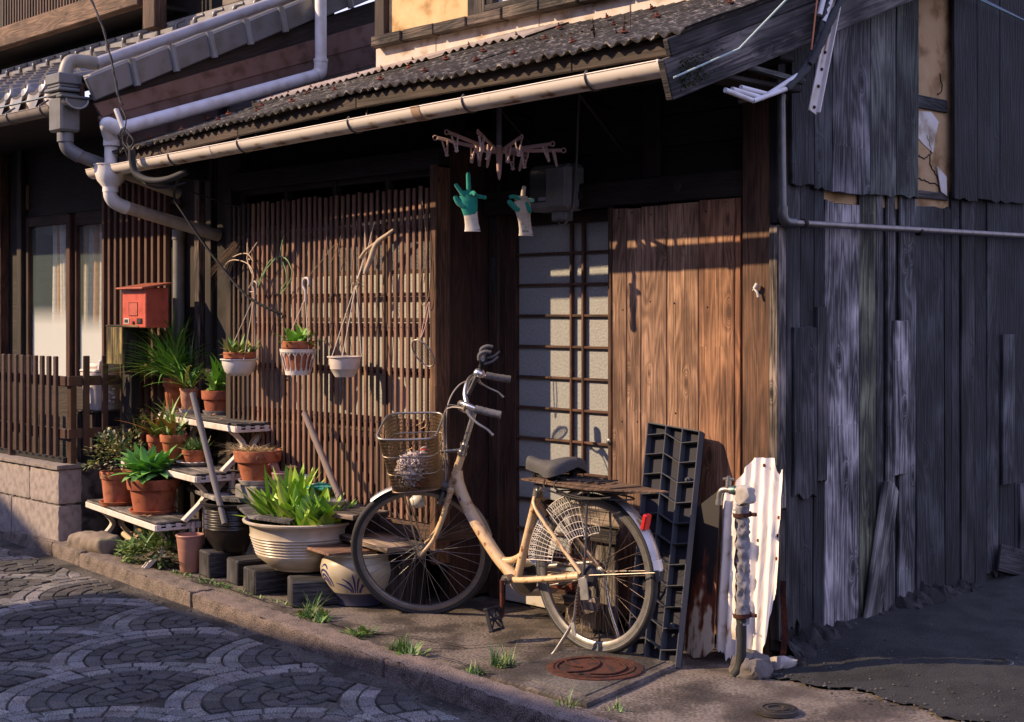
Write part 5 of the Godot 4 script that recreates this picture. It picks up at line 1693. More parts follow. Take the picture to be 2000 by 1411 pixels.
func jar_lid(called: String, pts: Array, y: float, th: float, c: Color, label: String, tilt := 0.0) -> void:
	var mb := MB.new(c, UVO())
	var p := PackedVector2Array()
	for k in pts: p.append(Vector2(k[0], -k[1]))
	mb.prism(p, th, Transform3D(Basis(V(1, 0, 0), V(0, 0, -1), V(0, 1, 0)).rotated(V(1, 0, 0), tilt), V(0, y, 0)), .003)
	one(called, mb, M.weathered_wood, label, "board")

func big_jars() -> void:
	# stone and sleepers they stand on
	var bl := MB.new(C(.30, .24, .19))
	rough_block(bl, V(.40, .12, .17), T(V(-4.36, .045, .70), .12), .022, .02, .055, 91, 7.0)
	one("boulder", bl, M.granite_tri, "brown rounded boulder beside the end of the block wall under the plant stand", "stone")
	var k := 0
	for b in [[-3.21, .655, .135, "square end of a dark charred sleeper next to the pink pot"], [-2.93, .66, .13, "dark sleeper block second from the pink pot, below the black jar"], [-2.66, .735, .125, "dark cracked sleeper block under the left of the cream planter"], [-2.34, .755, .125, "wide grey sleeper block under the cream planter next to the blue-painted jar"]]:
		var mb := MB.new(tint(C(.075, .07, .075), .1), UVO())
		mb.box(V(.155 if k < 3 else .17, b[2], .55 if k < 3 else .40), T(V(b[0] + (.14 if k == 3 else .06), b[2] * .5, b[1] - .25 if k < 3 else b[1] - .17), -.5 if k == 3 else -.2, 0, R(-.01, .01)), .008)
		one("sleeper_block", mb, M.weathered_wood, b[3], "wooden block", "dark sleeper blocks under the big jars")
		k += 1
	# black-brown ribbed jar
	var d := MB.new(C(.022, .016, .017))
	d.xf = T(V(-3.16, .13, .50))
	var prof := [Vector2(0, 0), Vector2(.105, 0), Vector2(.115, .004), Vector2(.152, .06), Vector2(.168, .11)]
	for i in 9:
		prof.append(Vector2(.172 + .003 * (i % 2), .12 + i * .0135))
		prof.append(Vector2(.1745 + .003 * ((i + 1) % 2), .128 + i * .0135))
	prof.append_array([Vector2(.180, .245), Vector2(.192, .252), Vector2(.192, .262), Vector2(.165, .262), Vector2(.16, .2), Vector2(.0, .1)])
	d.lathe(prof, 40, 0, TAU, .9)
	one("black_glazed_jar", d, M.glazed, "large black-brown ribbed glazed jar under a grey wooden lid board", "jar")
	jar_lid("jar_lid_board", [[-3.72, .47], [-3.22, .60], [-2.98, .50], [-3.02, .40], [-3.30, .26], [-3.74, .25]], .396, .02, C(.34, .32, .32), "grey weathered board lying over the black glazed jar", -.0)
	# wide cream planter
	var t := thing("cream_planter", "wide cream ribbed bowl planter full of bright green leaves", "potted plant", V(-2.50, .125, .53))
	var cr := MB.new(C(.56, .49, .385))
	cr.xf = Transform3D(Basis().scaled(V(1.12, 1.0, 1.12)), V(-2.485, .128, .54))
	var cp := [Vector2(0, 0), Vector2(.130, 0), Vector2(.138, .012), Vector2(.150, .016), Vector2(.205, .065)]
	for i in 7:
		cp.append(Vector2(.212 + i * .0042, .078 + i * .0145))
		cp.append(Vector2(.2155 + i * .0042, .0835 + i * .0145))
		cp.append(Vector2(.2125 + i * .0042, .0895 + i * .0145))
	cp.append_array([Vector2(.238, .19), Vector2(.240, .215), Vector2(.252, .232), Vector2(.270, .240), Vector2(.272, .248), Vector2(.262, .252), Vector2(.235, .235), Vector2(.215, .15)])
	cr.lathe(cp, 56, 0, TAU, .8)
	part(t, "bowl", cr, M.glazed)
	soil(t, V(-2.485, .34, .54), .262)
	var cols := [C(.30, .50, .05), C(.38, .58, .08), C(.22, .42, .05), C(.14, .30, .05), C(.45, .55, .12)]
	for i in 34:
		var p := V(-2.46 + R(-.20, .22), .335, .53 + R(-.04, .12))
		var h := 1.05 if p.x < -2.46 else .75
		tuft(t, "leaf_clump", p, 8, Vector2(.14 * h, .31 * h), .027, Vector2(.75, 1.5), .35, cols, .015, 6, 1)
	tuft(t, "yellowed_stems", V(-2.48, .335, .50), 60, Vector2(.08, .2), .003, Vector2(.3, 1.5), .6, [C(.45, .42, .14), C(.4, .3, .12), C(.25, .33, .06)], .18, 4)
	tuft(t, "low_leaves", V(-2.62, .345, .60), 14, Vector2(.10, .2), .018, Vector2(.05, .5), .2, cols, .08, 5, 1, Vector2(1.6, 4.6))
	jar_lid("planter_board", [[-3.00, .60], [-2.62, .775], [-2.32, .74], [-2.40, .65], [-2.65, .575], [-2.88, .50], [-3.02, .52]], .381, .012, C(.32, .30, .30), "grey weathered board lying across the near rim of the cream planter")
	# blue and white jar
	var bj := thing("blue_painted_jar", "round cream jar with blue brushed wave and grass marks and a dark blue foot", "jar", V(-2.10, 0, .485))
	var bb := MB.new(C(.52, .46, .36))
	bb.xf = T(V(-2.10, 0, .485))
	bb.lathe([Vector2(.1455, .068), Vector2(.170, .108), Vector2(.188, .153), Vector2(.190, .18), Vector2(.182, .212), Vector2(.172, .227), Vector2(.172, .241), Vector2(.184, .248), Vector2(.184, .258), Vector2(.160, .258), Vector2(.155, .18)], 44)
	part(bj, "body", bb, M.glazed)
	var bf := MB.new(C(.055, .06, .115))
	bf.xf = T(V(-2.10, 0, .485))
	bf.lathe([Vector2(0, 0), Vector2(.11, 0), Vector2(.118, .006), Vector2(.120, .03), Vector2(.1455, .068)], 44)
	part(bj, "foot", bf, M.glazed)
	# brushed marks: thin ribbons that follow the belly
	var on := func(az: float, y: float) -> Vector3:
		var pr := [Vector2(.1455, .068), Vector2(.170, .108), Vector2(.188, .153), Vector2(.190, .18), Vector2(.182, .212), Vector2(.172, .229)]
		var r := .17
		for i in 5:
			if y >= pr[i].y and y <= pr[i + 1].y: r = lerpf(pr[i].x, pr[i + 1].x, (y - pr[i].y) / (pr[i + 1].y - pr[i].y))
		return V(-2.10, 0, .485) + V(cos(az) * (r + .0012), y, sin(az) * (r + .0012))
	var strokes := []
	for r in [.030, .045, .062]:
		var s := []
		for i in 12: s.append(Vector2(1.78 - cos(PI * i / 11.0) * r * 5.0, .10 + sin(PI * i / 11.0) * r * 1.25))
		strokes.append(s)
	var s4 := []
	for i in 8: s4.append(Vector2(1.60 + i * .045, .185 + sin(PI * i / 7.0) * .018))
	strokes.append(s4)
	for g in [[-.10, .10, .09], [0, .13, .05], [.06, .12, -.03], [.12, .09, -.12], [-.06, .07, .16], [.17, .06, -.18]]:
		var s := []
		for i in 9:
			var f := i / 8.0
			s.append(Vector2(.72 + g[0] * 1.0 - g[2] * 2.4 * f * f, .075 + g[1] * f * (1.15 - .35 * f)))
		strokes.append(s)
	for s in strokes:
		var mb := MB.new(C(.025, .03, .16))
		for i in s.size() - 1:
			var w0 := .0042 * sin(PI * (float(i) / (s.size() - 1) * .85 + .12)) + .0008
			var w1 := .0042 * sin(PI * (float(i + 1) / (s.size() - 1) * .85 + .12)) + .0008
			var a: Vector3 = on.call(s[i].x, s[i].y)
			var b: Vector3 = on.call(s[i + 1].x, s[i + 1].y)
			var nn := V(cos(s[i].x), 0, sin(s[i].x))
			var sd := (b - a).cross(nn).normalized()
			mb.quad(a - sd * w0, a + sd * w0, b + sd * w1, b - sd * w1, nn)
		part(bj, "brush_mark", mb, M.glazed)
	var lb := MB.new(C(.33, .21, .16), UVO())
	lb.prism(PackedVector2Array([Vector2(-2.36, -.49), Vector2(-2.20, -.66), Vector2(-1.97, -.70), Vector2(-1.90, -.46), Vector2(-2.07, -.27), Vector2(-2.27, -.30)]), .011, Transform3D(Basis(V(1, 0, 0), V(0, 0, -1), V(0, 1, 0)), V(-.05, .264, .03)), .002)
	one("jar_cover", lb, M.plank_wood, "brown board with a pale lower ply covering the blue-painted jar", "board")
	var pl := MB.new(C(.6, .55, .5), UVO())
	pl.prism(PackedVector2Array([Vector2(-2.355, -.485), Vector2(-2.20, -.652), Vector2(-1.975, -.692), Vector2(-1.91, -.46), Vector2(-2.07, -.28), Vector2(-2.265, -.31)]), .004, Transform3D(Basis(V(1, 0, 0), V(0, 0, -1), V(0, 1, 0)), V(-.05, .2595, .03)))
	one("jar_cover_sheet", pl, M.plain, "thin pale sheet under the brown cover of the blue-painted jar", "board")
	# pink plastic pot
	var pk := MB.new(C(.42, .215, .17))
	pot_shape(pk, V(-3.375, 0, .655), .078, .052, .205, .012)
	one("pink_plastic_pot", pk, M.plastic, "tall empty dusty-pink plastic pot on the ground beside the sleepers", "pot")
	# pots on the boards behind the planter
	var sp := thing("straw_filled_pot", "big terracotta pot filled with dry straw standing against the lattice", "pot", V(-3.06, .50, .43))
	var sb := MB.new(TERRA * .92)
	pot_shape(sb, V(-3.06, .505, .43), .128, .085, .165, .058)
	part(sp, "pot", sb, M.terracotta)
	soil(sp, V(-3.06, .65, .43), .112)
	tuft(sp, "straw", V(-3.08, .655, .43), 260, Vector2(.06, .16), .003, Vector2(-.05, .5), .4, [C(.5, .38, .2), C(.42, .3, .14), C(.55, .44, .28)], .07, 3, 0, Vector2(0, TAU), M.dry)
	tuft(sp, "hanging_straw", V(-3.17, .665, .47), 30, Vector2(.08, .16), .002, Vector2(-.4, .6), .7, [C(.5, .4, .25)], .02, 4, 0, Vector2(1.8, 3.6), M.dry)
	saucer(V(-3.06, .488, .43), .105, C(.55, .52, .5), "white saucer under the straw-filled terracotta pot")
	var bk := thing("pink_bucket_pot", "small faded pink pot with two upright ears behind the planter leaves", "pot", V(-2.80, .447, .45))
	var bm := MB.new(C(.34, .19, .21))
	pot_shape(bm, V(-2.80, .447, .45), .058, .040, .125, .01)
	part(bk, "pot", bm, M.plastic)
	for s in [-1.0, 1.0]:
		var er := MB.new(C(.26, .13, .12))
		var f := func(u: float, v: float) -> Vector3: return V(-2.80 + s * (.052 + .03 * v), .57 + .04 * v, .45 + (u - .5) * .05)
		er.grid(3, 3, f)
		er.box(V(.02, .004, .05), T(V(-2.80 + s * .088, .608, .45), 0, 0, s * -.5))
		part(bk, "ear", er, M.plastic)
	var wp := MB.new(C(.55, .55, .56))
	pot_shape(wp, V(-2.655, .447, .425), .054, .042, .120, .014)
	one("white_plastic_pot", wp, M.plastic, "small white plastic pot beside the pink bucket pot in front of the lattice", "pot")
	var gw := thing("folded_green_glove", "green rubber-coated work glove lying folded on a bowl behind the planter", "glove", V(-2.43, .50, .50))
	var gm := MB.new(C(.015, .20, .16))
	for i in 4: gm.tube(curve([V(-2.50, .515 + i * .006, .53 - i * .02), V(-2.45, .532 + i * .004, .52 - i * .02), V(-2.36, .528, .50 - i * .02)], 4), [.008, .011, .012, .013, .013, .013, .014, .014, .014], 8, true, .7)
	part(gw, "fingers", gm, M.cloth)
	var gc := MB.new(C(.62, .6, .58))
	gc.box(V(.05, .022, .07), T(V(-2.475, .535, .47), .2, 0, .2), .01)
	part(gw, "cuff", gc, M.cloth)
	for k2 in [[V(-2.40, .447, .49), .062, "white bowl under the folded green glove"], [V(-2.27, .447, .50), .055, "shallow white dish of dry scraps beside the leaning bamboo"]]:
		var bo := MB.new(C(.5, .46, .42))
		bo.xf = T(k2[0])
		bo.lathe([Vector2(0, 0), Vector2(k2[1] * .5, 0), Vector2(k2[1], .034), Vector2(k2[1] - .004, .036), Vector2(k2[1] * .5, .006), Vector2(0, .005)], 24)
		one("bowl", bo, M.plastic, k2[2], "bowl")
	var db := MB.new()
	for i in 40:
		db.col = tint(C(.45, .33, .24), .3)
		rough_block(db, V(R(.01, .02), .008, R(.008, .014)), T(V(-2.27 + rng.randfn(0, .016), .458 + R(0, .016), .50 + rng.randfn(0, .018)), R(0, 6), R(-1, 1)), .003, .01, .003, i, 60)
	var sc := one("dry_scraps", db, M.dry, "dry scraps heaped in the shallow white dish", "debris")
	sc.set_meta("kind", "stuff")

func strings(t: Node, called: String, list: Array, r: float, c: Color) -> void:
	for l in list:
		var mb := MB.new(c)
		mb.tube(l, r, 5)
		part(t, called, mb, M.plain)

func hanging_things() -> void:
	# three hanging pots
	var grp := "hanging pots in front of the lattice"
	var a := V(-3.255, 1.062, .42)
	var h1 := thing("hanging_pot", "round white hanging bowl holding a small terracotta pot, leftmost of the three hanging pots", "hanging pot", a, grp)
	var b1 := MB.new(C(.78, .76, .76))
	b1.xf = T(a)
	b1.lathe([Vector2(0, 0), Vector2(.052, 0), Vector2(.078, .022), Vector2(.092, .06), Vector2(.094, .085), Vector2(.104, .088), Vector2(.104, .093), Vector2(.088, .092), Vector2(.07, .03)], 32)
	part(h1, "bowl", b1, M.plastic)
	var c1 := MB.new(TERRA * 1.05)
	pot_shape(c1, a + V(0, .03, 0), .088, .06, .10, .03)
	part(h1, "clay_pot", c1, M.terracotta)
	soil(h1, a + V(0, .112, 0), .078)
	tuft(h1, "leaf_clump", a + V(0, .115, 0), 34, Vector2(.05, .12), .012, Vector2(.1, 1.4), .5, [C(.16, .26, .06), C(.35, .33, .10), C(.12, .2, .05), C(.3, .2, .07)], .06, 4, 1)
	tuft(h1, "upright_leaf", a + V(-.07, .115, 0), 8, Vector2(.08, .13), .011, Vector2(.9, 1.5), .2, [C(.22, .36, .10), C(.15, .3, .06)], .03, 5, 1)
	var k1 := V(-3.165, 1.50, .38)
	var st := []
	for q in [V(-.095, .09, .02), V(.09, .09, .03), V(.02, .09, -.09)]: st.append([a + q, k1])
	for q in st: strings(h1, "string", [q], .0022, C(.55, .47, .38))
	var hk := MB.new(C(.32, .27, .25))
	hk.tube(curve([k1 + V(0, -.01, 0), k1 + V(-.005, .03, 0), k1 + V(-.018, .055, 0), k1 + V(-.003, .078, 0), k1 + V(.022, .065, 0), k1 + V(.022, .045, 0)], 5), .006, 7)
	part(h1, "hook", hk, M.plastic)
	a = V(-2.703, 1.085, .42)
	var h2 := thing("hanging_pot", "white openwork basket pot over terracotta with a leafy plant, middle of the three hanging pots", "hanging pot", a, grp)
	var c2 := MB.new(TERRA * .95)
	pot_shape(c2, a + V(0, .01, 0), .086, .06, .165, .032)
	part(h2, "clay_pot", c2, M.terracotta)
	soil(h2, a + V(0, .155, 0), .074)
	var bk := MB.new(C(.74, .68, .64))
	bk.xf = T(a)
	bk.lathe([Vector2(.060, 0), Vector2(.066, 0), Vector2(.069, .022), Vector2(.064, .022)], 36)
	part(h2, "basket_ring", bk, M.plastic)
	bk = MB.new(C(.74, .68, .64))
	bk.xf = T(a)
	bk.lathe([Vector2(.086, .112), Vector2(.094, .118), Vector2(.096, .134), Vector2(.090, .134)], 36)
	part(h2, "basket_ring", bk, M.plastic)
	for i in 16:
		var an := TAU * i / 16
		var rb := MB.new(C(.74, .68, .64))
		var e := func(r: float, y: float, da: float) -> Vector3: return a + V(cos(an + da) * r, y, sin(an + da) * r)
		rb.tube([e.call(.067, .02, 0), e.call(.0735, .05, 0), e.call(.082, .085, 0), e.call(.087, .098, 0), e.call(.090, .114, .12)], .0035, 5)
		rb.tube([e.call(.082, .085, 0), e.call(.087, .098, 0), e.call(.090, .114, -.12)], .0035, 5)
		rb.flat(e.call(.069, .022, -.15), e.call(.069, .022, .15), e.call(.0745, .052, 0), V(cos(an), 0, sin(an)))
		part(h2, "basket_rib", rb, M.plastic)
	tuft(h2, "leaf_clump", a + V(0, .158, 0), 46, Vector2(.06, .13), .017, Vector2(.1, 1.4), .6, [C(.16, .38, .05), C(.22, .46, .08), C(.12, .3, .04), C(.3, .5, .12)], .045, 5, 1)
	k1 = V(-2.665, 1.485, .40)
	st = []
	for q in [V(-.09, .13, .03), V(.092, .13, .0), V(-.03, .13, -.085)]: st.append([a + q, k1])
	for q in st: strings(h2, "string", [q], .0022, C(.58, .5, .42))
	hk = MB.new(C(.5, .45, .46))
	hk.tube(curve([k1 + V(0, -.02, 0), k1 + V(0, .03, 0), k1 + V(-.022, .065, 0), k1 + V(-.01, .098, 0), k1 + V(.022, .098, 0), k1 + V(.032, .075, 0), k1 + V(.026, .06, 0)], 5), .0075, 8)
	part(h2, "hook", hk, M.plastic)
	strings(h2, "wire", [curve([k1 + V(.01, .10, 0), V(-2.60, 1.66, .36), V(-2.53, 1.76, .31), V(-2.50, 1.74, .32), V(-2.545, 1.66, .33)], 6)], .0018, C(.25, .15, .1))
	a = V(-2.305, 1.087, .42)
	var h3 := thing("hanging_pot", "dirty white empty hanging bowl on long strings, rightmost of the three hanging pots", "hanging pot", a, grp)
	var b3 := MB.new(C(.70, .62, .57))
	b3.xf = T(a)
	b3.lathe([Vector2(0, 0), Vector2(.048, 0), Vector2(.056, .012), Vector2(.070, .038), Vector2(.0725, .040), Vector2(.080, .095), Vector2(.088, .098), Vector2(.088, .103), Vector2(.076, .1), Vector2(.066, .04), Vector2(0, .03)], 30)
	part(h3, "bowl", b3, M.plastic)
	k1 = V(-2.26, 1.56, .38)
	st = []
	for q in [V(-.085, .10, .015), V(.06, .10, .06), V(.045, .10, -.07)]: st.append([a + q, k1])
	st.append([k1, V(-2.25, 1.72, .33), V(-2.30, 1.86, .30)])
	st.append([k1, V(-2.235, 1.72, .33), V(-2.22, 1.86, .30)])
	for q in st: strings(h3, "string", [q], .0024, C(.6, .54, .48))
	tuft(h3, "frayed_string", k1, 16, Vector2(.04, .09), .004, Vector2(-1.2, .6), .6, [C(.45, .36, .25)], .015, 3, 0, Vector2(0, TAU), M.dry)
	tuft(h3, "dry_roots", a + V(-.07, .05, .02), 8, Vector2(.05, .1), .0012, Vector2(-.6, .2), .5, [C(.35, .25, .18)], .01, 4, 0, Vector2(2.4, 3.8), M.dry)
	var sk := MB.new(C(.42, .33, .25), UVO())
	sk.tube(curve([V(-2.22, 1.60, .36), V(-2.18, 1.68, .35), V(-2.15, 1.75, .34), V(-2.07, 1.795, .33), V(-2.03, 1.815, .33)], 4), [.008, .012, .013, .014, .015, .015, .014, .013, .013, .014, .012, .011, .010, .009, .008, .007, .006], 7)
	sk.tube(curve([V(-2.27, 1.68, .35), V(-2.22, 1.72, .35), V(-2.15, 1.755, .34)], 4), .008, 6)
	one("driftwood_stick", sk, M.dry, "pale crooked stick caught in the strings above the rightmost hanging pot", "stick")
	# bundle of straw and the twig loop
	var bs := thing("straw_bundle", "sheaf of dry straw tied to the left edge of the lattice", "straw", V(-3.55, 1.68, .34))
	var mb := MB.new()
	for i in 70:
		mb.col = tint(C(.40, .33, .27), .35)
		var q := V(R(-.02, .02), R(-.03, .03), R(-.015, .015))
		mb.leaf(V(-3.43, 1.78, .33) + q, V(-.75 + R(-.25, .25), -.55 + R(-.2, .2), R(-.1, .2)).normalized(), V(0, R(-.2, .1), 0), R(.16, .34), .0022, 3)
	part(bs, "stalks", mb, M.dry)
	var tw := thing("twig_loop", "loop of bent pale twig hooked on the lattice above the left hanging pot", "twig", V(-3.25, 1.6, .34))
	strings(tw, "twig", [curve([V(-3.56, 1.63, .34), V(-3.48, 1.69, .35), V(-3.37, 1.70, .36), V(-3.25, 1.67, .36), V(-3.19, 1.60, .37), V(-3.23, 1.53, .38), V(-3.17, 1.52, .38)], 6), curve([V(-3.44, 1.72, .34), V(-3.36, 1.735, .34), V(-3.29, 1.73, .34), V(-3.24, 1.69, .34)], 5), curve([V(-3.24, 1.80, .31), V(-3.27, 1.75, .33), V(-3.30, 1.71, .34), V(-3.22, 1.62, .36)], 5), curve([V(-3.34, 1.82, .31), V(-3.31, 1.72, .33), V(-3.27, 1.70, .34)], 5)], .0035, C(.50, .38, .28))
	var gh := thing("wire_hanger_loop", "thin green bent wire hanger hooked over a lattice slat", "wire", V(-3.05, 1.65, .32))
	strings(gh, "wire", [curve([V(-2.99, 1.82, .31), V(-3.0, 1.76, .32), V(-3.015, 1.71, .32)], 4), curve([V(-3.015, 1.71, .32), V(-3.09, 1.69, .33), V(-3.15, 1.63, .33), V(-3.215, 1.555, .33), V(-3.20, 1.555, .33), V(-3.13, 1.64, .33), V(-3.03, 1.705, .33)], 4), curve([V(-3.01, 1.71, .32), V(-2.93, 1.69, .33), V(-2.885, 1.62, .33), V(-2.92, 1.56, .33), V(-2.985, 1.51, .33), V(-2.985, 1.53, .33), V(-2.93, 1.59, .33), V(-2.97, 1.68, .33)], 4)], .003, C(.20, .36, .16))
	var vs := thing("loose_strings", "loose thin strings and wires dangling down the lattice", "string", V(-2.3, 1.6, .31))
	strings(vs, "string", [curve([V(-2.62, 1.88, .30), V(-2.60, 1.75, .31), V(-2.585, 1.70, .31)], 4), curve([V(-2.48, 1.86, .30), V(-2.50, 1.72, .31), V(-2.475, 1.69, .31)], 4), curve([V(-2.36, 1.88, .30), V(-2.39, 1.6, .31), V(-2.36, 1.4, .31)], 4), curve([V(-1.86, 2.0, .30), V(-1.82, 1.85, .31), V(-1.80, 1.72, .31), V(-1.825, 1.55, .31)], 5), curve([V(-1.845, 1.62, .30), V(-1.855, 1.5, .31), V(-1.815, 1.44, .32), V(-1.785, 1.5, .31), V(-1.785, 1.66, .30)], 5)], .0022, C(.22, .14, .1))
	# tea strainer
	var sn := thing("wire_strainer", "round wire strainer hanging by a pink string at the lattice corner", "strainer", V(-1.76, 1.2, .36))
	var X := Transform3D(Basis.from_euler(V(.5, .2, .35)), V(-1.765, 1.215, .365))
	var rg := MB.new(C(.55, .47, .42))
	var ring := []
	for i in 25: ring.append(V(cos(TAU * i / 24) * .052, sin(TAU * i / 24) * .075, 0))
	rg.xf = X
	rg.tube(ring, .004, 6, false)
	part(sn, "hoop", rg, M.steel)
	var ms := MB.new(C(.30, .24, .20))
	ms.xf = X
	for i in range(-6, 7):
		var f := i / 7.0
		var q := sqrt(1 - f * f)
		ms.tube([V(f * .052, -q * .075, 0), V(f * .052, 0, -.022 * q), V(f * .052, q * .075, 0)], .0009, 3, false)
		ms.tube([V(-q * .052, f * .075, 0), V(0, f * .075, -.022 * q), V(q * .052, f * .075, 0)], .0009, 3, false)
	var me := part(sn, "mesh", ms, M.steel)
	me.set_meta("kind", "stuff")
	strings(sn, "string", [curve([V(-1.79, 1.285, .36), V(-1.785, 1.36, .345), V(-1.775, 1.44, .33), V(-1.76, 1.45, .33), V(-1.765, 1.36, .345), V(-1.785, 1.29, .36)], 5)], .0028, C(.55, .33, .30))

func bench_and_poles() -> void:
	var b := MB.new(C(.24, .20, .175), UVO())
	b.box(V(1.02, .022, .15), T(V(-2.76, .4355, .415)), .003)
	one("shelf_plank", b, M.weathered_wood, "weathered plank carrying small pots behind the cream planter", "plank")
	b = MB.new(C(.31, .24, .19), UVO())
	b.box(V(.40, .024, .23), T(V(-2.20, .432, .495), .03), .003)
	one("shelf_plank", b, M.weathered_wood, "short sunlit plank at the planter's right rim under the bamboo's foot", "plank")
	b = MB.new(C(.36, .27, .20), UVO())
	b.box(V(.44, .026, .22), T(V(-1.98, .305, .44), -.12, .0, -.02), .003)
	one("shelf_plank", b, M.weathered_wood, "low sunlit plank seen through the front wheel beside the blue-painted jar", "plank")
	for k in [[V(-3.06, 0, .43), .485, .2, "pale concrete block stack under the straw-filled pot"], [V(-2.20, 0, .40), .42, .12, "dark block propping the short sunlit plank"], [V(-1.90, 0, .36), .29, .12, "dark block propping the low plank behind the front wheel"]]:
		var s := MB.new(C(.3, .28, .26) if k[2] > .15 else C(.08, .06, .055))
		s.box(V(k[2], k[1] - (.0 if k[2] > .15 else .002), .16), T(k[0] + V(0, k[1] * .5, 0)), .006)
		one("prop_block", s, M.granite_tri if k[2] > .15 else M.weathered_wood, k[3], "block")
	var bp := MB.new(C(.20, .155, .135), UVO())
	var pts := []
	var rad := []
	for i in 17:
		pts.append(V(-2.675, .885, .40).lerp(V(-2.235, .43, .47), i / 16.0))
		rad.append(.0185 if i % 5 == 4 else .0165)
	bp.tube(pts, rad, 10)
	one("bamboo_pole", bp, M.dry, "grey bamboo pole leaning on the lattice with its foot on the short plank", "pole")
	var b2 := MB.new(C(.16, .15, .155), UVO())
	pts = []
	rad = []
	for i in 13:
		pts.append(V(-3.44, .965, .60).lerp(V(-3.02, .30, .66), i / 12.0))
		rad.append(.019 if i % 5 == 3 else .0165)
	b2.tube(pts, rad, 10)
	one("bamboo_pole", b2, M.dry, "dark grey bamboo pole leaning across the pots of the plant stand", "pole")

func door_clutter() -> void:
	# weathered board with a handle, behind the rear wheel
	var u := thing("weathered_sawn_board", "grey knotty upright board with a dark cross bar, behind the rear bicycle wheel", "board", V(-.88, 0, .10))
	boxp(u, "board", V(-.98, .0, .09), V(-.77, .55, .115), C(.33, .28, .235), M.weathered_wood, .004)
	boxp(u, "cross_bar", V(-1.02, .40, .116), V(-.74, .46, .14), C(.08, .065, .06), M.weathered_wood, .003)
	boxp(u, "top_rail", V(-1.02, .47, .116), V(-.72, .55, .14), C(.36, .28, .21), M.weathered_wood, .003)
	boxp(u, "edge_strip", V(-1.01, .02, .09), V(-.985, .55, .114), C(.22, .22, .11), M.weathered_wood, .002)
	var br := thing("old_broom", "worn straw broom head with a wooden back standing behind the rear wheel", "broom", V(-.95, 0, .17))
	boxp(br, "back", V(-1.10, .11, .15), V(-.82, .155, .20), C(.22, .15, .10), M.weathered_wood, .006, .05)
	var bs := MB.new()
	for i in 220:
		bs.col = tint(C(.42, .34, .26), .3)
		var x := R(-1.0, -.84)
		bs.leaf(V(x, .115, R(.155, .195)), V(R(-.12, .12), -1, R(-.1, .2)).normalized(), Vector3.ZERO, R(.085, .112), .0016, 1)
	part(br, "bristles", bs, M.dry)
	var pd := MB.new(C(.40, .34, .30))
	rough_block(pd, V(.09, .07, .03), T(V(-.83, .135, .215), .3, 0, .3), .006, .02, .014, 12, 18)
	one("scrap_wood", pd, M.weathered_wood, "rounded pale scrap of wood tied in front of the broom", "scrap")
	var tb := MB.new(C(.55, .53, .53))
	tb.xf = Transform3D(Basis.from_euler(V(.2, 0, PI * .5 + .15)), V(-1.18, .20, .10))
	tb.lathe([Vector2(0, 0), Vector2(.075, .0), Vector2(.088, .02), Vector2(.088, .17), Vector2(.07, .21), Vector2(.03, .23), Vector2(.03, .25), Vector2(0, .25)], 24)
	one("white_plastic_tub", tb, M.plastic, "dirty white plastic tub lying on its side by the door sill", "tub")
	var rc := MB.new(C(1.1, .85, .5))
	rc.tube([V(-1.16, .31, .13), V(-.86, .295, .14)], .026, 12)
	one("rusty_pipe", rc, M.rust, "short ochre rusty pipe lying behind the rear wheel hub", "pipe")
	var bx := MB.new(C(.9, .7, .6))
	bx.box(V(.17, .055, .06), T(V(-1.05, .20, .16), .1), .004)
	one("rusty_can", bx, M.rust, "flat rust-brown tin below the chain guard behind the wheel", "tin")
	var tr := MB.new(C(.42, .45, .42))
	tr.box(V(.24, .03, .012), T(V(-1.07, .268, .155), .05), .003)
	one("pale_slat", tr, M.plastic, "pale grey-green slat lying under the rusty pipe", "slat")
	# panel leaning on the plank wall
	var bp := thing("black_plastic_panel", "black ribbed plastic ramp panel with chevron cells leaning against the plank wall", "panel", V(-.34, 0, .3))
	var BL := V(-.475, .01, .34)
	var BR := V(-.210, .0, .352)
	var TL := V(-.618, .925, .04)
	var TR := V(-.332, .905, .048)
	var nn := (BR - BL).cross(TL - BL).normalized()
	var P := func(u2: float, v: float, d: float) -> Vector3: return BL.lerp(BR, u2).lerp(TL.lerp(TR, u2), v) + nn * d
	var bc := C(.028, .03, .036)
	var back := MB.new(bc)
	for s in [0.0, -.006]: back.quad(P.call(0, 0, s), P.call(1, 0, s), P.call(1, 1, s), P.call(0, 1, s), nn if s == 0.0 else -nn)
	part(bp, "sheet", back, M.black_plastic)
	var dep := .034
	var rib := func(p0: Array, p1: Array, w: float) -> void:
		var mb := MB.new(C(.075, .08, .092))
		var a: Vector3 = P.call(p0[0], p0[1], dep * .5)
		var b: Vector3 = P.call(p1[0], p1[1], dep * .5)
		mb.bar(a, b, w, dep, .0015, nn)
		part(bp, "rib", mb, M.black_plastic)
	for u2 in [0.0, .36, .68, 1.0]: rib.call([u2, 0], [u2, 1], .0055)
	rib.call([0, 0], [1, 0], .006)
	rib.call([0, 1], [1, 1], .006)
	for i in range(1, 12):
		var v := i * .0885 - .03
		rib.call([0, v], [.36, v + .022], .004)
		rib.call([.36, v + .022], [.68, v - .008], .004)
		rib.call([.68, v - .008], [1, v + .012], .004)
	for q in [[.86, .78], [.84, .16]]:
		var pg := MB.new(bc * 2.0)
		pg.xf = Transform3D(Basis(nn.cross(Vector3.UP).normalized(), nn, nn.cross(nn.cross(Vector3.UP)).normalized()), P.call(q[0], q[1], .0))
		pg.lathe([Vector2(.012, 0), Vector2(.012, .03), Vector2(.006, .032), Vector2(.006, .04), Vector2(0, .04)], 12)
		part(bp, "peg", pg, M.black_plastic)

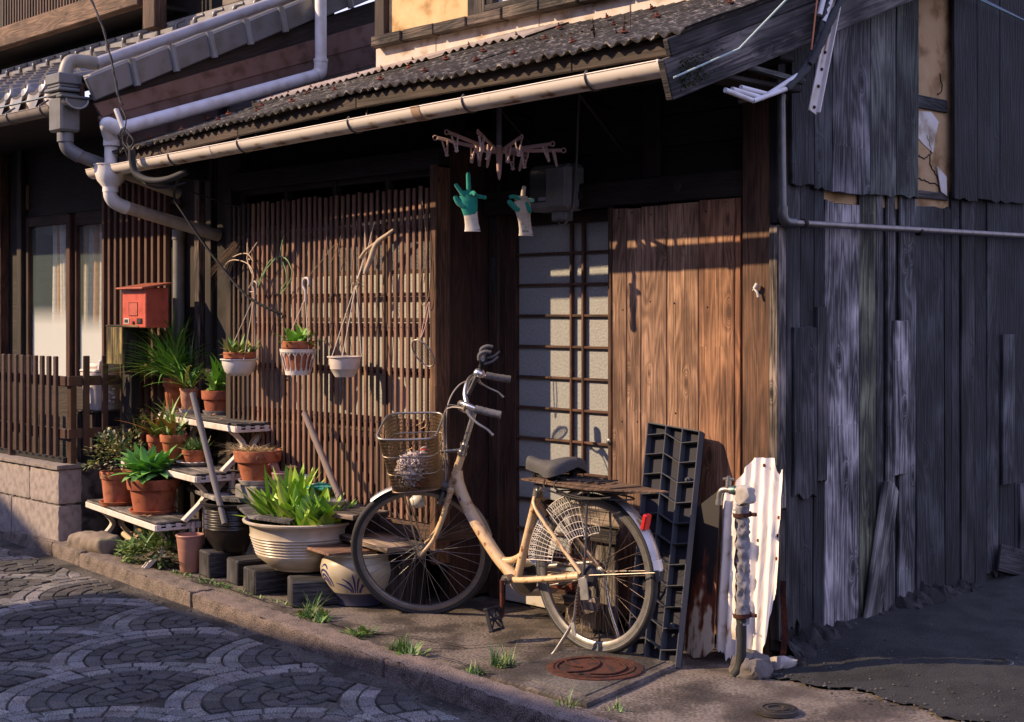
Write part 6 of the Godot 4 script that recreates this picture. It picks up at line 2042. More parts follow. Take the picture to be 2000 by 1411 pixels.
func corner_clutter() -> void:
	# rusted sheet
	var rs := MB.new(Color.WHITE)
	var poly := PackedVector2Array([Vector2(-.362, .55), Vector2(-.185, .685), Vector2(-.17, .68), Vector2(-.158, .06), Vector2(-.20, .02), Vector2(-.25, .008), Vector2(-.30, .03), Vector2(-.335, .085)])
	rs.prism(poly, .004, Transform3D(Basis.from_euler(V(-.10, .05, 0)), V(-.01, 0, .19)))
	M.rusted_sheet.uv1_scale = V(3, -1.0 / .69, 1)
	M.rusted_sheet.uv1_offset = V(0, 1, 0)
	one("rusted_iron_sheet", rs, M.rusted_sheet, "dark brown iron sheet rusting to orange and white at its foot, leaning at the corner", "metal sheet")
	# torn white corrugated sheet
	var top := [[-.205, .60], [-.20, .665], [-.165, .69], [-.06, .826], [.05, .832], [.052, .79], [.064, .765], [.075, .79], [.088, .79]]
	var bot := [[-.205, .16], [-.19, .05], [-.12, .015], [-.06, .03], [-.04, -.01], [.0, -.02], [.012, .06], [.02, .02], [.035, .10], [.045, .09], [.06, .22], [.07, .30], [.088, .33]]
	var at := func(tab: Array, x: float) -> float:
		for i in tab.size() - 1:
			if x <= tab[i + 1][0]: return lerpf(tab[i][1], tab[i + 1][1], clampf((x - tab[i][0]) / (tab[i + 1][0] - tab[i][0]), 0, 1))
		return tab[-1][1]
	var ws := thing("white_corrugated_sheet", "torn white corrugated sheet with rusty nail holes standing at the house corner", "metal sheet", V(-.06, 0, .13))
	var sh := MB.new(C(.82, .79, .79))
	var q := nz(21, 20.0, 2)
	for layer in 2:
		var f := func(u: float, v: float) -> Vector3:
			var x := lerpf(-.205, .088, u)
			var yb: float = at.call(bot, x) + q.get_noise_2d(x * 6, 0) * .03
			var y := lerpf(yb, at.call(top, x), v)
			return V(x, y, .075 + .075 * (1.0 - y / .83) + .0085 * cos(TAU * x / .046) - layer * .002 + q.get_noise_2d(x, y) * .004)
		sh.grid(64, 12, f, Vector2(.3, .83))
	part(ws, "sheet", sh, M.old_white_paint)
	for p in [[.073, .60], [.074, .53], [.073, .44], [.0, .80], [-.02, .50]]:
		var nh := MB.new(C(.8, .6, .5))
		nh.xf = Transform3D(Basis(V(1, 0, 0), V(0, 0, 1), V(0, -1, 0)), V(p[0], p[1], .075 + .075 * (1.0 - p[1] / .83) + .0085 * cos(TAU * p[0] / .046) + .001))
		nh.lathe([Vector2(.008, 0), Vector2(.006, .003), Vector2(0, .004)], 10)
		part(ws, "rusty_nail", nh, M.rust)
	var fr := MB.new(C(.62, .52, .48))
	var ff := func(u: float, v: float) -> Vector3: return V(.05 + .03 * u + .015 * sin(v * 5), lerpf(.0, .34, v), .05 + .02 * cos(v * 3))
	fr.grid(4, 8, ff)
	part(ws, "rusted_flap", fr, M.rust)
	# standpipe with tap
	var sp := thing("standpipe_tap", "garden standpipe wrapped in peeling white lagging with a brass tap on top", "tap", V(.02, 0, .26))
	var lg := MB.new(C(.30, .29, .31))
	var lq := nz(33, 30.0, 3)
	var lf := func(u: float, v: float) -> Vector3:
		var an := u * TAU
		var y := lerpf(.20, .66, v)
		var r := .027 + lq.get_noise_3d(cos(an) * .03, y, sin(an) * .03) * .014
		return V(.022 + cos(an) * r, y, .26 + sin(an) * r)
	lg.grid(28, 40, lf, Vector2(.17, .46))
	part(sp, "lagging", lg, M.granite_tri)
	var pl := MB.new(C(.72, .70, .70))
	var pf := func(u: float, v: float) -> Vector3:
		var an := lerpf(1.9, 3.9, u) + .4 * lq.get_noise_2d(v * .4, 3)
		var y := lerpf(.14, .64, v)
		var r := .032 + .006 * sin(u * PI) + lq.get_noise_2d(v * .2, u) * .01
		return V(.022 + cos(an) * r, y, .26 + sin(an) * r)
	pl.grid(8, 24, pf)
	part(sp, "peeling_tape", pl, M.plaster)
	var hs := MB.new(C(.02, .02, .023))
	hs.tube(curve([V(.028, .24, .272), V(.03, .12, .275), V(.025, .04, .28), V(.01, .0, .30)], 5), .019, 12)
	part(sp, "black_pipe", hs, M.rubber)
	for y in [.625, .235]:
		var bd := MB.new(C(.45, .4, .4))
		bd.xf = T(V(.022, y, .26), 0, .06, .05)
		bd.lathe([Vector2(.035, -.008), Vector2(.037, -.008), Vector2(.037, .008), Vector2(.035, .008)], 20)
		bd.box(V(.03, .014, .012), T(V(.045, 0, -.01)), .002)
		part(sp, "clamp", bd, M.rust)
	var tp := MB.new(C(.42, .40, .39))
	tp.tube(curve([V(.03, .66, .26), V(.03, .705, .26), V(.01, .715, .262), V(-.03, .715, .27)], 4), .016, 10)
	tp.tube(curve([V(-.02, .715, .268), V(-.055, .715, .275), V(-.072, .70, .278), V(-.076, .665, .279)], 5), .012, 10)
	tp.tube([V(-.076, .672, .279), V(-.077, .655, .279)], .014, 10)
	tp.tube([V(-.038, .715, .271), V(-.036, .755, .271)], .011, 10)
	tp.box(V(.045, .010, .010), T(V(-.036, .758, .271), .4), .003)
	tp.tube([V(-.036, .755, .271), V(-.036, .770, .271)], .007, 8)
	part(sp, "tap", tp, M.steel)
	var vg := MB.new(C(.14, .30, .25))
	vg.tube([V(-.006, .716, .2655), V(-.017, .7155, .2675)], .0185, 12)
	part(sp, "green_collar", vg, M.steel)
	var ru := MB.new(C(.38, .35, .33))
	rough_block(ru, V(.07, .075, .06), T(V(.035, .70, .258)), .012, .015, .02, 8, 30)
	part(sp, "rag_wrap", ru, M.cloth)
	var ft := MB.new(C(.16, .14, .13))
	rough_block(ft, V(.13, .10, .12), T(V(.05, .03, .24)), .03, .02, .03, 18, 14)
	part(sp, "mortar_foot", ft, M.granite_tri)

# a flat glove: palm, four fingers, thumb and cuff, drawn on the plane spanned by rt and up
func glove(t: Node, o: Vector3, rt: Vector3, up: Vector3, fingers: Array, thumb: Array, c: Color, pc: Color) -> void:
	var nn := rt.cross(up)
	var w := func(p: Vector2, d := 0.0) -> Vector3: return o + rt * p.x + up * p.y + nn * d
	var pm := MB.new(pc)
	var pp := [w.call(Vector2(.008, -.075)), w.call(Vector2(.004, -.045)), w.call(Vector2(0, -.015)), w.call(Vector2(-.004, .012)), w.call(Vector2(-.004, .03))]
	oval_tube(pm, pp, [.030, .036, .040, .036, .026], .45, nn)
	part(t, "palm", pm, M.cloth)
	for f in fingers:
		var mb := MB.new(f[4] if f.size() > 4 else c)
		var pts := curve([w.call(f[0], f[3]), w.call(f[1], f[3] * 1.5), w.call(f[2], f[3] * 2.4)], 5)
		var rr := []
		for i in pts.size(): rr.append(lerpf(.0125, .0108, float(i) / (pts.size() - 1)) if i < pts.size() - 1 else .006)
		mb.tube(pts, rr, 9, true, .8)
		part(t, "finger", mb, M.cloth)
	var tb := MB.new(c)
	var tp := curve([w.call(thumb[0]), w.call(thumb[1]), w.call(thumb[2])], 5)
	var tr := []
	for i in tp.size(): tr.append(lerpf(.018, .0125, float(i) / (tp.size() - 1)) if i < tp.size() - 1 else .007)
	tb.tube(tp, tr, 9, true, .8)
	part(t, "thumb", tb, M.cloth)
	var cf := MB.new(C(.66, .60, .52))
	oval_tube(cf, [w.call(Vector2(.007, -.058)), w.call(Vector2(.010, -.08)), w.call(Vector2(.014, -.115)), w.call(Vector2(.017, -.142)), w.call(Vector2(.017, -.148))], [.0315, .030, .030, .034, .036], .42, nn)
	part(t, "cuff", cf, M.cloth)

func oval_tube(mb: MB, pts: Array, r: Array, k: float, nn: Vector3) -> void:
	for i in pts.size() - 1:
		var f := func(u: float, v: float) -> Vector3:
			var d: Vector3 = (pts[i + 1] - pts[i]).normalized()
			var s := d.cross(nn).normalized()
			var an := u * TAU
			var rr := lerpf(r[i], r[i + 1], v)
			return pts[i].lerp(pts[i + 1], v) + s * cos(an) * rr + nn * sin(an) * rr * k
		mb.grid(16, 2, f)
	for e in [0, pts.size() - 1]:
		var d: Vector3 = (pts[1] - pts[0]).normalized() if e == 0 else (pts[-1] - pts[-2]).normalized()
		var s := d.cross(nn).normalized()
		for k2 in 16:
			var a0 := TAU * k2 / 16
			var a1 := TAU * (k2 + 1) / 16
			mb.flat(pts[e], pts[e] + s * cos(a0) * r[e] + nn * sin(a0) * r[e] * k, pts[e] + s * cos(a1) * r[e] + nn * sin(a1) * r[e] * k, d * (-1.0 if e == 0 else 1.0))

func laundry() -> void:
	var rt := V(.6939, 0, -.7201)
	var fw := V(-.7201, 0, -.6939)
	var o := V(-1.182, 2.118, .42)
	var hg := thing("clothespin_hanger", "pink plastic clothespin hanger with radiating arms under the eave", "clothes hanger", o)
	var pk := C(.46, .30, .28)
	var hub := MB.new(pk)
	hub.xf = T(o)
	hub.lathe([Vector2(0, -.125), Vector2(.004, -.12), Vector2(.010, -.095), Vector2(.014, -.03), Vector2(.016, -.005), Vector2(.042, -.004), Vector2(.044, .012), Vector2(.018, .014), Vector2(.012, .03), Vector2(0, .03)], 18)
	part(hg, "hub", hub, M.plastic)
	var stem := MB.new(C(.10, .085, .10))
	stem.tube([o + V(0, .03, 0), o + V(0, .20, 0)], .0125, 10)
	stem.tube(curve([o + V(0, .20, 0), o + V(0, .24, 0), o + V(.02, .27, -.01), o + V(.03, .255, -.02)], 5), .008, 8)
	stem.box(V(.05, .012, .03), T(o + V(.0, .205, 0)), .003)
	part(hg, "stem", stem, M.plastic)
	var peg := MB.new(C(.56, .40, .37))
	for s in [-1.0, 1.0]:
		peg.bar(V(.002 * s, -.062, 0), V(.014 * s, .002, 0), .006, .011, .0015)
		peg.bar(V(.002 * s, -.062, 0), V(.006 * s, -.068, 0), .006, .011, .001)
	peg.tube([V(-.006, -.034, 0), V(.006, -.034, 0)], .0045, 8)
	var pmesh := peg.mesh()
	for k in [[.05, .274], [.60, .27], [1.20, .262], [1.90, .262], [2.50, .27], [3.2, .274], [4.3, .26], [5.2, .26]]:
		var d := rt * cos(k[0]) + fw * -sin(k[0])
		var tip: Vector3 = o + d * k[1] + V(0, .035 + .012 * sin(k[0]) - .03 * cos(k[0]), 0)
		var a := MB.new(pk)
		a.bar(o + d * .03 + V(0, .004, 0), tip, .008, .016, .002)
		var rg := []
		for i in 13: rg.append(tip + d * (.010 + .010 * cos(TAU * i / 12.0)) + V(0, .010 * sin(TAU * i / 12.0), 0))
		a.tube(rg, .0032, 6, false)
		part(hg, "arm", a, M.plastic)
		for f in [.42, .88]:
			var p: Vector3 = o.lerp(tip, f) + V(0, -.006, 0)
			var m := MeshInstance3D.new()
			m.name = uid(hg, "clothespin")
			hg.add_child(m, true)
			m.mesh = pmesh
			m.material_override = M.plastic
			m.transform = T(p - o, R(0, 6), R(-.3, .3), R(-.25, .25))
	var gl := thing("green_work_glove", "green rubber-palmed work glove with cream cuff hanging at left from the clothespin hanger", "glove", V(-1.25, 1.8, .55), "work gloves drying under the eave")
	var g := C(.012, .27, .20)
	var go := V(-1.240, 1.912, .55)
	glove(gl, go, rt, V(0, 1, 0), [[Vector2(.0, .01), Vector2(.0, .05), Vector2(-.002, .11), .002], [Vector2(-.018, .005), Vector2(-.038, .032), Vector2(-.058, .06), .004], [Vector2(.018, .01), Vector2(.05, .005), Vector2(.078, .0), -.006], [Vector2(.012, .012), Vector2(.022, .02), Vector2(.03, .01), .012]], [Vector2(-.018, -.04), Vector2(-.046, -.02), Vector2(-.060, .008)], g, g)
	var g2 := thing("green_work_glove", "cream-backed green work glove with printed marks hanging at right before the meter box", "glove", V(-1.17, 1.8, .29), "work gloves drying under the eave")
	go = V(-1.168, 1.900, .29)
	var cm := C(.52, .47, .38)
	glove(g2, go, rt * .94 + fw * .34, V(0, 1, 0), [[Vector2(.0, .01), Vector2(.002, .04), Vector2(.006, .075), .002, cm], [Vector2(-.014, .012), Vector2(-.04, .026), Vector2(-.065, .022), .003, g], [Vector2(.012, .005), Vector2(.032, .012), Vector2(.058, .012), -.004, C(.2, .55, .45)], [Vector2(.014, .0), Vector2(.022, -.02), Vector2(.03, -.045), .010, g]], [Vector2(-.018, -.035), Vector2(-.045, -.015), Vector2(-.068, .008)], g, cm)
	var n2 := (rt * .94 + fw * .34).cross(V(0, 1, 0)).normalized()
	for k in [[-.002, -.098, "S P ="], [.010, -.113, "II"], [.008, -.128, "MAXA"]]:
		var tm := TextMesh.new()
		var fnt := SystemFont.new()
		fnt.font_names = PackedStringArray(["Droid Sans"])
		tm.font = fnt
		tm.text = k[2]
		tm.font_size = 14
		tm.pixel_size = .0009
		tm.depth = .0006
		var o3 := MeshInstance3D.new()
		o3.name = uid(g2, "print")
		g2.add_child(o3, true)
		o3.mesh = tm
		var pm := M.get("ink") if M.has("ink") else mat("ink", .8)
		pm.albedo_color = C(.10, .22, .22)
		o3.material_override = pm
		var r2 := (rt * .94 + fw * .34).normalized()
		o3.transform = Transform3D(Basis(r2, V(0, 1, 0), n2), go + r2 * k[0] + V(0, k[1], 0) + n2 * .0155 - g2.position)
	# meter box on the wall over the door
	var mt := thing("meter_box", "grey electric meter box with dark window mounted over the door", "meter", V(-1.24, 1.99, 0))
	var bx := MB.new(C(.17, .175, .18))
	bx.box(V(.265, .215, .12), T(V(-1.235, 1.985, .0)), .02)
	bx.box(V(.10, .06, .05), T(V(-1.20, 1.862, .0)), .006)
	part(mt, "case", bx, M.plastic)
	var wn := MB.new(C(.015, .018, .022))
	wn.box(V(.10, .15, .004), T(V(-1.30, 1.995, .0605)), .001)
	part(mt, "window", wn, M.glazed)
	var lb := MB.new(C(.22, .22, .34))
	lb.box(V(.05, .016, .003), T(V(-1.268, 1.935, .064)), .0008)
	part(mt, "label", lb, M.plastic)
	var cv := MB.new(C(.15, .155, .16))
	cv.box(V(.13, .19, .02), T(V(-1.175, 1.985, .066)), .009)
	part(mt, "cover", cv, M.plastic)
	var cb := MB.new(C(.13, .125, .12))
	cb.tube(curve([V(-1.20, 1.84, .02), V(-1.18, 1.815, .04), V(-1.14, 1.81, .05), V(-1.095, 1.86, .05), V(-1.083, 1.93, .04), V(-1.08, 2.1, .03), V(-1.07, 2.3, .03), V(-1.06, 2.5, .02)], 6), .006, 7)
	part(mt, "cable", cb, M.plastic)
	# poles and brackets under the eave
	var pb := thing("laundry_pole", "dark laundry pole and brackets under the eave above the clothespin hanger", "pole", V(-.9, 2.3, .5))
	var pm2 := MB.new(C(.05, .047, .05))
	pm2.tube([V(-1.75, 2.375, .42), V(-.2, 2.365, .42)], .013, 8)
	part(pb, "pole", pm2, M.steel)
	for x in [-1.35, -.85]:
		var bk := MB.new(C(.035, .03, .033))
		bk.bar(V(x, 2.31, .05), V(x + .1, 2.38, .50), .02, .02, .002)
		bk.bar(V(x + .05, 2.12, .02), V(x + .09, 2.36, .38), .016, .016, .002)
		part(pb, "bracket", bk, M.steel)

func cables() -> void:
	var ov := thing("overhead_cable", "twisted dark service cable coming down to a white splice above the white gutter", "cable", V(-3.7, 2.6, .9))
	var c := MB.new(C(.022, .02, .026))
	var p := [V(-4.2, 3.45, .98), V(-3.908, 3.091, .93), V(-3.762, 2.816, .92), V(-3.676, 2.60, .92), V(-3.63, 2.535, .92)]
	c.tube(curve(p, 8), .0055, 6)
	var p2 := []
	for i in curve(p, 8).size(): p2.append(curve(p, 8)[i] + V(.006 * sin(i * 1.3), 0, .006 * cos(i * 1.3)))
	c.tube(p2, .004, 6)
	part(ov, "wire", c, M.rubber)
	var sp := MB.new(C(.50, .50, .50))
	sp.bar(V(-3.70, 2.52, .92), V(-3.615, 2.40, .92), .026, .02, .005)
	part(ov, "splice_sleeve", sp, M.plastic)
	var lp := MB.new(C(.022, .02, .024))
	lp.tube(curve([V(-3.64, 2.52, .92), V(-3.59, 2.46, .92), V(-3.60, 2.40, .92), V(-3.66, 2.38, .90), V(-3.65, 2.33, .90), V(-3.58, 2.28, .89)], 6), .004, 6)
	lp.tube(curve([V(-3.61, 2.41, .92), V(-3.57, 2.37, .91), V(-3.54, 2.33, .90), V(-3.58, 2.30, .90), V(-3.61, 2.33, .90), V(-3.59, 2.37, .90)], 6), .005, 6)
	lp.tube(curve([V(-3.62, 2.42, .92), V(-3.66, 2.40, .91), V(-3.68, 2.36, .90), V(-3.61, 2.40, .90)], 6), .003, 5)
	part(ov, "wire_loop", lp, M.rubber)
	var st := MB.new(C(.03, .028, .032))
	st.tube(curve([V(-3.58, 2.29, .89), V(-3.59, 2.22, .88), V(-3.57, 2.16, .87), V(-3.48, 2.12, .84), V(-3.36, 2.12, .80), V(-3.26, 2.16, .74)], 6), .019, 9)
	st.tube(curve([V(-3.66, 2.34, .90), V(-3.64, 2.24, .87), V(-3.58, 2.13, .84), V(-3.44, 2.08, .80), V(-3.28, 2.10, .74)], 6), .006, 7)
	part(ov, "rubber_sleeve", st, M.rubber)
	var dr := MB.new(C(.02, .02, .024))
	dr.tube(curve([V(-3.42, 2.13, .70), V(-3.60, 2.05, .62), V(-3.56, 1.95, .58), V(-3.42, 1.74, .50), V(-3.22, 1.52, .42), V(-3.10, 1.44, .36), V(-3.02, 1.40, .30)], 7), .0075, 7)
	dr.tube(curve([V(-3.9, 2.28, .80), V(-3.70, 2.16, .66), V(-3.55, 2.07, .5), V(-3.3, 1.98, .35)], 6), .005, 6)
	part(ov, "drop_wire", dr, M.rubber)
	var rp := MB.new(C(.40, .50, .47))
	rp.tube([V(.165, 2.235, .85), V(.30, 2.345, .65), V(.62, 2.80, .35)], .0042, 6)
	one("guy_rope", rp, M.plain, "pale green rope tied to the foot of the bargeboard", "rope")
	var gc := thing("green_cable", "thin green and violet cables crossing the top right corner of the wall", "cable", V(.1, 2.85, -1.7))
	for k in [[.0, C(.10, .22, .20)], [.014, C(.12, .11, .28)]]:
		var g := MB.new(k[1])
		g.tube([V(.1, 3.0 + k[0], -.9), V(.1, 2.877 + k[0] * .6, -1.479), V(.1, 2.845, -1.917), V(.1, 2.83, -2.5)], .005, 6)
		part(gc, "wire", g, M.plastic)
	# conduits and the steel upright at the gable
	var cd := thing("conduit_bundle", "bundle of white conduits and black taped cables bending round the gable corner", "conduit", V(.2, 2.3, .1))
	var wt := C(.62, .60, .62)
	for k in [[V(.2, 2.215, .60), V(.2, 2.195, .44)], [V(.19, 2.225, .545), V(.19, 2.213, .37)], [V(.18, 2.24, .48), V(.18, 2.232, .30)], [V(.2, 2.193, .432), V(.2, 2.262, .22)], [V(.19, 2.212, .36), V(.2, 2.325, .14)]]:
		var t := MB.new(wt)
		t.tube(k, .0095, 10)
		part(cd, "white_conduit", t, M.plastic)
	for k in [[V(.205, 2.262, .225), V(.205, 2.34, .11), V(.205, 2.43, .02), V(.205, 2.54, -.06), V(.205, 2.72, -.17), V(.205, 2.9, -.22)], [V(.20, 2.32, .145), V(.20, 2.40, .06), V(.20, 2.48, .01), V(.20, 2.60, -.04), V(.20, 2.64, -.07)], [V(.215, 2.37, .09), V(.215, 2.44, .03), V(.215, 2.55, -.04), V(.215, 2.66, -.14)]]:
		var t := MB.new(C(.025, .024, .028))
		var pts := curve(k, 7)
		var rr := []
		for i in pts.size(): rr.append(.0115 + .002 * (i % 3))
		t.tube(pts, rr, 8)
		part(cd, "taped_cable", t, M.rubber)
	for k in [[V(.205, 2.55, -.02), V(.205, 2.70, -.10)], [V(.20, 2.575, -.0), V(.2, 2.72, -.06)]]:
		var t := MB.new(wt)
		t.tube(k, .011, 10)
		part(cd, "white_conduit", t, M.plastic)
	var ow := MB.new(C(.5, .16, .06))
	ow.tube([V(.2, 2.43, .055), V(.2, 2.72, .0)], .004, 6)
	part(cd, "orange_wire", ow, M.plastic)
	var su := thing("steel_upright", "galvanised punched steel bar with rust streaks fixed upright on the gable", "steel bar", V(.17, 2.2, -.02))
	var sb := MB.new(C(.62, .58, .58))
	sb.bar(V(.175, 2.195, .012), V(.175, 2.95, -.24), .052, .006, .001, V(1, 0, 0))
	sb.bar(V(.185, 2.195, -.012), V(.185, 2.95, -.262), .006, .022, .001, V(1, 0, 0))
	part(su, "bar", sb, M.old_white_paint)
	for y in [2.215, 2.30, 2.37, 2.44]:
		var ho := MB.new(C(.4, .3, .28))
		ho.xf = Transform3D(Basis(V(0, 1, 0), V(1, 0, 0), V(0, 0, 1)), V(.178, y, .012 - (y - 2.195) * .334))
		ho.lathe([Vector2(.007, 0), Vector2(.006, .006), Vector2(0, .007)], 8)
		part(su, "bolt", ho, M.rust)
	var lg := MB.new(C(.16, .15, .13))
	lg.bar(V(.12, 2.34, .42), V(.16, 2.31, .05), .03, .02, .002)
	part(su, "arm", lg, M.weathered_wood)

func weeds() -> void:
	var gs := [C(.10, .20, .05), C(.07, .15, .04), C(.15, .25, .07), C(.2, .24, .09)]
	for k in [[V(-2.01, .0, .83), 60, .15, "leafy weed clump at the kerb below the blue-painted jar"], [V(-1.90, .0, .86), 30, .08, "low creeping weed beside the leafy clump on the kerb"], [V(-1.55, .0, .90), 40, .08, "small grass tuft on the kerb before the front wheel"], [V(-1.20, .0, .97), 90, .10, "bushy grass tuft at the kerb joint under the front wheel"], [V(-1.12, .0, .98), 40, .07, "low green tuft beside the bushy grass at the kerb joint"], [V(-.73, .0, .83), 80, .12, "spiky grass tuft at the corner of the manhole slab"], [V(-.72, .0, 1.0), 70, .06, "dense low weed mat along the manhole slab's edge"], [V(-.12, .0, 1.10), 26, .12, "thin grass tuft at the kerb near the bottom edge"], [V(.02, .0, .98), 22, .05, "tiny broad-leaved weed near the slab's front corner"]]:
		var t := thing("weed_tuft", k[3], "weed", k[0], "weeds along the kerb")
		tuft(t, "blades", k[0], k[1], Vector2(k[2] * .4, k[2]), .0028, Vector2(.25, 1.5), .7, gs, .035, 4)
		if k[1] in [60, 30, 40]: tuft(t, "leaves", k[0], 26, Vector2(.03, .07), .009, Vector2(.1, 1.2), .6, gs, .05, 4, 1)
	var cr := MB.new()
	for i in 170:
		var f := rng.randf()
		var x := lerpf(-3.45, -2.25, f)
		cr.col = tint(gs[i % 4], .3)
		cr.leaf(V(x, .004, .735 + .045 * (x + 3.45) + rng.randfn(0, .018)), V(R(-1, 1), R(.2, 1), R(-1, 1)).normalized(), V(0, -.4, 0), R(.012, .03), R(.003, .007), 3, 1)
	var cs := one("creeping_weeds", cr, M.leaf, "thin line of creeping weeds between the kerb and the sleepers", "weed")
	cs.set_meta("kind", "stuff")
	var fp := thing("ground_ferns", "tangle of small-leaved ferns and ivy growing under the plant stand", "plant", V(-3.7, 0, .72))
	foliage_ball(fp, "foliage", V(-3.66, .10, .70), V(.20, .13, .12), 900, .022, [C(.10, .19, .06), C(.18, .26, .09), C(.07, .14, .05), C(.28, .3, .13), C(.35, .36, .2)])
	foliage_ball(fp, "foliage", V(-3.82, .06, .76), V(.16, .06, .06), 300, .024, [C(.12, .2, .06), C(.22, .3, .1)])
	tuft(fp, "frond", V(-3.64, .12, .72), 60, Vector2(.1, .2), .008, Vector2(-.2, 1.2), .9, gs, .12, 5, 1)
	tuft(fp, "dead_leaf", V(-3.78, .17, .68), 30, Vector2(.03, .06), .014, Vector2(-.3, 1), .5, [C(.4, .25, .14), C(.33, .2, .12)], .06, 3, 1, Vector2(0, TAU), M.dry)
	var cane := MB.new(C(.5, .38, .2))
	cane.tube([V(-4.02, .14, .70), V(-3.76, .08, .72)], .016, 8)
	one("notched_bamboo", cane, M.dry, "short pale notched bamboo piece lying under the plant stand", "bamboo")
	# dry stalks on the roof
	for k in [[V(-.479, 2.40, .55), V(-.02, .18, 0), .012, "thickest dry dark seed stalk growing on the roof, left of the others"], [V(-.37, 2.40, .55), V(-.005, .13, 0), .009, "shorter dry seed stalk on the roof, second from the left"], [V(-.335, 2.39, .55), V(.005, .19, 0), .007, "slim dry seed stalk on the roof, in the middle of the group"], [V(-.30, 2.39, .55), V(.0, .22, 0), .004, "thin bare tall stalk on the roof"], [V(-.16, 2.38, .55), V(.008, .10, 0), .009, "short dry seed stalk on the roof near the gutter end"]]:
		var t := thing("dry_stalk", k[3], "dry plant", k[0], "dry stalks on the roof")
		var mb := MB.new(C(.06, .035, .03))
		mb.tube([k[0] - V(0, .06, 0), k[0] + k[1] * .5, k[0] + k[1]], .0022, 5)
		for i in int(k[2] * 9000):
			var f := R(.35, 1.0)
			mb.col = tint(C(.07, .035, .03), .3)
			mb.leaf(k[0] + k[1] * f, V(R(-1, 1), R(-.2, 1), R(-1, 1)).normalized(), Vector3.ZERO, k[2] * R(.7, 1.3), k[2] * .3, 2, 1)
		part(t, "seed_head", mb, M.dry)

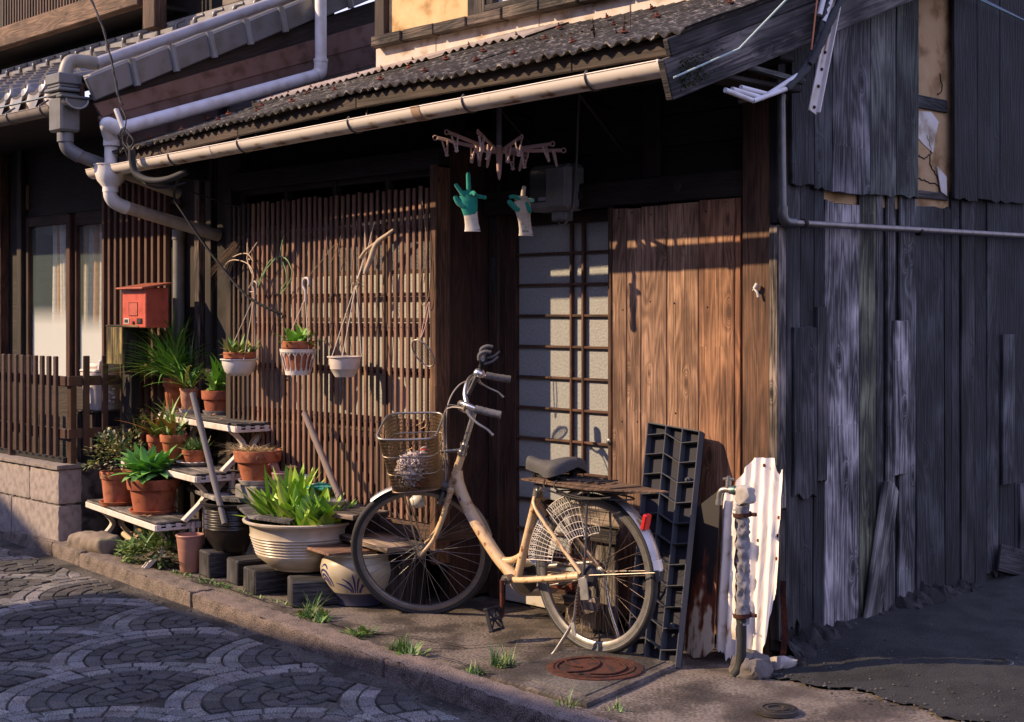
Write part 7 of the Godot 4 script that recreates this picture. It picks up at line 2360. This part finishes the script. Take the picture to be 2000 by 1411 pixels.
func bicycle() -> void:
	var f := V(-.9998, 0, .0199)
	var bike := thing("city_bicycle", "cream step-through city bicycle with wire basket parked on its rear stand", "bicycle", V(-.604, -.012, .425))
	origin[bike] = Vector3.ZERO
	bike.transform = Transform3D(Basis(f, V(0, 1, 0), f.cross(V(0, 1, 0))), V(-.604, -.012, .425))
	var BF := bike.transform
	var cream := C(.66, .49, .30)
	var ax := V(-.39, .92, 0).normalized()
	var A := V(.872, .615, 0)
	var exu := V(.92, .39, 0).normalized()
	var ST := Transform3D(Basis(), A) * Transform3D(Basis(ax, .74), Vector3.ZERO) * Transform3D(Basis(), -A)
	var S := func(x: float, y: float, z: float) -> Vector3: return A + exu * x + ax * y + V(0, 0, z)
	var tub := func(called: String, pts: Array, r, c: Color, m: Material, steer := false, sides := 12, parent: Node = null) -> void:
		var mb := MB.new(c)
		if steer: mb.xf = ST
		mb.tube(pts, r, sides)
		part(parent if parent else bike, called, mb, m)
	# wheels
	var wheel := func(called: String, h: Vector3, X: Transform3D, rot: float) -> void:
		var w := Node3D.new()
		w.name = called
		bike.add_child(w)
		var W := X * Transform3D(Basis(V(1, 0, 0), V(0, 0, 1), V(0, -1, 0)), h)
		var ty := MB.new(C(.030, .030, .032))
		ty.xf = W
		var pr := []
		for i in 13:
			var a := TAU * i / 12.0 + PI
			pr.append(Vector2(.3125 + cos(a) * .0175, sin(a) * .0175))
		ty.lathe(pr, 64, 0, TAU, .5)
		part(w, "tyre", ty, M.rubber)
		for s in [-1.0, 1.0]:
			var wl := MB.new(C(.16, .15, .14) if called == "rear_wheel" else C(.05, .048, .05))
			wl.xf = W
			wl.lathe([Vector2(.2995, s * .0135), Vector2(.312, s * .0179)] if s > 0 else [Vector2(.312, s * .0179), Vector2(.2995, s * .0135)], 64)
			part(w, "tyre_wall", wl, M.rubber)
		var rm := MB.new(C(.36, .34, .33))
		rm.xf = W
		rm.lathe([Vector2(.278, -.008), Vector2(.276, 0), Vector2(.278, .008), Vector2(.288, .0135), Vector2(.2985, .0135), Vector2(.2985, .011), Vector2(.287, 0), Vector2(.2985, -.011), Vector2(.2985, -.0135), Vector2(.288, -.0135), Vector2(.278, -.008)], 64, 0, TAU, .6)
		part(w, "rim", rm, M.steel)
		var hb := MB.new(C(.32, .31, .31))
		hb.xf = W
		hb.lathe([Vector2(0, -.058), Vector2(.008, -.058), Vector2(.010, -.045), Vector2(.013, -.035), Vector2(.024, -.034), Vector2(.024, -.030), Vector2(.014, -.026), Vector2(.014, .026), Vector2(.024, .030), Vector2(.024, .034), Vector2(.013, .035), Vector2(.010, .045), Vector2(.008, .058), Vector2(0, .058)], 18)
		part(w, "hub", hb, M.steel)
		for i in 36:
			var sp := MB.new(C(.42, .40, .39) if called == "front_wheel" else C(.22, .16, .13))
			sp.xf = W
			var a := TAU * i / 36.0 + rot
			var sd := .032 if i % 2 == 0 else -.032
			var a2 := a + (1.05 if (i / 2) % 2 == 0 else -1.05)
			sp.tube([V(cos(a2) * .022, sd, sin(a2) * .022), V(cos(a) * .278, 0, sin(a) * .278)], .00125, 4, false)
			part(w, "spoke", sp, M.steel)
		var vv := MB.new(C(.04, .04, .04))
		vv.xf = W
		vv.tube([V(cos(rot + PI * .5) * .277, 0, sin(rot + PI * .5) * .277), V(cos(rot + PI * .5) * .245, 0, sin(rot + PI * .5) * .245)], .004, 8)
		part(w, "valve", vv, M.rubber)
	var RH := V(0, .345, 0)
	var FH: Vector3 = S.call(.052, -.338, 0)
	wheel.call("rear_wheel", RH, Transform3D.IDENTITY, .1)
	wheel.call("front_wheel", FH, ST, .02)
	# frame
	tub.call("head_tube", [V(.866, .630, 0), V(.800, .785, 0)], .019, cream, M.worn_paint)
	tub.call("down_tube", curve([V(.836, .700, 0), V(.822, .640, 0), V(.765, .548, 0), V(.675, .445, 0), V(.575, .348, 0), V(.49, .285, 0), V(.462, .265, 0)], 6), .0275, cream, M.worn_paint, false, 16)
	tub.call("brace_tube", curve([V(.575, .350, 0), V(.53, .333, 0), V(.47, .343, 0), V(.41, .375, 0)], 6), .0155, cream, M.worn_paint)
	tub.call("seat_tube", [V(.450, .260, 0), V(.322, .655, 0)], .019, cream, M.worn_paint)
	for z in [-.062, .062]:
		tub.call("chain_stay", curve([V(.45, .262, z * .45), V(.36, .275, z * .75), V(.20, .305, z), V(.03, .338, z)], 5), .0115 if z > 0 else .0135, cream, M.worn_paint)
		tub.call("seat_stay", curve([V(.325, .63, z * .35), V(.275, .57, z * .8), V(.02, .35, z)], 5), .0085, cream, M.worn_paint)
	var bb := MB.new(C(.33, .30, .28))
	bb.tube([V(.465, .265, -.062), V(.465, .265, .062)], .021, 14)
	bb.tube([V(.465, .265, -.075), V(.465, .265, .075)], .011, 12)
	part(bike, "bottom_bracket", bb, M.steel)
	tub.call("seat_clamp", [V(.329, .632, 0), V(.320, .662, 0)], .022, C(.4, .38, .36), M.steel)
	tub.call("seat_post", [V(.322, .655, 0), V(.298, .740, 0)], .0135, C(.7, .68, .66), M.chrome)
	var tm := TextMesh.new()
	var fnt := SystemFont.new()
	fnt.font_names = PackedStringArray(["Droid Sans"])
	tm.font = fnt
	tm.text = "FINEDAY"
	tm.font_size = 24
	tm.pixel_size = .0009
	tm.depth = .0008
	var tx := MeshInstance3D.new()
	tx.name = "lettering"
	bike.add_child(tx)
	tx.mesh = tm
	var lm := mat("white_lettering", .5)
	lm.albedo_color = C(.85, .83, .8)
	tx.material_override = lm
	var dd := V(-.62, -.785, 0).normalized()
	tx.transform = Transform3D(Basis(dd, dd.cross(V(0, 0, 1)) * 1.0, V(0, 0, -1)), V(.728, .500, -.0283))
	if tx.transform.basis.determinant() < 0: tx.transform.basis.y = -tx.transform.basis.y
	var bg := MB.new(C(.10, .08, .25))
	bg.prism(PackedVector2Array([Vector2(-.010, 0), Vector2(0, -.012), Vector2(.010, 0), Vector2(0, .012)]), -.001, T(V(.787, .580, -.0272)))
	bg.col = C(.5, .1, .08)
	bg.prism(PackedVector2Array([Vector2(-.005, 0), Vector2(0, -.005), Vector2(.005, 0), Vector2(0, .005)]), -.0015, T(V(.787, .580, -.0272)))
	part(bike, "badge", bg, M.paint)
	# fork, headset, stem
	for z in [-.052, .052]:
		tub.call("fork_blade", curve([S.call(0, .02, z * .72), S.call(.0, -.06, z * .85), S.call(.002, -.16, z), S.call(.014, -.25, z), S.call(.052, -.338, z * 1.05)], 6), [.014, .014, .014, .014, .014, .0138, .0135, .0132, .013, .0128, .0125, .0122, .012, .0118, .0115, .011, .0105, .010, .0097, .0094, .009, .0088, .0085, .0082, .008], cream, M.worn_paint, true)
	var cw := MB.new(cream)
	cw.xf = ST
	cw.bar(S.call(0, .012, -.052), S.call(0, .012, .052), .034, .026, .006, ax)
	part(bike, "fork_crown", cw, M.paint)
	var hs := MB.new(C(.50, .48, .46))
	hs.xf = ST
	hs.tube([S.call(0, .178, 0), S.call(0, .196, 0)], .023, 16)
	hs.tube([S.call(0, .196, 0), S.call(0, .222, 0)], .019, 6)
	hs.tube([S.call(0, .222, 0), S.call(0, .232, 0)], .021, 16)
	part(bike, "headset", hs, M.chrome)
	tub.call("stem", [S.call(0, .22, 0), S.call(0, .385, 0)], .0125, C(.72, .70, .68), M.chrome, true)
	tub.call("stem_clamp", [S.call(.02, .395, -.028), S.call(.02, .395, .028)], .019, C(.55, .53, .52), M.chrome, true)
	tub.call("stem_neck", [S.call(0, .36, 0), S.call(.02, .395, 0)], .015, C(.55, .53, .52), M.chrome, true)
	# handlebar and fittings
	var hp := [S.call(-.085, .50, -.245), S.call(-.01, .492, -.235), S.call(.045, .487, -.205), S.call(.068, .47, -.155), S.call(.066, .43, -.10), S.call(.045, .402, -.055), S.call(.02, .395, 0), S.call(.045, .402, .055), S.call(.066, .43, .10), S.call(.068, .47, .155), S.call(.045, .487, .205), S.call(-.01, .492, .235), S.call(-.085, .50, .245)]
	tub.call("handlebar", curve(hp, 6), .0115, C(.76, .74, .72), M.chrome, true, 14)
	for s in [-1.0, 1.0]:
		var gp := curve([S.call(.0, .492, s * .236), S.call(-.05, .496, s * .24), S.call(-.115, .503, s * .248)], 5)
		var gr := []
		for i in gp.size(): gr.append(.0165 + .0012 * (i % 2) if i < gp.size() - 1 else .017)
		tub.call("grip", gp, gr, C(.20, .19, .19), M.rubber, true, 14)
		var lv := MB.new(C(.62, .60, .57))
		lv.xf = ST
		lv.tube(curve([S.call(.03, .472, s * .216), S.call(.012, .452, s * .226), S.call(-.03, .435, s * .243), S.call(-.075, .425, s * .252), S.call(-.10, .412, s * .254), S.call(-.108, .408, s * .254)], 5), [.010, .010, .0095, .009, .0085, .008, .0075, .007, .007, .0065, .0065, .006, .006, .006, .006, .006, .006, .006, .006, .006, .0065, .007, .0075, .008, .0085, .008], 8, true, .7)
		part(bike, "brake_lever", lv, M.steel)
		var lb := MB.new(C(.5, .38, .28) if s < 0 else C(.4, .4, .4))
		lb.xf = ST
		lb.box(V(.032, .032, .022), Transform3D(Basis(exu, ax, V(0, 0, 1)), S.call(.035, .476, s * .21)), .005)
		part(bike, "lever_clamp", lb, M.steel)
		tub.call("brake_cable", curve([S.call(.035, .47, s * .21), S.call(.10, .44, s * .16), S.call(.125, .37, s * .08), S.call(.10, .25, s * .04), S.call(.05, .10, s * .035), S.call(.035, .02, s * .03)], 7), .0032, C(.40, .36, .33), M.plastic, true, 6)
	tub.call("brake_cable", curve([S.call(.03, .47, -.2), S.call(.12, .42, -.1), S.call(.11, .30, .0), S.call(.06, .12, .02), S.call(.0, .05, .04)], 7), .003, C(.05, .05, .05), M.plastic, true, 6)
	# bell and umbrella holder
	var bl := MB.new(C(.68, .66, .64))
	bl.xf = ST * Transform3D(Basis(exu, ax, V(0, 0, 1)), S.call(.03, .545, .10))
	bl.lathe([Vector2(.008, -.02), Vector2(.024, -.018), Vector2(.027, -.008), Vector2(.022, .008), Vector2(.010, .016), Vector2(0, .018)], 18)
	part(bike, "bell", bl, M.chrome)
	tub.call("holder_post", [S.call(.05, .43, .09), S.call(.03, .56, .10)], .010, C(.14, .14, .15), M.steel, true)
	var um := MB.new(C(.025, .025, .03))
	um.xf = ST
	um.tube([S.call(.03, .565, .10), S.call(.025, .60, .10)], .014, 10)
	um.bar(S.call(.03, .60, .06), S.call(.03, .605, .155), .024, .026, .004)
	part(bike, "umbrella_holder", um, M.black_plastic)
	for k in [.066, .150]:
		var cl := MB.new(C(.10, .10, .11))
		cl.xf = ST
		cl.tube(curve([S.call(.045, .61, k), S.call(.05, .635, k), S.call(.03, .655, k), S.call(.005, .658, k)], 4), .0105, 7, true, .6)
		cl.tube(curve([S.call(.02, .60, k), S.call(-.01, .62, k), S.call(-.03, .65, k)], 4), .0095, 7, true, .6)
		part(bike, "holder_claw", cl, M.black_plastic)
		tub.call("holder_screw", [S.call(.032, .622, k - .018), S.call(.032, .622, k + .018)], .009, C(.75, .73, .72), M.chrome, true, 8)
	# basket of wire
	var bw := C(.42, .30, .17)
	var B := func(u: float, v: float, side: float) -> Vector3:
		# u 0 back .. 1 front, v 0 bottom .. 1 top, side -1 .. 1 (left to right)
		var x := lerpf(lerpf(.900, .882, v), lerpf(1.125, 1.150, v), u)
		var top := .925 + .02 * u
		return V(x, lerpf(.668, top, v), side * lerpf(.13, .178, v))
	# outline around the basket by angle: rounded rectangle
	var RR := func(t: float) -> Vector2:
		var a := t * TAU
		var cx := cos(a)
		var cz := sin(a)
		var e := .38
		return Vector2(signf(cx) * pow(absf(cx), e), signf(cz) * pow(absf(cz), e))
	var BP := func(t: float, v: float) -> Vector3:
		var q: Vector2 = RR.call(t)
		return B.call(q.x * .5 + .5, v, q.y)
	for k in [[1.0, .0052, C(.48, .45, .42)], [.66, .0034, C(.5, .43, .34)], [.33, .0034, C(.45, .36, .26)], [0.0, .004, C(.36, .24, .18)]]:
		var pts := []
		for i in 73: pts.append(BP.call(i / 72.0, k[0]))
		tub.call("basket_hoop", pts, k[1], k[2], M.steel, true, 7)
	var wm := MB.new(bw)
	wm.xf = ST
	for i in 150:
		var t0 := i / 150.0
		for dv in [1.0, -1.0]:
			var pts := []
			for j in 13: pts.append(BP.call(t0 + dv * j * .0045, j / 12.0))
			wm.tube(pts, .0011, 3, false)
	for i in range(-15, 16):
		var s := i / 16.0
		wm.tube([B.call(.02, 0, s), B.call(.98, 0, s)], .0008, 3, false)
		wm.tube([B.call(s * .5 + .5, 0, -.98), B.call(s * .5 + .5, 0, .98)], .0008, 3, false)
	var mesh := part(bike, "basket_mesh", wm, M.steel)
	mesh.set_meta("kind", "stuff")
	for z in [-.06, .06]:
		tub.call("basket_stay", [FH + V(.0, 0, z), B.call(.85, 0, z * 2.0)], .0035, C(.5, .44, .36), M.steel, true, 6)
	tub.call("basket_bracket", [S.call(0, .20, 0), V(.893, .80, 0)], .008, C(.3, .29, .28), M.steel, true)
	var lp := MB.new(C(.66, .66, .65))
	lp.xf = ST * T(FH + V(-.02, .22, .075), 0, 0, PI * .5 - .2)
	lp.lathe([Vector2(.02, -.05), Vector2(.032, -.03), Vector2(.036, .0), Vector2(.030, .012), Vector2(0, .018)], 16)
	part(bike, "head_lamp", lp, M.glazed)
	var br := MB.new(C(.11, .11, .12))
	br.xf = ST
	br.bar(S.call(.03, -.01, -.03), S.call(.035, -.075, -.035), .016, .018, .003)
	br.bar(S.call(.03, -.01, .03), S.call(.035, -.075, .035), .016, .018, .003)
	br.bar(S.call(.035, .01, -.045), S.call(.035, .012, .045), .02, .02, .004)
	br.tube([S.call(.02, .03, -.05), S.call(.055, .03, -.05)], .014, 10)
	part(bike, "front_brake", br, M.black_plastic)
	var ff := MB.new(C(.42, .40, .40))
	ff.xf = ST
	var fa := func(u: float, v: float) -> Vector3:
		var a := lerpf(.95, 3.0, u)
		var w := (v - .5) * 2.0
		return FH + V(cos(a), sin(a), 0) * (.342 - .010 * w * w) + V(0, 0, w * .024)
	ff.grid(30, 6, fa)
	part(bike, "front_mudguard", ff, M.steel)
	# rear mudguard, stays and reflector
	var rf := MB.new(C(.52, .49, .50))
	var fb := func(u: float, v: float) -> Vector3:
		var a := lerpf(.62, 2.98, u)
		var w := (v - .5) * 2.0
		return RH + V(cos(a), sin(a), 0) * (.352 - .012 * w * w) + V(0, 0, w * .029)
	rf.grid(44, 8, fb)
	part(bike, "rear_mudguard", rf, M.steel)
	var wpn := MB.new(C(.70, .68, .66))
	var fc := func(u: float, v: float) -> Vector3:
		var a := lerpf(2.86, 2.985, u)
		var w := (v - .5) * 2.0
		return RH + V(cos(a), sin(a), 0) * (.3545 - .012 * w * w) + V(0, 0, w * .0295)
	wpn.grid(4, 8, fc)
	part(bike, "white_patch", wpn, M.paint)
	var em := TextMesh.new()
	em.font = fnt
	em.text = "E"
	em.font_size = 32
	em.pixel_size = .0009
	em.depth = .0008
	var eo := MeshInstance3D.new()
	eo.name = "letter_mark"
	bike.add_child(eo)
	eo.mesh = em
	var ei := mat("grey_ink", .7)
	ei.albedo_color = C(.35, .34, .36)
	eo.material_override = ei
	eo.transform = Transform3D(Basis(V(0, 0, 1), V(.12, 1, 0).normalized(), V(-1, .12, 0).normalized()).orthonormalized(), V(-.3495, .392, -.006))
	var fl := MB.new(C(.03, .03, .035))
	var fd := func(u: float, v: float) -> Vector3:
		var a := lerpf(2.97, 3.10, u)
		var w := (v - .5) * 2.0
		return RH + V(cos(a), sin(a), 0) * (.354 - .010 * w * w) + V(0, 0, w * .031 * (1.0 - u * .25))
	fl.grid(4, 8, fd)
	part(bike, "mudflap", fl, M.rubber)
	for z in [-.064, .064]:
		tub.call("mudguard_stay", [RH + V(0, 0, z), RH + V(-.345, .052, z * .55)], .003, C(.55, .46, .38), M.steel, false, 6)
		tub.call("rack_stay", curve([RH + V(0, .005, z * 1.1), RH + V(-.02, .12, z * 1.2), V(-.02, .60, z * 1.15), V(-.03, .69, z * 1.1)], 4), .0055, C(.24, .23, .23), M.steel, false, 8)
	var rl := MB.new(C(.55, .02, .02))
	rl.box(V(.022, .064, .038), T(V(-.283, .588, -.012), 0, 0, .25), .005)
	part(bike, "reflector", rl, M.glazed, "red rear reflector on the mudguard")
	var rb := MB.new(C(.2, .19, .19))
	rb.bar(V(-.245, .60, -.01), V(-.275, .585, -.012), .03, .012, .002)
	part(bike, "reflector_bracket", rb, M.steel)
	# rack
	for z in [-.065, .065]: tub.call("rack_rail", curve([V(.30, .685, z * .5), V(.24, .692, z), V(-.16, .70, z), V(-.21, .70, z * .5)], 5), .0055, C(.16, .15, .15), M.steel, false, 8)
	for z in [-.025, .025]: tub.call("rack_rail", [V(.28, .69, z), V(-.21, .70, z)], .0045, C(.16, .15, .15), M.steel, false, 8)
	for x in [.22, .08, -.06, -.19]: tub.call("rack_crossbar", [V(x, .694, -.066), V(x, .694, .066)], .0045, C(.16, .15, .15), M.steel, false, 8)
	var rs := []
	for i in 21: rs.append(V(.0, .668, 0) + V(-.20 * cos(TAU * i / 20.0), 0, .085 * sin(TAU * i / 20.0)))
	tub.call("rack_lower_loop", rs, .004, C(.12, .12, .12), M.steel, false, 6)
	# saddle
	var sd := MB.new(C(.085, .08, .085))
	var sf := func(u: float, v: float) -> Vector3:
		var x := lerpf(.385, .095, u)
		var rear := 1.0 if u < .72 else sqrt(maxf(.0, 1.0 - pow((u - .72) / .28, 2.0)))
		var w := lerpf(.026, .112, smoothstep(.22, .8, u)) * rear
		if u < .06: w *= sqrt(maxf(0.0, 1.0 - pow((.06 - u) / .06, 2.0)))
		var an := lerpf(-2.25, 2.25, v)
		var y := .775 + .02 * smoothstep(.4, 1.0, u) + .012 * smoothstep(.3, .0, u)
		var hh := .06 if u < .35 else lerpf(.06, .085, smoothstep(.35, .8, u))
		return V(x, y + (cos(an) - .4) * hh * (.5 if cos(an) > .4 else .62) * (.35 + .65 * rear), sin(clampf(an, -1.6, 1.6)) * w)
	sd.grid(28, 18, sf)
	part(bike, "saddle", sd, M.rubber)
	var su := MB.new(C(.05, .05, .05))
	su.tube(curve([V(.36, .735, 0), V(.28, .722, -.03), V(.18, .732, -.06), V(.15, .745, -.05)], 4), .004, 6)
	su.tube(curve([V(.36, .735, 0), V(.28, .722, .03), V(.18, .732, .06), V(.15, .745, .05)], 4), .004, 6)
	su.tube([V(.33, .722, -.02), V(.31, .722, .02)], .016, 8)
	for z in [-.05, .05]:
		var co := []
		for i in 37: co.append(V(.165 + .016 * cos(i * 1.05), .715 + i * .0011, z + .016 * sin(i * 1.05)))
		su.tube(co, .003, 5)
	part(bike, "saddle_springs", su, M.steel)
	# brake drum, lock, chain guard, cranks
	var dm := MB.new(C(.035, .035, .04))
	dm.xf = Transform3D(Basis(V(1, 0, 0), V(0, 0, 1), V(0, -1, 0)), RH)
	dm.lathe([Vector2(0, -.066), Vector2(.020, -.066), Vector2(.046, -.058), Vector2(.050, -.050), Vector2(.050, -.036), Vector2(.02, -.034)], 28)
	part(bike, "brake_drum", dm, M.paint)
	var lk := MB.new(C(.16, .09, .06))
	lk.tube(curve([V(.215, .565, -.055), V(.255, .60, -.045), V(.275, .615, 0), V(.255, .60, .045), V(.215, .565, .055)], 5), .012, 8)
	lk.box(V(.05, .03, .03), T(V(.255, .598, -.04), 0, 0, .7), .006)
	part(bike, "wheel_lock", lk, M.rust)
	var cg := MB.new(C(.45, .43, .42))
	cg.tube([V(.46, .30, .075), V(.05, .375, .075)], .012, 8)
	cg.tube([V(.46, .205, .075), V(.05, .315, .075)], .006, 8)
	part(bike, "chain_guard", cg, M.steel)
	var cr2 := MB.new(C(.10, .09, .085))
	cr2.xf = Transform3D(Basis(V(1, 0, 0), V(0, 0, 1), V(0, -1, 0)), V(.465, .265, .062))
	cr2.lathe([Vector2(.02, 0), Vector2(.075, -.001), Vector2(.078, .001), Vector2(.02, .004)], 32)
	part(bike, "chain_ring", cr2, M.steel)
	tub.call("crank", [V(.465, .265, -.078), V(.455, .11, -.086)], .010, C(.62, .42, .28), M.rust)
	tub.call("crank", [V(.465, .265, .080), V(.475, .42, .086)], .010, C(.5, .36, .27), M.rust)
	for k in [[V(.455, .108, -.135), 1.0], [V(.475, .42, .135), -1.0]]:
		var pd := Node3D.new()
		pd.name = uid(bike, "pedal")
		bike.add_child(pd)
		var X := T(k[0], .1, 0, 1.25)
		var fr := MB.new(C(.03, .03, .033))
		fr.xf = X
		for z in [-.036, .036]:
			fr.box(V(.092, .022, .008), T(V(0, 0, z)), .003)
			for x in [-.046, .046]: fr.box(V(.012, .024, .05), T(V(x, 0, z * .5)), .003)
		part(pd, "frame", fr, M.black_plastic)
		var st := MB.new(C(.035, .035, .038))
		st.xf = X
		st.box(V(.014, .014, .07), T(V(0, 0, 0)), .002)
		for a in [.6, -.6]:
			st.box(V(.09, .008, .008), T(V(0, 0, 0), a), .002)
		part(pd, "cage_bars", st, M.black_plastic)
		var rr := MB.new(C(.4, .3, .12))
		rr.xf = X
		rr.box(V(.004, .014, .045), T(V(-.0535, 0, 0)), .001)
		part(pd, "reflector", rr, M.glazed)
		tub.call("axle", [k[0] + V(0, 0, .05 * k[1]), k[0] + V(0, 0, -.03 * k[1])], .006, C(.2, .18, .17), M.steel, false, 8, pd)
	# skirt guard: white net on both sides of the rear wheel
	for z in [-.046, .046]:
		var gd := MB.new(C(.74, .70, .66))
		var gp2 := func(r: float, a: float) -> Vector3: return RH + V(cos(a) * r, sin(a) * r, z * (1.0 + r * .25))
		for pn in [[.12, .62, .20, .335], [.88, 1.45, .16, .335]]:
			var nr := 6
			var na := 7
			for i in nr + 1:
				var pts := []
				for j in 9: pts.append(gp2.call(lerpf(pn[2], pn[3], float(i) / nr), lerpf(pn[0], pn[1], j / 8.0)))
				gd.tube(pts, .0022 if i in [0, nr] else .0013, 4)
			for j in na + 1:
				var a := lerpf(pn[0], pn[1], float(j) / na)
				gd.tube([gp2.call(pn[2], a + .05), gp2.call(pn[3], a - .05)], .0022 if j in [0, na] else .0013, 4)
			for j in 16:
				var a := lerpf(pn[0], pn[1], j / 15.0)
				gd.tube([gp2.call(lerpf(pn[2], pn[3], .72), a), gp2.call(pn[3], a + .06)], .0011, 3)
				gd.tube([gp2.call(lerpf(pn[2], pn[3], .72), a), gp2.call(pn[3], a - .06)], .0011, 3)
		part(bike, "skirt_guard", gd, M.plastic)
	# stand
	tub.call("rear_stand", curve([V(.01, .335, -.075), V(.03, .24, -.078), V(.045, .15, -.085), V(.10, .035, -.125), V(.115, .012, -.13), V(.08, .008, -.10), V(-.02, .008, -.01), V(-.06, .008, .04), V(-.075, .012, .075), V(-.065, .05, .09), V(-.01, .2, .08), V(.01, .33, .075)], 6), .0075, C(.58, .55, .53), M.chrome, false, 10)
	var sg := MB.new(C(.25, .16, .12))
	var hx := []
	for i in 73: hx.append(V(.018 + .008 * cos(i * 1.05), .305 - i * .0022, -.085 + .008 * sin(i * 1.05)))
	sg.tube(hx, .0022, 4)
	part(bike, "stand_spring", sg, M.rust)
	var lt := MB.new(C(.55, .54, .53))
	lt.bar(V(-.005, .335, -.08), V(-.02, .25, -.082), .045, .006, .001, V(0, 0, 1))
	part(bike, "stand_latch", lt, M.steel)
	lt = MB.new(C(.6, .59, .58))
	lt.bar(V(.04, .15, -.092), V(.025, .10, -.096), .022, .006, .001, V(0, 0, 1))
	part(bike, "stand_tab", lt, M.steel)
	# things carried by it
	var cb := MB.new(C(.27, .19, .13), UVO())
	cb.prism(PackedVector2Array([Vector2(.36, -.07), Vector2(.34, .08), Vector2(-.05, .12), Vector2(-.36, .035), Vector2(-.33, -.01), Vector2(-.08, -.13), Vector2(.12, -.12)]), .007, BF * Transform3D(Basis(V(1, 0, 0), V(0, 0, 1), V(0, 1, 0)), V(0, .706, 0)), .0015)
	cb.prism(PackedVector2Array([Vector2(.30, -.09), Vector2(.32, .06), Vector2(.02, .11), Vector2(-.20, .06), Vector2(-.16, -.09)]), .004, BF * Transform3D(Basis(V(1, 0, 0), V(0, 0, 1), V(0, 1, 0)), V(0, .7145, 0)), .001)
	one("rack_board", cb, M.plank_wood, "thin brown warped board tied on the bicycle's rear rack", "board")
	var bu := MB.new(C(.028, .027, .028))
	for k in 3:
		var pts := []
		for i in 12: pts.append(BF * V(.20 - i * .026 + R(-.01, .01), .724 + R(0, .006), .06 * sin(i * 1.1 + k * 2.0)))
		bu.tube(curve(pts, 4), .0036, 6)
	bu.tube(curve([BF * V(.12, .725, -.10), BF * V(.11, .70, -.125), BF * V(.06, .675, -.10), BF * V(-.05, .668, -.095), BF * V(-.16, .68, -.085)], 5), .004, 6)
	bu.tube(curve([BF * V(.18, .725, -.11), BF * V(.16, .695, -.13), BF * V(.10, .672, -.105), BF * V(0, .662, -.10), BF * V(-.12, .672, -.095)], 5), .004, 6)
	one("bungee_cord", bu, M.rubber, "black elastic cords tangled over the board on the rear rack", "cord")
	var wb := MB.new(C(.55, .47, .45))
	var q := nz(63, 11.0, 4)
	wb.xf = BF * ST
	var wf := func(u: float, v: float) -> Vector3:
		var a := u * TAU
		var b := (v - .5) * PI
		var n := V(cos(a) * cos(b), sin(b), sin(a) * cos(b))
		var k := 1.0 + q.get_noise_3dv(n * 1.2) * .45 - absf(q.get_noise_3dv(n * 2.6 + V(7, 0, 0))) * .25
		return V(1.022, .735, -.015) + V(n.x * .085, n.y * .068, n.z * .115) * k
	wb.grid(56, 36, wf, Vector2(.6, .3))
	one("cloth_bag", wb, M.cloth, "crumpled pale pinkish cloth bag lying in the bicycle basket", "bag")
	var nb := MB.new(C(.30, .10, .055))
	nb.xf = BF * ST
	var nf := func(u: float, v: float) -> Vector3:
		var a := u * TAU
		var b := (v - .5) * PI
		var n := V(cos(a) * cos(b), sin(b), sin(a) * cos(b))
		return V(.992, .700, -.055) + V(n.x * .07, n.y * .032, n.z * .055) * (1.0 + q.get_noise_3dv(n * 3.0) * .4)
	nb.grid(30, 18, nf)
	one("red_net_bag", nb, M.cloth, "rust-red net bag tucked under the pale bag in the bicycle basket", "bag")
	var tn := MB.new(C(.62, .55, .54))
	tn.xf = BF * ST
	tn.tube([V(.968, .805, -.07), V(.968, .812, -.005)], .024, 12)
	one("drink_can", tn, M.plastic, "pinkish-white can with red print lying on the bag in the basket", "can")
	var rd := MB.new(C(.5, .05, .05))
	rd.xf = BF * ST
	rd.tube([V(.968, .808, -.045), V(.968, .81, -.02)], .0243, 12)
	part(get_node("drink_can"), "red_print", rd, M.plastic)
